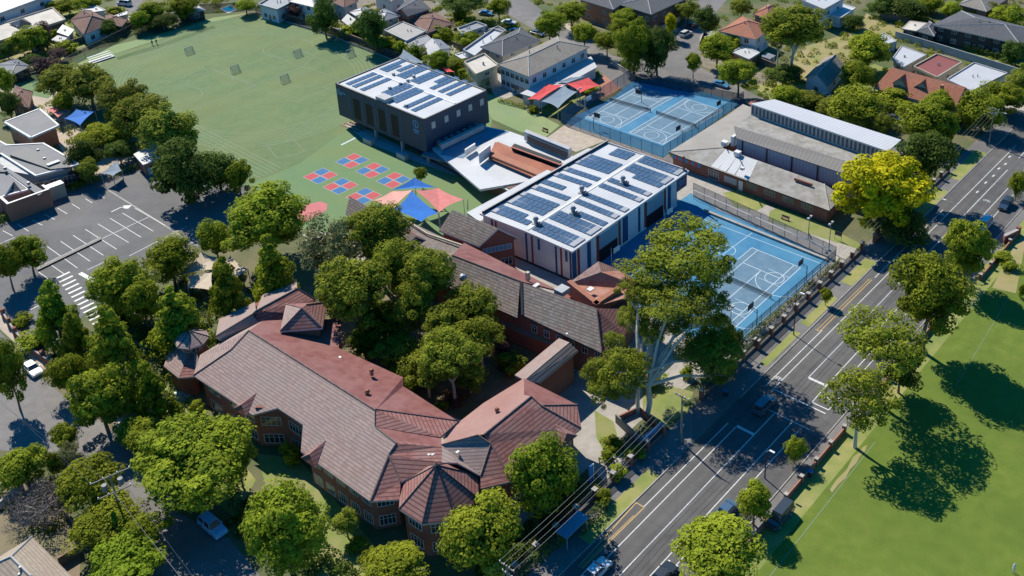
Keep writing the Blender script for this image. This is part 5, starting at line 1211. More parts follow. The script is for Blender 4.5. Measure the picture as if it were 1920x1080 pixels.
# ---- shade sails
def sail(pts, m, label, h=None, posts=True, dip=.12, group='shade sails'):
    """curved sail through its corner points (world), hung from posts"""
    c = sum(pts, Vector((0, 0, 0)))/len(pts); T = thing('shade_sail', label, 'shade sail', (c.x, c.y, 0), group); mb = MB(); n = 10
    def edge(a, b, t): p = a.lerp(b, t); mid = (a+b)/2; k = 4*t*(1-t)*dip; return p.lerp(c, k)
    rings = []
    outl = []
    for i in range(len(pts)):
        a, b = pts[i], pts[(i+1) % len(pts)]
        for k in range(n): outl.append(edge(a, b, k/n))
    cz = Vector((c.x, c.y, c.z-.25))
    for r0, r1 in ((0, .33), (.33, .66), (.66, 1)):
        for i in range(len(outl)):
            a, b = outl[i], outl[(i+1) % len(outl)]
            q = [cz.lerp(a, r0), cz.lerp(a, r1), cz.lerp(b, r1), cz.lerp(b, r0)]
            if r0 == 0: q = q[1:] if False else [cz, cz.lerp(a, r1), cz.lerp(b, r1)]
            if (q[1]-q[0]).cross(q[2]-q[0]).z < 0: q = q[::-1]
            mb.face(q, M[m])
    mb.build('canopy', T)
    if posts:
        for p in pts: MB().tube(Vector((p.x, p.y, 0)), p+UP*.1, .08, .07, M['ltgrey'], 6).build('post', T)
def fabric(name, c):
    m = mat(name, c, tuple(x*.85 for x in c), .8, rough=.8); b = m.node_tree.nodes['Principled BSDF']; return m
M['s_blue'] = fabric('blue_fabric', (.012, .15, .52)); M['s_pink'] = fabric('pink_fabric', (.62, .20, .18)); M['s_pink2'] = fabric('pale_pink_fabric', (.66, .33, .27)); M['s_red'] = fabric('red_fabric', (.62, .07, .07)); M['s_grey'] = fabric('grey_fabric', (.20, .26, .32)); M['s_tan'] = fabric('tan_fabric', (.50, .42, .32))
def S4(*a, z=4.0): return [P(u, v, z+(dz[0] if dz else 0)) for u, v, *dz in a]
sail(S4((735, 356), (777, 333, .8), (817, 351)), 's_blue', 'blue shade sail at the back of the pink and blue group')
sail(S4((697, 377), (736, 358), (774, 356, 1), (736, 393)), 's_pink2', 'pale pink shade sail on the left of the playground group')
sail(S4((772, 357, .9), (822, 400), (790, 416), (737, 393)), 's_blue', 'large blue shade sail nearest the tiled roofs')
sail(S4((779, 357, .9), (820, 352), (869, 374), (823, 398)), 's_pink', 'coral pink shade sail on the right of the playground group')
sail(S4((121, 222), (143, 205, .5), (178, 208), (150, 235)), 's_blue', 'blue shade sail between the trees at the left school building')
sail(S4((988, 187), (1027, 157), (1057, 158), (1010, 188), z=3.5), 's_red', 'red shade sail on the left beside the white house')
sail(S4((1062, 157), (1104, 145, .8), (1125, 160), (1088, 174), z=3.5), 's_red', 'red shade sail on the right beside the white house')
sail(S4((1015, 190), (1058, 160), (1082, 172), (1046, 203), z=3.2), 's_grey', 'grey blue shade sail between the two red sails')
sail(S4((1040, 155), (1062, 156), (1100, 142), (1070, 145), z=3.4), 's_grey', 'grey shade sail behind the two red sails')
sail(S4((822, 122), (838, 135), (852, 135), (842, 128), z=3), 's_red', 'small red shade sail behind the solar roof of the box building')
sail(S4((756, 92, 1), (745, 108), (780, 118), (800, 120), z=3.5), 's_grey', 'grey blue shade sail behind the box building')
sail(S4((378, 472, .6), (408, 482), (398, 505), (330, 517), z=3.6), 's_tan', 'tan shade sail with a pointed tip beside the car park trees')
sail(S4((398, 505), (432, 480), (465, 505), (430, 535), z=3.4), 's_tan', 'tan shade sail between the car park trees and tiled roof')
sail(S4((355, 518), (398, 507), (400, 545), (352, 540), z=3.2), 's_tan', 'low tan shade sail behind the street side conifer')
sail(S4((190, 325), (220, 300, .4), (228, 320), (212, 330), z=2.8), 's_grey', 'faded blue shade sail by the left playground')
sail(S4((88, 205), (118, 192), (130, 208), (108, 220), z=3.2), 's_pink', 'faded red shade sail by the square pavilion')
T = thing('pond', 'pale green oval pond cover beside the left end of the tiled building', 'pond', P(343, 742)); o = MB().face([P(325, 735, .06), P(330, 750, .06), P(345, 752, .06), P(358, 740, .06), P(352, 732, .06)][::1], mat('pond_cover', (.32, .40, .36), rough=.3)).build('cover', T)

# ---- people
def person(p, label, shirt, trousers, h=1.7, lying=False, yaw=0.):
    T = thing('person', label, 'person', p); me = bpy.data.meshes.new('body'); s = h/1.7
    J = [(0, 0, .95), (0, 0, 1.15), (0, 0, 1.40), (0, 0, 1.50), (0, .01, 1.62), (-.17, 0, 1.38), (-.23, .03, 1.10), (-.24, .12, .88), (.17, 0, 1.38), (.24, .02, 1.10), (.22, .12, .90), (-.10, 0, .90), (-.12, .05, .48), (-.12, .0, .06), (-.12, .14, .03), (.10, 0, .90), (.13, .02, .48), (.14, -.12, .08), (.14, .02, .03)]
    Ed = [(0, 1), (1, 2), (2, 3), (3, 4), (2, 5), (5, 6), (6, 7), (2, 8), (8, 9), (9, 10), (0, 11), (11, 12), (12, 13), (13, 14), (0, 15), (15, 16), (16, 17), (17, 18)]
    R_ = [.14, .14, .15, .06, .11, .07, .05, .035, .07, .05, .035, .10, .07, .05, .04, .10, .07, .05, .04]
    me.from_pydata([(x*s, y*s, z*s) for x, y, z in J], Ed, []); o = bpy.data.objects.new('body', me); COL.objects.link(o); o.parent = T; o.rotation_euler.z = yaw
    sk = o.modifiers.new('skin', 'SKIN'); me.skin_vertices.new() if not me.skin_vertices else None
    for v_, r in zip(me.skin_vertices[0].data, R_): v_.radius = (r*s, r*s)
    me.skin_vertices[0].data[0].use_root = True; ss_ = o.modifiers.new('sub', 'SUBSURF'); ss_.levels = 1; ss_.render_levels = 1
    m = bpy.data.materials.new('outfit'); m.use_nodes = True; N = m.node_tree.nodes; L = m.node_tree.links
    tc = N.new('ShaderNodeTexCoord'); sp = N.new('ShaderNodeSeparateXYZ'); L.new(tc.outputs['Object'], sp.inputs[0]); cr = N.new('ShaderNodeValToRGB'); cr.color_ramp.interpolation = 'CONSTANT'; dv = N.new('ShaderNodeMath'); dv.operation = 'DIVIDE'; dv.inputs[1].default_value = 1.75*s; L.new(sp.outputs[2], dv.inputs[0]); L.new(dv.outputs[0], cr.inputs[0])
    e = cr.color_ramp.elements; e[0].color = (.03, .03, .03, 1); e[1].position = .06; e[1].color = (*trousers, 1)
    for pos, c in ((.53, shirt), (.84, (.45, .27, .19)), (.93, (.06, .035, .02))): x = e.new(pos); x.color = (*c, 1)
    L.new(cr.outputs[0], N['Principled BSDF'].inputs['Base Color']); me.materials.append(m)
person(P(1900, 1074), 'person in white clothes walking on the park grass at the lower right', (.7, .7, .7), (.6, .6, .6), 1.8, yaw=.6)
person(P(286, 85), 'left of two people in dark clothes at the top edge of the field', (.02, .02, .025), (.02, .02, .03)); person(P(294, 83), 'right of two people in dark clothes at the top edge of the field', (.02, .02, .025), (.02, .02, .03), yaw=1)
person(P(1412, 1003), 'person in a pink top on the footpath beside the park grass', (.6, .25, .22), (.05, .05, .08), yaw=2)
person(P(1136, 1047), 'person in grey clothes beside the white car at the bottom', (.2, .2, .22), (.03, .03, .05), yaw=3)

# ---- vehicles
def car_proto(kind, colr):
    """local x forward; built once per kind, copied with its own paint"""
    return None
def vehicle(u, v, hd, col_, label, kind='sedan', name='parked_car', cat='car', group='parked cars'):
    p = P(u, v) if not isinstance(u, Vector) else u; p = Vector((p.x, p.y, .03)); T = thing(name, label, cat, p, group); fx = hd.normalized(); fy = Vector((-fx.y, fx.x, 0))
    L = {'sedan': 4.6, 'suv': 4.7, 'ute': 5.1, 'van': 4.9}[kind]; Wd = 1.82; H1 = {'sedan': .95, 'suv': 1.08, 'ute': 1.1, 'van': 1.2}[kind]; H2 = {'sedan': 1.43, 'suv': 1.72, 'ute': 1.75, 'van': 2.0}[kind]
    pm = mat('car_paint', col_, rough=.3, spec=.5, coat=.6)
    # body: rounded lower shell built from side profile sections across the width
    def X(x, y, z): return p+fx*x+fy*y+UP*z
    prof = [(-L/2, .32), (-L/2-.02, .62), (-L/2+.05, H1-.06), (-L/2+.9 if kind == 'sedan' else -L/2+.25, H1), (L*.18, H1), (L/2-.35, H1-.16), (L/2-.05, H1-.3), (L/2, .55), (L/2-.03, .3)]
    ys = [(-1, .93, .9), (-.93, 1, 1), (.93, 1, 1), (1, .93, .9)]; mb = MB(); rows = []
    for yy, sx, sz in ((-Wd/2, .965, .93), (-Wd/2+.12, 1, 1), (Wd/2-.12, 1, 1), (Wd/2, .965, .93)):
        rows.append([X(x*sx, yy, .3+(z-.3)*sz) for x, z in prof])
    for a, b in zip(rows[:-1], rows[1:]):
        for k in range(len(prof)-1): mb.face([a[k], a[k+1], b[k+1], b[k]][::-1], pm)
    mb.face(rows[0], pm); mb.face(rows[-1][::-1], pm); mb.face([rows[0][0], rows[-1][0], rows[-1][-1], rows[0][-1]][::-1], pm)
    body = mb.build('body', T)
    x0, x1, t0, t1 = {'sedan': (-1.75, .95, -1.05, .25), 'suv': (-2.2, 1.0, -1.9, .35), 'ute': (-.9, 1.05, -.7, .4), 'van': (-2.35, 1.5, -2.2, .8)}[kind]
    w0, w1 = Wd/2-.08, Wd/2-.26; cb = [X(x0, -w0, H1-.02), X(x1, -w0, H1-.04), X(x1, w0, H1-.04), X(x0, w0, H1-.02)]; ct = [X(t0, -w1, H2-.05), X(t1, -w1, H2-.05), X(t1, w1, H2-.05), X(t0, w1, H2-.05)]
    g_ = MB()
    for k in range(4): j = (k+1) % 4; g_.face([cb[k], cb[j], ct[j], ct[k]], M['glass'])
    g_.build('windows', T)
    r_ = MB().quadbox(ct[0]+UP*.06-fx*.05-fy*.02, ct[1]+UP*.06+fx*.02-fy*.02, ct[2]+UP*.06+fx*.02+fy*.02, ct[3]+UP*.06-fx*.05+fy*.02, .07, pm)
    for k in range(4): r_.tube(cb[k], ct[k], .05, .045, pm, 4, False)
    for sy in (0, 3):
        a_, b_ = cb[0 if sy == 0 else 3], cb[1 if sy == 0 else 2]; c_, d_ = ct[0 if sy == 0 else 3], ct[1 if sy == 0 else 2]; r_.tube(a_.lerp(b_, .48), c_.lerp(d_, .45), .05, .05, pm, 4, False)
    r_.build('roof', T)
    if kind == 'ute':
        MB().box(X(-1.75, 0, .98), 1.5, 1.5, .14, M['black'], fx).build('tray', T)
    for sx in (-L*.30, L*.31):
        for sy in (-1, 1):
            c = X(sx, sy*(Wd/2-.1), .33); w_ = MB().tube(c-fy*.11, c+fy*.11, .33, .33, M['black'], 14).build('wheel', T); MB().tube(c+fy*(.11*sy), c+fy*(.125*sy), .19, .17, M['galv'], 10).build('rim', w_)
    for sy in (-1, 1):
        MB().box(X(L/2-.1, sy*.62, .60), .16, .34, .13, M['white'], fx).build('headlight', T); MB().box(X(-L/2+.06, sy*.66, .66), .12, .3, .14, M['sq_red'], fx).build('tail_light', T); MB().box(X(x1-.25, sy*(Wd/2+.07), H1-.02), .12, .2, .13, pm, fx).build('mirror', T)
    return T
SD = (P(82, 712)-P(45, 680)); S2 = (P(425, 1012)-P(375, 968)); SA = (P(1340, 195)-P(1210, 178))
vehicle(62, 697, SD, (.55, .56, .57), 'silver sedan driving on the sunlit left side street', name='car')
vehicle(400, 993, S2, (.16, .42, .66), 'pale blue hatchback parked in the deep street shade at the bottom', 'suv')
vehicle(322, 925, S2, (.10, .30, .55), 'blue car glimpsed under the big round street tree')
vehicle(1433, 765, DA, (.05, .09, .13), 'dark blue off road car driving through the shaded crossing', 'suv', name='car')
vehicle(1885, 388, DA*-1, (.03, .05, .08), 'dark hatchback parked on the verge by the park entrance', 'suv')
vehicle(1845, 428, DA*-1, (.55, .55, .55), 'white car parked under the tree beside the park entrance', 'van')
vehicle(1118, 1077, DA, (.62, .62, .62), 'white sedan cut off by the bottom edge of the photo', name='car')
vehicle(1243, 1085, DA, (.03, .035, .04), 'black sedan at the bottom edge beside the round tree', name='car')
vehicle(1358, 968, DA*-1, (.06, .12, .20), 'dark blue car parked behind the bottom round tree'); vehicle(1462, 975, DA*-1, (.04, .05, .06), 'dark wagon parked in shade by the park grass', 'van')
vehicle(1286, 67, DA, (.55, .57, .60), 'silver car on the shaded upper street', 'suv'); vehicle(1298, 52, DA, (.04, .04, .05), 'black car behind the silver one on the upper street')
vehicle(1352, 162, DN, (.06, .22, .38), 'blue car parked across from the upper blue courts'); vehicle(955, 45, SA, (.60, .60, .60), 'white car parked beneath the street tree at the top')
vehicle(912, 28, SA, (.05, .18, .35), 'blue car parked in shade at the top of the photo'); vehicle(234, 10, SA*-1, (.65, .65, .65), 'white van on the street at the top left', 'van'); vehicle(968, 62, SA, (.15, .15, .16), 'grey car next to the white car at the top street')
vehicle(1546, 186, DA, (.62, .64, .66), 'white car glimpsed between trees behind the gymnasium', 'suv'); vehicle(1677, 226, DN, (.05, .05, .06), 'dark car parked behind the gymnasium near the tiled house'); vehicle(890, -2, SA, (.4, .1, .08), 'red car at the top edge of the photo')
# ================================================================= HOUSES
_hm = {'cream': M['render'], 'white': M['white'], 'brick': M['brick'], 'brown': M['brick_br'], 'orange': M['brick_o'], 'grey': M['ltgrey'], 'dark': M['dgrey'], 'bluewhite': mat('painted_wall', (.55, .58, .62))}
def house(px, ze, zr, rm, wm, label, kind='hip', win=2, chim=None, solar=None, name='house', cat='house', rim=None, bits=(), over=.5):
    """px: front-left, front-right, back-right, back-left eave corners in the photo"""
    A, B, C_, D = [P(u, v, ze) for u, v in px]; ex = (B-A); ey = (D-A); 
    L, W = ex.length, ey.length; cen = (A+B+C_+D)/4
    T = thing(name, label, cat, (cen.x, cen.y, 0)); m = M[rm]; side = M[rim] if rim else M['ltgrey']; wmm = _hm[wm]
    if kind == 'flat':
        h_ = UP*(zr-ze); roof(T, [([A, B, C_, D], m)], side=side, th=.25); mb = MB()
        for a, b in ((A, B), (B, C_), (C_, D), (D, A)):
            d = (b-a).normalized(); n = Vector((-d.y, d.x, 0)); mb.prism([a, b, b+n*.25, a+n*.25], ze+.01, max(zr, ze+.05), side)
        mb.build('parapet', T)
    elif kind == 'skillion':
        C2, D2 = C_+UP*(zr-ze), D+UP*(zr-ze); roof(T, [([A, B, C2, D2], m)], side=side, th=.2)
    else:
        if L >= W: f0 = (A+D)/2; f1 = (B+C_)/2; u_ = (f1-f0).normalized(); ins = W/2 if kind == 'hip' else .0; q0, q1 = f0+u_*min(ins, L*.45), f1-u_*min(ins, L*.45); q0.z = q1.z = zr; faces = [[A, B, q1, q0], [B, C_, q1], [C_, D, q0, q1], [D, A, q0]]
        else: f0 = (A+B)/2; f1 = (D+C_)/2; u_ = (f1-f0).normalized(); ins = L/2 if kind == 'hip' else .0; q0, q1 = f0+u_*min(ins, W*.45), f1-u_*min(ins, W*.45); q0.z = q1.z = zr; faces = [[B, C_, q1, q0], [A, B, q0], [D, A, q0, q1], [C_, D, q1]]
        if kind == 'gable':
            ends = [f for f in faces if len(f) == 3]; faces = [f for f in faces if len(f) == 4]
            for a, b, c in ends:
                i = (cen-(a+b)/2); i.z = 0; i = i.normalized()*.5; g = MB().face([a+i-UP*.2, b+i-UP*.2, c+i-UP*.2], wmm); g.build('gable_wall', T)
        roof(T, [(f, m) for f in faces], side=side, th=.22); cap = M['cap'] if rm in ('tile_terra', 'tile_brown', 'tile_red') else M['ltgrey']
        caps(T, [(q0, q1)], cap, .13)
        if kind == 'hip': caps(T, [(A, faces[1][2]), (B, q1 if L >= W else q0), (C_, q1), (D, q0 if L >= W else q1)], cap, .12)
    fp = inset([A, B, C_, D], over); MB().prism(fp, 0, ze-.16, wmm).build('wall', T)
    nfr = len(fp)
    for k in range(4):
        a, b = fp[k], fp[(k+1) % 4]; mid = (a+b)/2; d = (b-a).normalized(); n = Vector((d.y, -d.x, 0))
        if n.y > .35: continue
        for fl in range(1 if ze < 5 else 2):
            z0 = (.9 if fl == 0 else 3.8); wins(T, a, b, z0, min(z0+1.4, ze-.35), win, 1.5, 1)
        if k == 0 or n.x < -.5: 
            q = a.lerp(b, .5); dd = MB().prism([q-d*.45, q+d*.45, q+d*.45+n*.05, q-d*.45+n*.05], 0, 2.1, M['wood']); o_ = dd.build('door', T)
    if chim: box_on(T, P(chim[0], chim[1], (ze+zr)/2), .9, .7, 2.0, M['brick_o'] if wm != 'white' else M['white'], 'chimney')
    r_ = random.Random(int(px[0][0]*7+px[0][1]))
    for k in range(2): q = A.lerp(C_, r_.uniform(.3, .7)).lerp(B.lerp(D, .5), r_.uniform(0, .5)); MB().tube(Vector((q.x, q.y, ze)), Vector((q.x, q.y, zr+.35)), .14, .14, M['galv'], 6).build('roof_vent', T)
    if solar:
        o = P(*solar[:2], zr if kind == 'flat' else (ze+zr)/2+.6); panel_bank(T, o+UP*.3, ex.normalized(), ey.normalized(), solar[2], solar[3])
    return T
HS = [
 (((-60, 50), (98, -8), (60, -45), (-90, 5)), 6, 6.6, 'rib_lt', 'bluewhite', 'long pale roofed building with blue shaded wall at the top left corner', 'flat', 4),
 (((-30, 88), (124, 38), (99, 15), (-50, 62)), 3.8, 4.2, 'whiteroof2', 'brown', 'low building with wide cream flat roof at the top left', 'flat', 4),
 (((131, 37), (157, 65), (212, 42), (172, 20)), 3.6, 6.4, 'tile_brown', 'white', 'brown tiled house beside the top left corner of the field', 'hip', 2),
 (((190, 42), (228, 50), (240, 36), (205, 26)), 3, 4.2, 'tile_brown', 'brown', 'small brown tiled annex right of the brown tiled house', 'hip', 1),
 (((106, 60), (128, 68), (140, 58), (118, 48)), 3, 3.4, 'rib_lt', 'white', 'pale metal roofed shed left of the brown tiled house', 'skillion', 1),
 (((95, 75), (115, 80), (127, 72), (108, 67)), 2.6, 2.8, 'rib_mid', 'grey', 'grey lean-to roof beside the field fence', 'skillion', 1),
 (((-10, 122), (20, 142), (58, 124), (32, 110)), 3, 4.0, 'rib_dk', 'dark', 'dark grey hipped shed at the left edge', 'hip', 1),
 (((328, 18), (352, 26), (387, 20), (366, 10)), 2.8, 3.2, 'rib_mid', 'dark', 'grey roofed shed behind the field fence near the pool', 'skillion', 1),
 (((18, 192), (55, 202), (62, 172), (28, 160)), 3.2, 4.6, 'tile_brown', 'brown', 'brown grey roofed house at the left edge behind the pavilion', 'hip', 1),
 (((150, 15), (165, 25), (200, 20), (175, 8)), 3, 3.2, 'rib_lt', 'white', 'pale flat carport roof behind the brown tiled house', 'flat', 1),
 (((212, 33), (214, 30), (238, 22), (236, 27)), 2.6, 2.7, 'whiteroof', 'grey', 'narrow white pergola roof beside the brown annex', 'flat', 1),
 (((484, 10), (520, 20), (555, 2), (520, -12)), 4.5, 5.0, 'rib_mid', 'bluewhite', 'pale blue walled house at the top edge above the field', 'flat', 2),
 (((540, 2), (590, 14), (625, -8), (585, -25)), 5.5, 6.8, 'rib_mid', 'white', 'grey roofed white house at the top behind the field fence', 'hip', 2),
 (((622, 4), (645, 14), (672, 2), (650, -12)), 5, 6.6, 'tile_brown', 'grey', 'tan tiled house at the top left of the grey roofs', 'hip', 1),
 (((640, 38), (655, 50), (668, 40), (652, 30)), 3.2, 3.9, 'rib_mid', 'grey', 'small grey roof beside the tall dark tree', 'skillion', 1),
 (((655, 22), (676, 36), (706, 24), (684, 12)), 5, 6.0, 'rib_mid', 'grey', 'grey metal hipped house behind the tall dark tree', 'hip', 1),
 (((697, 26), (717, 40), (750, 30), (722, 16)), 5, 6.2, 'rib_mid', 'cream', 'grey hipped house with cream walls in the top middle', 'hip', 1),
 (((742, 20), (764, 30), (808, 16), (768, -6)), 5.5, 7.0, 'tile_char', 'brick', 'grey tiled brick house at the top middle', 'gable', 1),
 (((766, 36), (800, 62), (850, 44), (815, 22)), 3.4, 5.2, 'tile_brown', 'brick', 'brown tiled house beside the pale flat roof', 'hip', 2),
 (((720, 58), (762, 78), (800, 59), (754, 41)), 3.4, 3.7, 'flat_pale', 'brown', 'house with wide pale grey flat roof above the box building', 'flat', 2),
 (((758, 80), (768, 93), (812, 76), (800, 66)), 3.0, 3.2, 'rib_mid', 'white', 'grey flat roofed extension in front of the pale flat roof', 'flat', 1),
 (((796, 83), (804, 108), (846, 90), (826, 74)), 4.2, 5.2, 'rib_mid', 'white', 'white walled gabled house with pale metal roof', 'gable', 1),
 (((857, 55), (866, 66), (914, 50), (893, 42)), 5.0, 5.5, 'rib_mid', 'white', 'white modern house with parapet and grey flat roof', 'flat', 2),
 (((905, 60), (915, 70), (950, 58), (935, 50)), 4.0, 4.3, 'rib_dk', 'grey', 'dark flat roofed garage right of the white modern house', 'flat', 1),
 (((868, 96), (890, 108), (945, 62), (925, 56)), 4.4, 5.0, 'rib_lt', 'white', 'long pale metal roof between the modern house and charcoal roofs', 'flat', 1),
 (((900, 88), (942, 105), (1014, 76), (975, 52)), 5.2, 7.0, 'tile_char', 'cream', 'house with large charcoal hipped roof behind the cream parapets', 'hip', 2),
 (((852, 104), (866, 112), (898, 102), (880, 95)), 3.2, 3.5, 'whiteroof', 'white', 'small white flat roof beside the cream parapet house', 'flat', 1),
 (((870, 118), (892, 142), (936, 124), (908, 102)), 5.2, 5.7, 'whiteroof2', 'cream', 'cream rendered house with flat roofs and parapets', 'flat', 1),
 (((933, 121), (992, 144), (1105, 88), (1045, 68)), 6.4, 8.4, 'tile_greyp', 'bluewhite', 'white two storey house with grey hipped roof beside the red sails', 'hip', 6),
 (((975, 175), (1012, 186), (1120, 128), (1108, 108)), 2.9, 3.3, 'rib_lt2', 'bluewhite', 'pale blue awning roof along the front of the white two storey house', 'skillion', 1),
 (((1085, -2), (1150, 18), (1180, -2), (1120, -25)), 6.5, 8, 'tile_char', 'orange', 'left block of brick flats with grey tiled roof at the top', 'hip', 2),
 (((1160, 8), (1221, 27), (1290, -4), (1230, -28)), 6.5, 8.2, 'tile_char', 'brown', 'right block of flats with dark hipped roof at the top', 'hip', 4),
 (((1348, 58), (1418, 74), (1446, 52), (1392, 30)), 5.8, 8.0, 'tile_terra', 'bluewhite', 'two storey house with orange tiled hipped roof near the street corner', 'hip', 2),
 (((1372, 98), (1404, 112), (1425, 99), (1393, 86)), 2.9, 3.1, 'whiteroof', 'orange', 'white flat roofed garage below the orange tiled house', 'flat', 1),
 (((1412, 26), (1445, 38), (1470, 20), (1440, 8)), 5, 6.8, 'tile_terra', 'orange', 'second orange tiled house partly behind the tall gum', 'hip', 1),
 (((1502, 2), (1545, 20), (1585, -2), (1540, -18)), 6.2, 6.7, 'rib_lt', 'bluewhite', 'two storey pale house at the top right of the vacant lot', 'flat', 2),
 (((1532, 22), (1577, 34), (1605, 15), (1567, 4)), 3.4, 3.6, 'whiteroof', 'bluewhite', 'white roofed garage beside the vacant lot', 'flat', 1),
 (((1508, 146), (1552, 164), (1584, 124), (1546, 108)), 3.6, 5.8, 'tile_greyp', 'bluewhite', 'grey gabled house in shade behind the gymnasium', 'gable', 1),
 (((1636, 72), (1660, 84), (1682, 78), (1658, 62)), 2.8, 3.0, 'rib_lt', 'white', 'small pale shed roof right of the lime green tree', 'flat', 1),
 (((1672, 111), (1694, 127), (1738, 103), (1690, 86)), 3.2, 3.4, 'rib_lt', 'grey', 'pale blue grey flat roofed shed behind the terracotta house', 'flat', 1),
 (((1712, 126), (1757, 147), (1804, 118), (1756, 102)), 3.6, 4.0, 'dark_red', 'cream', 'dark red flat roof edged in cream behind the terracotta house', 'flat', 1),
 (((1774, 150), (1822, 172), (1890, 138), (1826, 118)), 3.8, 4.1, 'rib_lt', 'white', 'white metal roofed house beside the terracotta house', 'flat', 1),
 (((1747, 47), (1912, 83), (1962, 60), (1802, 20)), 5.2, 7.2, 'tile_char', 'dark', 'long charcoal house with hipped roofs at the top right', 'hip', 6),
 (((1718, 58), (1752, 68), (1762, 48), (1742, 40)), 3.2, 4.2, 'tile_char', 'dark', 'low charcoal annex at the left end of the long charcoal house', 'hip', 1),
 (((1690, 54), (1720, 59), (1738, 43), (1706, 39)), 3, 3.1, 'whiteroof2', 'dark', 'cream awning over the patio of the long charcoal house', 'flat', 1),
 (((1796, 8), (1850, 22), (1895, -6), (1838, -20)), 4.6, 6.8, 'tile_greyp', 'orange', 'brown grey tiled house at the top right edge', 'hip', 2),
 (((60, 1006), (-60, 1080), (40, 1180), (150, 1096)), 3.2, 5.6, 'tile_tan', 'brown', 'house with tan hipped roof in the bottom left corner', 'hip', 1),
 (((700, -10), (735, 4), (760, -10), (720, -30)), 4.6, 6.0, 'tile_char', 'white', 'dark roofed house cut by the top edge in the middle', 'hip', 1),
]
M['whiteroof2'] = mat('cream_roof', (.58, .54, .47), (.50, .46, .40), .4, c3=(.42, .39, .34), sc3=.1, k3=.5); M['flat_pale'] = mat('pale_flat_roof', (.38, .37, .35), (.33, .32, .30), .4); M['dark_red'] = ribmat('dark_red_sheet', (.26, .08, .06), (.17, .05, .04), .6)
M['tile_greyp'] = tilemat('pale_grey_tile', (.24, .22, .19), (.29, .265, .23), (.14, .125, .11), .5, .2, stain=(.2, .17, .14), ks=.5); M['tile_tan'] = tilemat('tan_tile', (.38, .32, .25), (.33, .27, .21), (.22, .18, .14), .5, .2, stain=(.3, .24, .19), ks=.5); M['rib_lt2'] = M['rib_lt']
for h in HS:
    px, ze, zr, rm_, wm_, lb, kd, nw = h; house(px, ze, zr, rm_, wm_, lb, kd, nw, rim={'whiteroof2': 'render', 'whiteroof': 'white', 'dark_red': 'render'}.get(rm_), over=.5 if (P(*px[0])-P(*px[1])).length > 3 else .15)
# pyramid dormer on the cream flat roof and solar bank on the grey roofs
T = thing('house', 'terracotta tiled house with two front dormer windows below the long charcoal house', 'house', P(1720, 165, 0))
z0, z1 = 3.4, 7.6; e0, e1 = P(1638, 165, z0), P(1790, 206, z0); r0, r1 = P(1672, 126, z1), P(1810, 163, z1); b0, b1 = r0*2-e0, r1*2-e1; b0.z = b1.z = z0
roof(T, [([e0, e1, r1, r0], M['tile_terra']), ([r0, r1, b1, b0], M['tile_terra'])], side=M['render']); wall(T, inset([e0, e1, b1, b0], .7), 0, z0-.2, M['render'])
for a, b, c in ((e1, b1, r1), (e0, b0, r0)): i = ((r0+r1)/2-c); i.z = 0; i = i.normalized()*.5; MB().face([a+i-UP*.2, b+i-UP*.2, c+i-UP*.3], M['render']).build('gable_wall', T)
D_ = (e1-e0).normalized(); N_ = Vector((D_.y, -D_.x, 0)); N_ = N_ if N_.y < 0 else -N_
for u, v in ((1685, 170), (1726, 178)):
    c = P(u, v, 3.6); MB().prism([c-D_*1.5, c+D_*1.5, c+D_*1.5-N_*3.6, c-D_*1.5-N_*3.6], 2.5, 5.6, M['render']).build('dormer_wall', T); pk0, pk1 = c+N_*.4+UP*3.6, c-N_*4.4+UP*3.6
    for s_ in (-1, 1): q = [c+D_*(1.9*s_)+N_*.4+UP*1.7, c+D_*(1.9*s_)-N_*4+UP*1.7, pk1, pk0]; roof(T, [(q, M['tile_terra'])], name='dormer_roof', th=.15, side=M['render'])
    MB().face([c-D_*1.5+N_*.0+UP*2.0, c+D_*1.5+UP*2.0, c+UP*3.4], M['render']).build('gable_wall', T); window(T, c, D_, N_, 1.4, 4.0, 5.3, 1)
for u, v in ((1765, 176),): box_on(T, P(u, v, 5.5), .8, .7, 2.4, M['brick_o'], 'chimney')
T = thing('dormer', 'blue grey pyramid skylight on the wide cream flat roof', 'skylight', P(32, 48, 4)); a, b, c, d = P(16, 44, 4.2), P(36, 52, 4.2), P(60, 44, 4.2), P(44, 34, 4.2); t_ = P(38, 36, 6.6)
mb = MB(); [mb.face([p, q, t_], mm) for p, q, mm in ((a, b, M['rib_mid']), (b, c, M['rib_dk']), (c, d, M['rib_dk']), (d, a, M['rib_mid']))]; mb.build('roof', T)
pool = thing('swimming_pool', 'bright blue backyard swimming pool beyond the field fence', 'pool', P(428, 18)); MB().prism([P(411, 17), P(428, 26), P(446, 19), P(432, 9)], 0, .12, M['concrete']).build('surround', pool); MB().face(poly_z([P(415, 17), P(428, 23), P(442, 18), P(431, 11)], .14), mat('pool_water', (.03, .32, .55), rough=.1)).build('water', pool)
pool = thing('swimming_pool', 'dark blue pool in the courtyard of the cream parapet house', 'pool', P(883, 128)); MB().prism([P(872, 128), P(884, 138), P(898, 130), P(888, 122)], 0, .12, M['concrete_warm']).build('surround', pool); MB().face(poly_z([P(875, 128), P(884, 136), P(895, 130), P(887, 124)], .14), mat('pool_water', (.02, .16, .34), rough=.1)).build('water', pool)
T = thing('umbrella', 'terracotta market umbrella behind the old gymnasium roof', 'umbrella', P(1418, 200)); c = P(1416, 206); MB().tube(c, c+UP*2.6, .05, .05, M['galv']).build('pole', T); MB().tube(c+UP*2.2, c+UP*3.0, 2.3, .1, M['tile_terra'], 12).build('canopy', T)
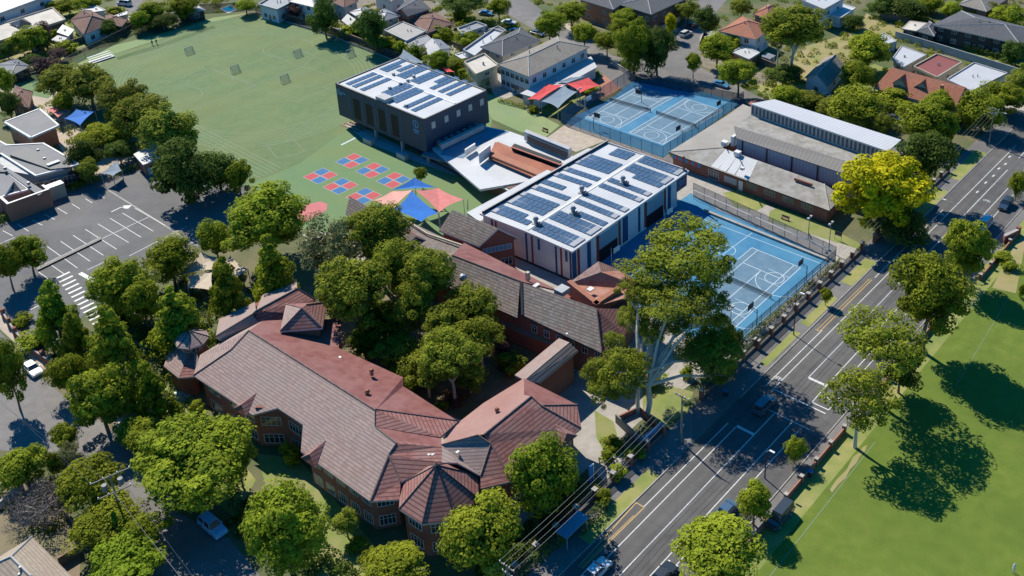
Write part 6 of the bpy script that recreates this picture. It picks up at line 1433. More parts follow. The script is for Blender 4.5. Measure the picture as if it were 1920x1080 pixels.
# boundary walls and fences between the gardens
def bwall(pts, h, m, label, th=.15, name='garden_wall', group=None):
    pts = [P(*q) for q in pts]; T = thing(name, label, 'wall' if 'wall' in name else 'fence', pts[0], group); mb = MB()
    for k, (a, b) in enumerate(zip(pts[:-1], pts[1:])): d = (b-a).normalized(); n = Vector((-d.y, d.x, 0))*th/2; mb.prism([a-n, b-n, b+n, a+n], 0, h+.003*k, M[m])
    mb.build('panel', T); mb = MB()
    for k, (a, b) in enumerate(zip(pts[:-1], pts[1:])): d = (b-a).normalized(); n = Vector((-d.y, d.x, 0))*(th/2+.05); mb.prism([a-n, b-n, b+n, a+n], h+.01, h+.08, M['ltgrey'] if m not in ('fence_wood',) else M['wood'])
    mb.build('coping', T); return T
bwall([(1678, 72), (1745, 92), (1860, 128), (1930, 150)], 2.2, 'ltgrey', 'long pale grey boundary wall below the charcoal house')
bwall([(1655, 205), (1705, 222)], 1.6, 'ltgrey', 'pale street wall below the dormer house')
bwall([(1148, 122), (1178, 142), (1190, 152)], 1.4, 'concrete_warm', 'curved pale wall behind the red paved yard')
bwall([(1395, 108), (1430, 122), (1500, 150)], 1.8, 'fence_wood', 'timber fence below the orange tiled house', name='timber_fence')
bwall([(1240, 60), (1275, 40)], 1.8, 'ltgrey', 'pale wall at the foot of the right block of flats'); bwall([(1650, 36), (1700, 45), (1722, 36)], 2, 'fence_wood', 'timber fence along the back of the vacant lot', name='timber_fence')
bwall([(-10, 962), (45, 915)], 1.0, 'ltgrey', 'low white wall in the front garden at the lower left edge'); bwall([(112, 1062), (156, 1035)], 1.4, 'fence_wood', 'short timber fence beside the bottom left house', name='timber_fence'); bwall([(122, 968), (142, 988)], 1.2, 'fence_wood', 'short timber gate beside the bare grey tree', name='timber_fence')
bwall([(620, 60), (720, 100), (790, 128)], 1.8, 'fence_wood', 'timber fence behind the gardens above the field', name='timber_fence'); bwall([(820, 115), (868, 140), (915, 165)], 1.8, 'fence_wood', 'timber fence behind the box building hedge', name='timber_fence')
bwall([(850, 88), (872, 100)], 1.8, 'fence_wood', 'short timber fence by the modern house', name='timber_fence'); bwall([(130, 88), (230, 56), (320, 34)], 1.8, 'fence_wood', 'timber fence behind the top left houses', name='timber_fence')
bwall([(805, 300), (880, 340), (905, 352)], .9, 'dgrey', 'low dark wall at the edge of the playground beside the white roofs')
# paved yards and lawns between the houses
for i, (px, m_) in enumerate((
  ([(1130, 140), (1165, 128), (1185, 150), (1150, 175), (1110, 190), (1100, 172)], 'brick_o'), ([(1000, 190), (1060, 160), (1100, 180), (1055, 215), (1020, 215)], 'grass_lawn'),
  ([(640, 60), (760, 95), (800, 80), (700, 40)], 'grass_lawn'), ([(800, 110), (870, 135), (930, 150), (880, 105), (820, 90)], 'grass_lawn'), ([(880, 112), (930, 135), (990, 170), (935, 190), (915, 160)], 'concrete'),
  ([(1000, 60), (1080, 40), (1110, 60), (1060, 70)], 'concrete_warm'), ([(1560, 150), (1640, 120), (1720, 150), (1640, 200), (1580, 190)], 'grass_lawn'), ([(1640, 195), (1760, 225), (1800, 210), (1680, 180)], 'grass_lawn'),
  ([(1320, 60), (1350, 75), (1372, 120), (1440, 140), (1500, 160), (1450, 175), (1340, 140), (1300, 110)], 'ground2'), ([(1410, 160), (1500, 150), (1530, 170), (1460, 200)], 'grass_verge'), ([(30, 30), (120, 0), (260, 60), (130, 95)], 'grass_lawn'),
  ([(235, 20), (262, 30), (250, 55), (225, 45)], 'concrete_warm'), ([(850, 80), (900, 95), (880, 112), (840, 100)], 'concrete'), ([(1280, 62), (1320, 45), (1345, 60), (1300, 100)], 'concrete'), ([(1690, 60), (1760, 90), (1900, 130), (1760, 40)], 'grass_lawn'),
  ([(1850, 200), (1900, 190), (1990, 215), (1930, 235)], 'concrete'), ([(0, 150), (90, 140), (120, 200), (160, 260), (260, 300), (240, 330), (150, 330), (60, 200), (0, 210)], 'concrete_warm'), ([(630, -20), (800, -20), (870, 60), (760, 60), (640, 20)], 'ground2'),
  ([(1100, 40), (1160, 60), (1290, 60), (1240, 40)], 'concrete_warm'), ([(1440, 20), (1500, 20), (1540, 40), (1470, 90), (1430, 60)], 'ground2'))):
    M.setdefault('ground2', mat('yard_soil', (.16, .14, .10), (.24, .21, .16), .5, detail=5)); sheet('garden', px, .009+.0011*(i % 5), M[m_])

# backyard clutter: sheds, air conditioners, aerials, trampolines
def shed(u, v, w_, d_, m, label, ax=DA):
    p = P(u, v); T = thing('garden_shed', label, 'shed', p, 'garden sheds'); MB().box(p, w_, d_, 1.9, M['ltgrey'], ax).build('wall', T); q = [p+ax*(i*(w_/2+.15))+Vector((-ax.y, ax.x, 0))*(j*(d_/2+.15))+UP*(2.0+.25*(j > 0)) for i, j in ((-1, -1), (1, -1), (1, 1), (-1, 1))]; MB().quadbox(*q, .06, M[m]).build('roof', T); MB().box(p-Vector((-ax.y, ax.x, 0))*(d_/2+.02), .8, .04, 1.7, M['grey'], ax).build('door', T)
for a in ((648, 66, 3, 2.4, 'rib_lt', 'pale shed beside the tall dark tree above the field'), (832, 100, 2.6, 2.2, 'rib_mid', 'grey shed by the olive tree behind the box building'), (1440, 118, 3, 2.5, 'rib_mid', 'grey shed below the orange tiled house'), (1612, 100, 2.4, 2, 'rib_lt', 'pale shed left of the lime green tree'), (1668, 92, 3, 2.5, 'rib_lt', 'pale shed near the end of the long boundary wall'), (1868, 160, 3, 2.4, 'rib_mid', 'grey shed right of the white metal roof'), (70, 92, 2.6, 2.2, 'whiteroof', 'small white roofed shed in the top left garden'), (255, 42, 2.6, 2.2, 'rib_mid', 'grey shed at the end of the top left street'), (905, 112, 2.2, 2, 'rib_mid', 'small grey shed beside the cream parapets'), (1500, 40, 2.6, 2.2, 'rib_dk', 'dark shed at the edge of the vacant lot')): shed(*a)
for u, v, lb in ((1335, 76, 'silver hatchback in the driveway of the orange tiled house'), (1008, 66, 'dark sedan in the driveway above the white two storey house'), (268, 24, 'silver car near the end of the top left street'), (1700, 218, 'white car behind the dormer house wall')): vehicle(u, v, DN if u != 268 else DA, {1335: (.5, .51, .53), 1008: (.06, .07, .09), 268: (.45, .46, .48), 1700: (.6, .6, .6)}[u], lb)
# ================================================================= TREES
M['bark'] = mat('bark', (.13, .10, .075), (.20, .16, .12), 3); M['bark_pale'] = mat('pale_bark', (.62, .55, .45), (.46, .40, .32), 1.2)
LM = {'green': leafmat('leaf_green', (.110, .152, .015), (.350, .400, .030)), 'bright': leafmat('leaf_bright', (.135, .180, .016), (.405, .450, .036), .15), 'dark': leafmat('leaf_dark', (.045, .085, .020), (.155, .215, .036)),
      'olive': leafmat('leaf_olive', (.115, .145, .022), (.345, .375, .048)), 'gum': leafmat('leaf_gum', (.100, .135, .018), (.350, .385, .036), .15), 'yellow': leafmat('leaf_yellow', (.24, .26, .014), (.86, .77, .020), .03),
      'purple': leafmat('leaf_purple', (.06, .04, .045), (.15, .095, .085)), 'grey': leafmat('leaf_grey', (.13, .145, .06), (.30, .32, .14)), 'maple': leafmat('leaf_maple', (.095, .15, .012), (.29, .37, .026)), 'dry': leafmat('leaf_dry', (.10, .085, .08), (.24, .21, .195), .05), 'red': leafmat('leaf_red', (.13, .065, .045), (.28, .14, .10))}
def crown_mesh(name, kind, nclump, nleaf, leaf, seed, crad=.36, hollow=False, cone=False, vis=.0, inner=True):
    r = np.random.default_rng(seed); C_ = []; 
    for i in range(nclump):
        for _ in range(50):
            d = r.normal(size=3); d /= np.linalg.norm(d); d[2] = d[2] if r.random() < .45 else abs(d[2]); d /= np.linalg.norm(d)
            rad = (.60+.24*r.random()) if r.random() < .86 else .35*r.random()
            c = d*rad
            if cone:
                z = r.random()**1.3*1.9-.95; rr = (1-(z+.95)/1.95)**.8*.85*(.6+.4*r.random()); a = r.random()*2*pi; c = np.array([rr*cos(a), rr*sin(a), z])
            if all(np.linalg.norm(c-q) > crad*.85 for q, _ in C_): break
        C_.append((c, crad*(.7+.55*r.random())*((1-.45*(c[2]+1)/2) if cone else 1)))
    ph = r.random(4)*6.28; C_ = [(c*np.array([1, 1, 1])*(1+(.13*sin(2*atan2(c[1], c[0])+ph[0])+.10*sin(3*atan2(c[1], c[0])+ph[1])+.08*sin(5*c[2]+ph[2]))), cr*(.75+.5*r.random())) for c, cr in C_]
    V = []; T = []; per = nleaf//nclump
    for c, cr in C_:
        sq = np.array([1, 1, .78]) if not hollow else np.array([1.15, 1.15, .5])
        d = r.normal(size=(per, 3)); d /= np.linalg.norm(d, axis=1)[:, None]
        rad = cr*(.78+.26*r.random(per)**.8); lump = 1+.18*np.sin(d[:, 0]*7+c[0]*9)*np.sin(d[:, 1]*7+c[1]*5)
        pos = c+d*(rad*lump)[:, None]*sq
        nrm = d+c*.35+np.array([0, 0, .35])+r.normal(size=(per, 3))*.38; nrm /= np.linalg.norm(nrm, axis=1)[:, None]
        t = np.cross(nrm, r.normal(size=(per, 3))); t /= np.linalg.norm(t, axis=1)[:, None]; b = np.cross(nrm, t)
        s = leaf*(.4+1.25*r.random(per)**1.6)[:, None]
        q = np.stack([pos-t*s-b*s*.35, pos+t*s*.1-b*s*.75, pos+t*s+b*s*.3, pos-t*s*.15+b*s*.7], 1)
        V.append(q.reshape(-1, 3)); T.append(np.repeat(np.clip(r.random()*.45+r.random(per)*.55+.0, 0, 1), 4))
    n_ = nleaf//9 if inner else 60; d = r.normal(size=(n_, 3)); d /= np.linalg.norm(d, axis=1)[:, None]; pos = d*(.62*r.random(n_)**.4)[:, None]      # filler leaves added in the core to block light, in darker tones
    if cone: pos = pos*np.array([.75, .75, 1.2])*(1-.4*(d[:, 2:3]+1)/2)
    if not hollow:
        t = r.normal(size=(n_, 3)); t /= np.linalg.norm(t, axis=1)[:, None]; b = np.cross(t, r.normal(size=(n_, 3))); b /= np.linalg.norm(b, axis=1)[:, None]; s = leaf*1.6
        V.append(np.stack([pos-t*s, pos-b*s, pos+t*s, pos+b*s], 1).reshape(-1, 3)); T.append(np.repeat(r.random(n_)*.4, 4))
    V = np.concatenate(V); T = np.concatenate(T); nq = len(V)//4
    me = bpy.data.meshes.new(name); me.vertices.add(len(V)); me.vertices.foreach_set('co', V.astype(np.float32).ravel()); me.loops.add(nq*4); me.loops.foreach_set('vertex_index', np.arange(nq*4, dtype=np.int32))
    me.polygons.add(nq); me.polygons.foreach_set('loop_start', np.arange(0, nq*4, 4, dtype=np.int32)); me.update(); 
    at = me.attributes.new('tone', 'FLOAT', 'POINT'); at.data.foreach_set('value', T.astype(np.float32)); me.materials.append(LM[kind]); me.validate()
    return me, C_
def trunk_mesh(C_, bark, nl=7, thick=.05, top=.62, seed=0):
    """unit trunk: z 0..1 is ground to crown centre, x and y in crown radii"""
    r = random.Random(seed); mb = MB(); w_ = [Vector((0, 0, 0)), Vector((r.uniform(-.03, .03), r.uniform(-.03, .03), .3)), Vector((r.uniform(-.05, .05), r.uniform(-.05, .05), top))]
    mb.path(w_, [thick*1.3, thick, thick*.75], M[bark], 7); cs = sorted(C_, key=lambda q: -np.linalg.norm(q[0][:2]))[:nl]
    for c, cr in cs:
        e = Vector((c[0]*.85, c[1]*.85, 1+c[2]*.35)); m_ = w_[2].lerp(e, .5)+Vector((r.uniform(-.06, .06), r.uniform(-.06, .06), .06)); mb.path([w_[2]-Vector((0, 0, .12)), m_, e], [thick*.6, thick*.4, thick*.16], M[bark], 5)
    me_o = mb.build('trunk', None, local=True); me = me_o.data; bpy.data.objects.remove(me_o); return me
PRO = {}
def proto(key, kind, nc, nl, leaf, seed, bark='bark', n=3, **kw):
    PRO[key] = []
    for i in range(n):
        me, C_ = crown_mesh('crown_'+key, kind, nc, nl, leaf, seed+i*17, **kw); PRO[key].append((me, trunk_mesh(C_, bark, seed=i+seed, thick=.05 if bark == 'bark' else .045)))
proto('big', 'green', 62, 26000, .027, 1, crad=.235); proto('green', 'green', 38, 12000, .038, 5, crad=.28); proto('bright', 'bright', 46, 16000, .034, 9, crad=.265); proto('dark', 'dark', 38, 11000, .038, 13, crad=.28)
proto('cone', 'bright', 44, 12000, .036, 21, cone=True, crad=.26); proto('conegreen', 'maple', 44, 12000, .036, 25, cone=True, crad=.26); proto('maple', 'maple', 42, 13000, .036, 29, crad=.27)
proto('olive', 'olive', 46, 13000, .034, 33, crad=.25); proto('gum', 'gum', 40, 14000, .031, 37, crad=.25, bark='bark_pale'); proto('gumbig', 'gum', 64, 22000, .026, 41, crad=.215, bark='bark_pale', n=2); proto('yellow', 'yellow', 80, 28000, .030, 45, crad=.215, n=1)
proto('dry', 'dry', 26, 4200, .022, 91, crad=.30, n=1, inner=False, bark='bark_pale'); proto('open', 'gum', 46, 11000, .028, 83, crad=.225, bark='bark_pale', n=3, inner=False); proto('purple', 'purple', 20, 4500, .045, 49, n=1); proto('grey', 'grey', 30, 8000, .030, 53, crad=.27, n=2, bark='bark_pale'); proto('shrub', 'green', 12, 2200, .08, 57, crad=.42); proto('shrubbright', 'bright', 12, 2200, .08, 61, crad=.42); proto('cypress', 'dark', 14, 2500, .08, 65, crad=.45, n=1); proto('red', 'red', 9, 1800, .08, 69, crad=.5, n=1)
_tn = [0]
def tree(u, v, ru, rv, key, label, gap=None, group=None, name=None):
    """(u, v): crown centre in the photo; ru, rv: half sizes there"""
    shr = key in ('shrub', 'shrubbright', 'red'); z = 4.; b = 3.; ru *= 1.07; rv *= 1.07
    for _ in range(6):
        c = P(u, v, z); mp = dist_px(c); a = ru*mp; dep = atan2(CH-z, sqrt(c.x**2+c.y**2)); half = rv*mp
        b = sqrt(max((half*half-(a*sin(dep))**2), (a*.45)**2*cos(dep)**2))/cos(dep); b = min(b, a*2.2)
        g_ = gap*(1.5 if gap >= 1 else 1) if gap is not None else (0 if shr else max(1.3, .36*b+.6)); z = b*.95+g_
    c = P(u, v, z); i = _tn[0]; _tn[0] += 1; me, tm = PRO[key][i % len(PRO[key])]
    nm = name or {'gum': 'gum_tree', 'gumbig': 'gum_tree', 'open': 'gum_tree', 'yellow': 'golden_elm', 'cypress': 'cypress_tree'}.get(key, 'shrub' if shr else 'tree')
    T = thing(nm, label, 'shrub' if shr else 'tree', (c.x, c.y, 0), group); T.rotation_euler.z = (i*2.39996) % (2*pi)
    k = bpy.data.objects.new('crown', me); COL.objects.link(k); k.parent = T; k.location = (0, 0, z); k.scale = (a, a, b)
    if not shr or gap: t = bpy.data.objects.new('trunk', tm); COL.objects.link(t); t.parent = T; t.scale = (a, a, z)
    return T
TR_ = [
 # along the left side street and around the car park
 (100, 582, 50, 56, 'conegreen', 'dense dark green tree just inside the car park entrance'), (142, 628, 36, 46, 'cone', 'smaller pointed tree left of the tallest bright conifer'),
 (212, 642, 60, 72, 'cone', 'tallest bright pointed tree in the street side garden'), (124, 698, 34, 34, 'green', 'round tree beside the silver sedan'),
 (186, 745, 55, 54, 'green', 'round headed tree with a leaning trunk over the street footpath'), (284, 732, 38, 50, 'conegreen', 'feathery green tree beside the pale pond'),
 (328, 592, 62, 62, 'cone', 'broad feathery tree behind the octagonal lantern roof'), (222, 532, 52, 52, 'bright', 'bright green tree at the end of the zebra crossing'), (265, 560, 40, 42, 'bright', 'bright tree between the zebra crossing tree and the feathery tree'),
 (318, 484, 47, 40, 'bright', 'round bright tree on the corner of the parking bays'), (422, 540, 46, 60, 'cone', 'slender bright tree in front of the tan shade sails'),
 (508, 500, 50, 62, 'cone', 'tall bright tree between the tan sails and the courtyard gums'), (402, 446, 30, 33, 'green', 'small round tree right of the car park shadow'),
 (500, 410, 82, 66, 'big', 'large spreading tree beside the playground red patch'), (345, 322, 62, 58, 'dark', 'very dark rounded oak casting shade on the car park', .9), (408, 320, 38, 38, 'dark', 'dark tree joined to the right of the car park oak', .8), (445, 330, 26, 30, 'green', 'lighter tree at the field corner beside the dark oak', .8),
 (52, 472, 33, 33, 'green', 'small tree right of the pair at the left of the car park'), (10, 492, 27, 36, 'green', 'small tree at the left edge below the car park'),
 (225, 582, 26, 20, 'shrub', 'low hedge behind the pointed street garden trees'), (40, 600, 20, 12, 'shrub', 'low shrub by the car park gateway'),
 (62, 640, 28, 16, 'shrub', 'garden shrubs inside the side street brick fence'),
 # row beside the field
 (120, 150, 44, 34, 'olive', 'leftmost tree of the long row beside the sports field'), (165, 158, 50, 36, 'olive', 'second tree of the row beside the sports field'), (228, 188, 42, 36, 'olive', 'third tree of the row beside the sports field'),
 (262, 215, 50, 42, 'olive', 'fourth tree of the row beside the sports field'), (310, 240, 52, 42, 'olive', 'fifth tree of the row beside the sports field'), (345, 262, 28, 24, 'green', 'last small tree at the right end of the field row'),
 (118, 192, 18, 20, 'bright', 'bright tree right behind the square pavilion'), (180, 256, 44, 24, 'bright', 'yellow green tree in front of the left blue shade sail', .8), (218, 250, 30, 22, 'bright', 'bright tree right of the left blue sail', .8), (222, 282, 24, 18, 'dark', 'dark shrubby tree by the left playground'), (155, 290, 30, 26, 'dark', 'dark tree at the right end of the grey roofs'),
 # bottom left
 (78, 948, 60, 36, 'dry', 'grey brown leafless looking bush tree in the front garden at the lower left', .6),
 (14, 690, 30, 68, 'green', 'tree at the left edge opposite the silver sedan'), (122, 818, 28, 26, 'green', 'small loose tree on the far side of the left street'), (128, 852, 24, 22, 'grey', 'thin sparse tree beside the left street kerb'),
 (42, 872, 44, 36, 'green', 'round tree in the front garden at the left edge'), (100, 868, 16, 22, 'green', 'slim tree on the left footpath corner'), (165, 905, 60, 48, 'green', 'round tree left of the transformer pole'), (200, 975, 62, 46, 'bright', 'tree below the transformer pole'), (265, 1000, 44, 38, 'green', 'low tree at the bend of the shaded street'),
 (240, 1062, 72, 42, 'maple', 'yellowish tree at the bottom left edge'), (262, 812, 42, 32, 'bright', 'small bright tree right of the round street tree'), (362, 868, 108, 82, 'big', 'largest round street tree in front of the tiled building'),
 (445, 860, 30, 40, 'green', 'green tree filling the right side of the largest street tree'), (532, 985, 84, 82, 'big', 'tall spreading tree below the tiled building'), (905, 998, 84, 76, 'bright', 'bright spreading tree in front of the corner turret'), (735, 1068, 64, 30, 'bright', 'bright tree cut by the bottom edge below the turret'),
 (1020, 892, 64, 66, 'maple', 'dark pointed maple against the right wing roof'), (648, 978, 26, 24, 'olive', 'small round olive shrub on the lawn below the tiled building'), (668, 1022, 18, 14, 'shrub', 'low dark hedge plant on the lawn'), (690, 1040, 16, 12, 'shrub', 'low hedge plant nearest the bottom tree'), (545, 850, 20, 20, 'shrub', 'dark bush against the recessed bay windows'),
 (370, 764, 16, 14, 'shrubbright', 'bright bush right of the pale pond'), (330, 790, 26, 20, 'shrub', 'bush below the pale pond'),
 # courtyard gums
 (618, 470, 64, 62, 'grey', 'grey olive gum with pale limbs left of the courtyard', 3), (702, 432, 62, 56, 'gumbig', 'dark olive gum behind the courtyard gums', 4), (665, 545, 74, 68, 'gumbig', 'large dome shaped courtyard gum', 4), (795, 512, 60, 58, 'gumbig', 'tall courtyard gum in front of the grey tiled roof', 4),
 (885, 575, 54, 48, 'gum', 'courtyard gum nearest the verandah', 3), (775, 575, 44, 44, 'gum', 'courtyard gum in the middle of the group', 3), (720, 600, 46, 38, 'maple', 'leafy green tree between the courtyard gums', 1.5), (845, 672, 62, 56, 'gumbig', 'low spreading courtyard gum above the maroon roof', 3), (900, 630, 46, 40, 'gum', 'right hand courtyard gum over the sandy patch', 3), (745, 655, 44, 34, 'gum', 'small gum beside the maroon roof vents', 1), (690, 640, 34, 28, 'maple', 'leafy shrub tree at the maroon roof edge', .5),
 (742, 500, 48, 52, 'gum', 'courtyard gum between the dome shaped gum and the tall one', 4), (715, 470, 44, 36, 'gum', 'gum behind the dome shaped courtyard gum', 4), (835, 610, 46, 42, 'gum', 'courtyard gum left of the verandah gum', 3), (800, 690, 50, 40, 'gum', 'low gum beside the sandy courtyard patch', 2), (770, 705, 40, 26, 'maple', 'leafy undergrowth tree at the courtyard edge', .5), (880, 705, 36, 28, 'gum', 'low gum at the sandy courtyard corner', 1),
 (828, 760, 12, 10, 'shrubbright', 'tiny yellow green bush at the valley of the roofs'), (960, 680, 30, 20, 'shrub', 'dark bushes by the covered link'), (940, 655, 16, 14, 'red', 'reddish shrub by the verandah'), (850, 745, 22, 12, 'red', 'dull red ground shrub in the shaded courtyard'),
 # golden elm and roadside
 (1652, 358, 84, 72, 'yellow', 'large golden yellow elm beside the gymnasium', 2), (1735, 292, 52, 48, 'dark', 'dark tree behind the golden elm', 4), (1690, 420, 50, 40, 'dark', 'dark green lower tree tucked under the golden elm', .5),
 (1328, 662, 44, 42, 'dark', 'dark bushy tree at the fence behind the giant gum', 1), (1372, 640, 26, 30, 'olive', 'small olive tree at the lower corner of the blue court', 1), (1225, 715, 22, 12, 'shrub', 'low shrubs behind the pale gum trunks'),
 (1816, 463, 46, 54, 'bright', 'bright leafy tree opposite the golden elm across the road', 2), (1745, 542, 74, 74, 'big', 'dense green tree on the park side of the road', 4), (1658, 638, 84, 66, 'open', 'broad olive tree overhanging the right lane', 5), (1612, 748, 68, 62, 'open', 'olive tree beside the road crossing', 3), (1690, 690, 40, 40, 'dark', 'dark undergrowth tree behind the olive tree', 1),
 (1491, 842, 20, 24, 'bright', 'small bright sapling in the shaded parking lane', .5), (1415, 938, 36, 38, 'bright', 'yellow green tree beside the dark parked cars', 1), (1345, 1032, 84, 56, 'bright', 'round bright tree at the bottom of the road', 2.5), (1908, 345, 16, 26, 'bright', 'yellowish tree at the right edge of the road', .8),
 (1549, 553, 12, 14, 'bright', 'tiny street tree on the grass verge', .8), (1918, 545, 8, 14, 'shrubbright', 'yellowish bush at the right edge of the park', 0), (1110, 905, 0.1, 0.1, 'shrub', '')
]
TR_ = TR_[:-1]
TR_ += [
 (1137, 855, 16, 14, 'shrub', 'bushy shrub between the driveway and road fence'), (1150, 830, 20, 14, 'shrub', 'shrubs on the small lawn by the driveway'), (1160, 885, 18, 16, 'shrubbright', 'leafy shrub beside the brick road fence'), (1128, 930, 18, 16, 'shrub', 'dark shrub behind the road fence near the sign board'), (1190, 850, 20, 12, 'shrub', 'bush in front of the blue grey wall'),
 (1880, 480, 18, 12, 'shrubbright', 'pale garden bushes at the park gateway'), (1895, 500, 16, 10, 'shrub', 'low plants in the park garden bed'), 
 # upper streets
 (1188, 85, 34, 48, 'big', 'tall dark tree on the left of the pair behind the upper courts', 1), (1232, 92, 34, 42, 'dark', 'darker tree on the right of the pair behind the upper courts', 1), (1030, 45, 28, 24, 'green', 'street tree left of the white two storey house', 2), (1072, 22, 32, 20, 'green', 'street tree at the top beside the brown roofed flats', 2), (1096, 62, 25, 20, 'bright', 'rounded street tree behind the white house', 2), (1138, 76, 22, 18, 'bright', 'small rounded street tree below the flats', 2), (1165, 52, 24, 20, 'green', 'street tree touching the dark flats wall', 2), (1170, 30, 26, 14, 'green', 'tree directly below the flats roof', 2), (1258, 45, 12, 20, 'yellow', 'slender yellow tree at the flats corner', 1),
 (1290, 20, 24, 18, 'olive', 'olive tree at the top beside the flats'), (1325, 38, 24, 26, 'dark', 'dense dark tree on the upper street corner'), (1390, 12, 20, 16, 'olive', 'grey green tree at the top street'), (1300, 116, 15, 18, 'bright', 'small street tree on the island corner', 1.5), (1345, 90, 34, 26, 'bright', 'flat topped tree beside the orange roofed house', 1.5), (1385, 135, 36, 26, 'green', 'round street tree at the end of the upper courts', 2.5), (1375, 75, 26, 16, 'green', 'tree at the corner of the orange roofed house'),
 (1490, 48, 62, 44, 'gum', 'tall gum with bare trunk in the vacant lot', 6), (1460, 60, 30, 30, 'gum', 'gum beside the orange roofed house', 5), (1628, 92, 46, 32, 'bright', 'wide lime green tree beside the vacant lot', 1.5), (1606, 140, 34, 28, 'green', 'green tree behind the grey gabled house', 1), (1605, 195, 52, 34, 'bright', 'spreading bright tree in front of the tiled gabled house', 1), (1470, 140, 32, 20, 'dark', 'dark tree beside the grey gabled house', 1), (1475, 180, 30, 22, 'green', 'tree left of the grey gabled house', .5), (1512, 185, 32, 18, 'olive', 'olive shrub tree behind the gymnasium roof', .5), (1558, 200, 26, 18, 'olive', 'second olive tree behind the gymnasium roof', .5), (1612, 222, 30, 20, 'olive', 'olive tree in front of the spreading bright tree', .5), (1655, 232, 20, 22, 'olive', 'small grey olive tree near the gymnasium corner', .5),
 (1735, 225, 52, 38, 'green', 'round green tree below the tiled gabled house', 1), (1760, 195, 32, 24, 'green', 'green tree right of the tiled gabled house', 1), (1775, 240, 24, 26, 'green', 'green tree beside the far power pole', 1), (1810, 200, 26, 30, 'cone', 'pointed bright tree in the corner garden', 1), (1845, 205, 42, 34, 'green', 'large green tree at the far street corner', 1), (1885, 180, 40, 28, 'green', 'tree behind the far power pole', 1), (1915, 150, 22, 26, 'olive', 'olive tree at the right edge of the corner garden', 1),
 (1822, 158, 4, 18, 'cypress', 'thin dark cypress on the left beside the white roof', 0), (1834, 155, 5, 20, 'cypress', 'thin dark cypress on the right beside the white roof', 0), (1680, 185, 36, 12, 'shrubbright', 'leafy garden in front of the dormer windows'), (1900, 100, 22, 26, 'dark', 'dark conifers at the right edge by the grey house', 0), 
 (1890, 30, 34, 22, 'green', 'hedge trees above the long grey house', .5), (1850, 18, 30, 18, 'green', 'green hedge trees at the top right', .5), (1785, 20, 22, 16, 'bright', 'bright tree left of the grey house at the top', .5), (1700, 15, 36, 20, 'dark', 'dark hedge trees at the top right centre', .5), (1655, 12, 26, 18, 'dark', 'dark hedge left of the top right houses', .5), (1745, 8, 24, 16, 'green', 'hedge tree at the top edge', .5), (1600, 40, 20, 14, 'dark', 'dark tree behind the white roofed garage', .5),
 # top middle
 (607, 30, 28, 34, 'dark', 'dark rounded tree above the field fence', 1), (695, 52, 30, 36, 'dark', 'tall dark tree between the grey roofs and fence', 1), (655, 58, 22, 12, 'shrubbright', 'yellow green bush beside the field fence'), (715, 82, 26, 12, 'shrubbright', 'pale leafy bush at the field fence corner'), (750, 90, 14, 14, 'shrubbright', 'small yellow green tree behind the box building', 1), (780, 100, 16, 16, 'shrub', 'small green tree behind the box building parapet', .5),
 (820, 112, 22, 18, 'green', 'green tree behind the solar roof'), (845, 118, 24, 12, 'olive', 'olive tree by the cream flat roofed house'), (880, 75, 26, 18, 'green', 'tree in front of the white modern house', .5), (828, 62, 26, 10, 'shrub', 'hedge beside the pale flat roof'), (880, 45, 24, 9, 'shrubbright', 'sunlit hedge along the upper street garden'), (862, 30, 12, 14, 'green', 'clipped round tree on the upper street', .5),
 (935, 12, 24, 16, 'bright', 'street tree at the top centre', 2.5), (870, 5, 40, 14, 'dark', 'dark shading tree at the top centre', 2), (555, 18, 22, 12, 'purple', 'purple leaved tree above the field fence', 1), (500, 12, 16, 10, 'green', 'small green bush at the top of the field'), (460, 10, 20, 12, 'green', 'bushes beside the swimming pool'),
 (345, 10, 30, 20, 'green', 'tree at the top left beyond the field'), (285, 22, 28, 20, 'green', 'green tree beside the top left street', 1), (262, 36, 20, 16, 'green', 'small tree at the end of the top left street'), (305, 38, 24, 12, 'dark', 'dark bush beyond the field fence'), (202, 52, 18, 14, 'dark', 'dark round tree beside the brown tiled house', .5), (160, 6, 26, 12, 'bright', 'bright hedge tree at the top left edge'), (112, 12, 24, 12, 'green', 'tree behind the cream flat roof'), (215, 22, 18, 8, 'shrubbright', 'bright hedge beside the long white van'),
 (55, 72, 34, 22, 'bright', 'yellow green tree in front of the cream flat roof', 1), (82, 60, 14, 20, 'purple', 'dark purple tree beside the cream roof', 1), (78, 75, 16, 18, 'dark', 'dark green tree in the left garden', .5), (102, 65, 12, 10, 'shrubbright', 'yellow bush beside the purple tree'), (120, 88, 22, 10, 'shrubbright', 'low yellow green bushes by the field corner'), (85, 128, 26, 20, 'purple', 'large dark purple tree at the field corner', .5), (110, 100, 18, 10, 'purple', 'brownish purple bush by the field fence'), (60, 112, 16, 10, 'dark', 'dark bush left of the purple tree'), (8, 150, 18, 24, 'green', 'tree at the left edge below the grey shed roof', .5), (15, 195, 20, 26, 'dark', 'dark tree at the left edge behind the pavilion', .5), (12, 92, 14, 12, 'dark', 'dark bush at the left edge'), (30, 138, 0.1, .1, 'shrub', ''),
 (145, 332, 20, 14, 'red', 'reddish shrub by the grey roof corner'), (165, 318, 20, 20, 'olive', 'olive bush by the car park corner'), 
 (970, 150, 8, 14, 'shrub', ''), (1003, 222, 0.1, .1, 'shrub', ''),
 (1110, 170, 16, 8, 'shrubbright', 'small lawn bush under the right red sail'), (1000, 205, 12, 6, 'shrub', 'bush by the path under the left red sail'), (788, 325, 13, 14, 'gum', 'little olive tree on the playground edge', 1.2),
 (1290, 700, 14, 12, 'shrub', 'shrub at the foot of the big gum lawn'),
]
TR_ = [t for t in TR_ if t[5]]
for t in TR_: tree(*t)
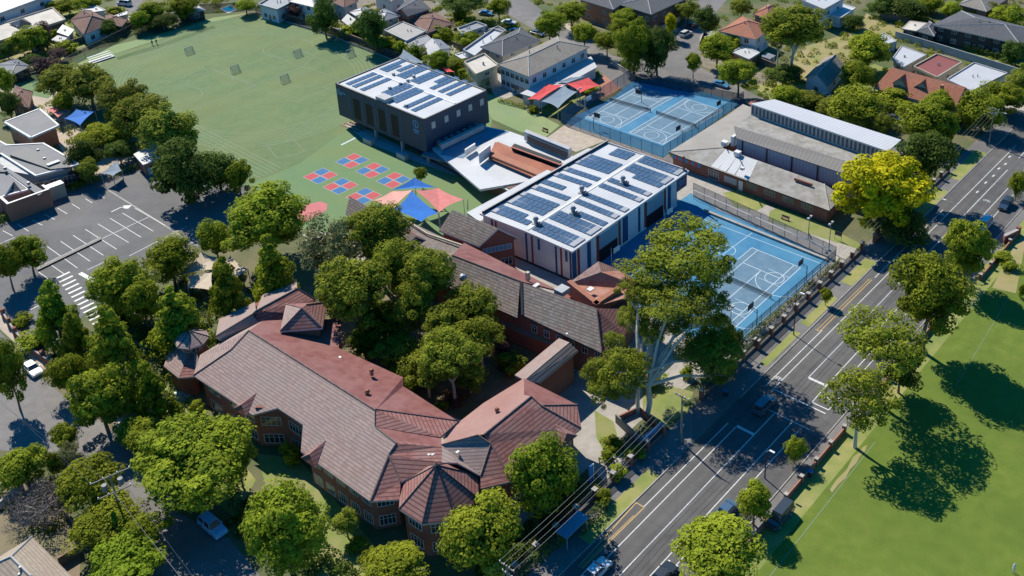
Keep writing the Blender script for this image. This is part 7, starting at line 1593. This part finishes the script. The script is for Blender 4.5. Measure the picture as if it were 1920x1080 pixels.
# bare leafless tree, lower left
T = thing('bare_tree', 'leafless grey shrub tree in the brown front garden', 'tree', P(62, 985)); r_ = random.Random(4); mb = MB(); bb = P(62, 985)
def br(p, d, L, r, n):
    q = p+d*L; mb.tube(p, q, r, r*.65, M['twig'], 4, False)
    if n == 0: return
    for _ in range(3 if n > 1 else 4):
        nd = (d+Vector((r_.uniform(-.8, .8), r_.uniform(-.8, .8), r_.uniform(-.25, .5)))).normalized(); br(q, nd, L*r_.uniform(.6, .85), r*.6, n-1)
M['twig'] = mat('twig', (.17, .145, .13), (.24, .21, .19), 2)
for k in range(5): br(bb, Vector((cos(k*1.26)*.8, sin(k*1.26)*.8, .8)).normalized(), 1.8, .10, 5)
mb.build('branches', T)

# hero gum: two pale trunks, long bare limbs, separate leaf pads
def hero():
    T = thing('gum_tree', 'giant spreading gum with pale bare limbs between the driveway and the road', 'tree', P(1200, 778)); pads = []
    base = P(1212, 778); b2 = P(1196, 774); mb = MB()
    spec = [(1290, 470, 88, 62, 19.5), (1235, 505, 62, 40, 18), (1330, 520, 44, 52, 18), (1190, 545, 36, 30, 16), (1255, 560, 60, 36, 16.5), (1320, 580, 50, 46, 15), (1345, 665, 50, 44, 8), (1222, 622, 30, 34, 11), (1165, 700, 54, 52, 8), (1130, 735, 28, 34, 7), (1185, 600, 30, 26, 11.5), (1275, 605, 44, 32, 12), (1215, 565, 42, 30, 13), (1305, 650, 46, 34, 9), (1120, 700, 30, 32, 8), (1195, 680, 26, 26, 9), (1350, 700, 30, 24, 5), (1345, 620, 34, 36, 8.5), (1150, 640, 20, 22, 10)]
    vs = PRO['open'][0][0], PRO['open'][1][0], PRO['open'][2][0]
    fork = base+UP*5.2+P(1228, 700, 5.5)*0+Vector((.3, .6, 0))
    mb.path([base, base+Vector((.5, .3, 2.2)), fork], [.55, .45, .38], M['bark_pale'], 8); f2 = b2+UP*5+Vector((.2, .3, 0)); mb.path([b2, b2+Vector((0, .1, 2.5)), f2, f2+UP*4], [.38, .3, .26, .2], M['bark_pale'], 8)
    for i, (u, v, ru, rv, z) in enumerate(spec):
        c = P(u, v, z); mp = dist_px(c); a = ru*mp; dep = atan2(CH-z, c.length); b = max(a*.38, sqrt(max(0, (rv*mp)**2-(a*sin(dep))**2))/cos(dep)); 
        k = bpy.data.objects.new('crown', vs[i % 3]); COL.objects.link(k); k.parent = T; k.location = c-Vector(T.location); k.scale = (a*1.08, a*1.08, b); k.rotation_euler.z = i*1.3
        src = fork if i % 3 else f2+UP*2
        m1 = src.lerp(c, .45)+Vector((0, 0, .8)); m2 = src.lerp(c, .75)+Vector((.3, -.2, .2)); mb.path([src, m1, m2, c], [.30, .21, .14, .07], M['bark_pale'], 6)
        for _ in range(7):
            e = c+Vector((random.uniform(-.7, .7)*a, random.uniform(-.7, .7)*a, random.uniform(-.2, .5)*b)); mb.path([m2, m2.lerp(e, .6)+UP*.2, e], [.10, .07, .03], M['bark_pale'], 4)
    mb.build('trunk', T)
hero()

# low planting that nobody could count: garden beds, ground cover and small shrubs between the houses and under the trees
def inside(x, y, poly):
    c = False; n = len(poly); j = n-1
    for i in range(n):
        xi, yi = poly[i]; xj, yj = poly[j]
        if (yi > y) != (yj > y) and x < (xj-xi)*(y-yi)/(yj-yi)+xi: c = not c
        j = i
    return c
def cover(name, label, regions, kind, seed, hmin=.4, hmax=1.3, leaf=.16):
    r = np.random.default_rng(seed); V = []; T = []; bbs = [(min(a for a, b in k), max(a for a, b in k), min(b for a, b in k), max(b for a, b in k), k) for k in KEEP]
    for px, n in regions:
        us = [q[0] for q in px]; vs = [q[1] for q in px]; done = 0; tries = 0
        while done < n and tries < n*6:
            tries += 1; u = r.uniform(min(us), max(us)); v = r.uniform(min(vs), max(vs))
            if not inside(u, v, px): continue
            p = P(u, v); rad = r.uniform(.5, 1.6); x, y = p.x, p.y
            if any(b[0]-rad < x < b[1]+rad and b[2]-rad < y < b[3]+rad and any(inside(x+dx*rad, y+dy*rad, b[4]) for dx, dy in ((0, 0), (1, 0), (-1, 0), (0, 1), (0, -1))) for b in bbs): continue
            rd = RD(0, 0); q = p-rd; t_ = q.x*DN.x+q.y*DN.y
            if -11.5 < t_ < 10.8: continue
            h = r.uniform(hmin, hmax)*(.6+.4*rad); k = int(70*rad); d = r.normal(size=(k, 3)); d[:, 2] = abs(d[:, 2]); d /= np.linalg.norm(d, axis=1)[:, None]
            pos = np.array([x, y, 0])+d*np.array([rad, rad, h])*(.8+.3*r.random(k))[:, None]; nr = d+r.normal(size=(k, 3))*.4; nr /= np.linalg.norm(nr, axis=1)[:, None]
            t = np.cross(nr, r.normal(size=(k, 3))); t /= np.linalg.norm(t, axis=1)[:, None]; b = np.cross(nr, t); s = leaf*(.7+.7*r.random(k))[:, None]
            V.append(np.stack([pos-t*s, pos-b*s*.8, pos+t*s, pos+b*s*.8], 1).reshape(-1, 3)); T.append(np.repeat(np.clip(r.random()*.6+r.random(k)*.4, 0, 1), 4)); done += 1
    V = np.concatenate(V); T = np.concatenate(T); nq = len(V)//4; me = bpy.data.meshes.new(name); me.vertices.add(len(V)); me.vertices.foreach_set('co', V.astype(np.float32).ravel()); me.loops.add(nq*4); me.loops.foreach_set('vertex_index', np.arange(nq*4, dtype=np.int32))
    me.polygons.add(nq); me.polygons.foreach_set('loop_start', np.arange(0, nq*4, 4, dtype=np.int32)); me.update(); at = me.attributes.new('tone', 'FLOAT', 'POINT'); at.data.foreach_set('value', T.astype(np.float32)); me.materials.append(LM[kind]); me.validate()
    o = bpy.data.objects.new(name, me); COL.objects.link(o); tag(o, label, 'plants', kind='stuff')
cover('garden_planting', 'low green garden planting and hedges between the houses at the top of the photo', [([(600, -20), (1060, -20), (1100, 80), (920, 150), (780, 130), (600, 60)], 240), ([(1230, -20), (1930, -20), (1990, 200), (1700, 250), (1400, 200), (1300, 60)], 420), ([(-40, -20), (480, -20), (470, 15), (260, 60), (100, 140), (-40, 200)], 180)], 'green', 5)
cover('garden_planting', 'bright garden shrubs and ground cover scattered among the houses and street trees', [([(600, -20), (1060, -20), (1000, 80), (900, 150), (600, 60)], 90), ([(1400, -20), (1930, -20), (1990, 200), (1700, 250), (1400, 200)], 130), ([(-40, -20), (480, -20), (260, 60), (100, 140), (-40, 200)], 80), ([(100, 130), (300, 220), (330, 280), (180, 340), (60, 200)], 60)], 'bright', 6)
cover('ground_cover', 'dark ground cover plants under the street side and courtyard trees', [([(60, 560), (300, 480), (480, 520), (420, 640), (330, 800), (260, 820), (60, 660)], 260), ([(600, 540), (760, 470), (960, 560), (1050, 680), (870, 790), (640, 650)], 220), ([(430, 860), (480, 960), (700, 1080), (560, 1080), (420, 1000)], 60), ([(0, 880), (120, 890), (150, 960), (100, 1000), (0, 960)], 30), ([(960, 960), (1090, 860), (1100, 900), (980, 1060), (900, 1080)], 60), ([(1250, 640), (1360, 660), (1290, 720), (1240, 700)], 20)], 'dark', 7)

def hedge(a, b, wd, h, key, label):
    a, b = P(*a), P(*b); L_ = (b-a).length; d = (b-a).normalized(); n = Vector((-d.y, d.x, 0)); r = np.random.default_rng(int(a.x*13+b.y*7) % 9999); k = int(L_*(wd+2*h)*26)
    f = r.random(k); x = r.random(k)*L_; side = r.integers(0, 3, k); y = np.where(side == 0, (r.random(k)-.5)*wd, np.where(side == 1, -wd/2, wd/2)+r.normal(size=k)*.06); z = np.where(side == 0, h+r.normal(size=k)*.07, r.random(k)*h); wob = 1+.12*np.sin(x*1.9)+.08*np.sin(x*4.3+1)
    pos = np.stack([x*d.x+y*wob*n.x, x*d.y+y*wob*n.y, z*wob], 1); nr = np.stack([np.where(side == 1, -n.x, np.where(side == 2, n.x, 0)), np.where(side == 1, -n.y, np.where(side == 2, n.y, 0)), np.where(side == 0, 1., .3)], 1)+r.normal(size=(k, 3))*.4; nr /= np.linalg.norm(nr, axis=1)[:, None]
    t = np.cross(nr, r.normal(size=(k, 3))); t /= np.linalg.norm(t, axis=1)[:, None]; bb = np.cross(nr, t); s = .13*(.6+.8*r.random(k))[:, None]
    V = np.stack([pos-t*s, pos-bb*s*.8, pos+t*s, pos+bb*s*.8], 1).reshape(-1, 3); me = bpy.data.meshes.new('hedge'); me.vertices.add(len(V)); me.vertices.foreach_set('co', V.astype(np.float32).ravel()); me.loops.add(k*4); me.loops.foreach_set('vertex_index', np.arange(k*4, dtype=np.int32)); me.polygons.add(k); me.polygons.foreach_set('loop_start', np.arange(0, k*4, 4, dtype=np.int32)); me.update()
    at = me.attributes.new('tone', 'FLOAT', 'POINT'); at.data.foreach_set('value', np.repeat(r.random(k), 4).astype(np.float32)); me.materials.append(LM[key]); me.validate(); o = bpy.data.objects.new('hedge', me); COL.objects.link(o); o.location = (a.x, a.y, 0); tag(o, label, 'hedge')
hedge((318, 715), (372, 722), 1.6, 1.6, 'bright', 'clipped bright hedge above the pale pond'); hedge((132, 358), (188, 336), 1.6, 1.3, 'green', 'long clipped hedge along the top of the car park'); hedge((205, 333), (258, 316), 1.4, 1.2, 'dark', 'dark hedge left of the brick shed')
hedge((-5, 420), (30, 405), 1.5, 1.2, 'dark', 'dark hedge below the brick end wall'); hedge((1400, 640), (1470, 580), .9, .8, 'green', 'planted strip beside the lower court fence, near end'); hedge((1476, 576), (1530, 528), .9, .7, 'olive', 'planted strip beside the lower court fence, middle stretch'); hedge((1535, 524), (1578, 492), .9, .8, 'maple', 'planted strip beside the lower court fence, far end')
hedge((1740, 72), (1790, 86), 1.2, 1.6, 'dark', 'dark hedge at the foot of the left half of the long charcoal house'); hedge((1805, 92), (1885, 115), 1.2, 1.6, 'dark', 'dark hedge at the foot of the right half of the long charcoal house')
hedge((842, 134), (915, 172), 2.2, 2.6, 'bright', 'tall yellow green hedge behind the box building'); hedge((935, 190), (985, 204), 1.0, .9, 'olive', 'low olive hedge along the pale turf'); hedge((1085, 1000), (1135, 950), 1.2, 1.3, 'dark', 'dark hedge behind the bus shelter'); hedge((965, 1085), (1060, 1005), 1.4, 1.4, 'dark', 'dark hedge at the bottom under the power lines')
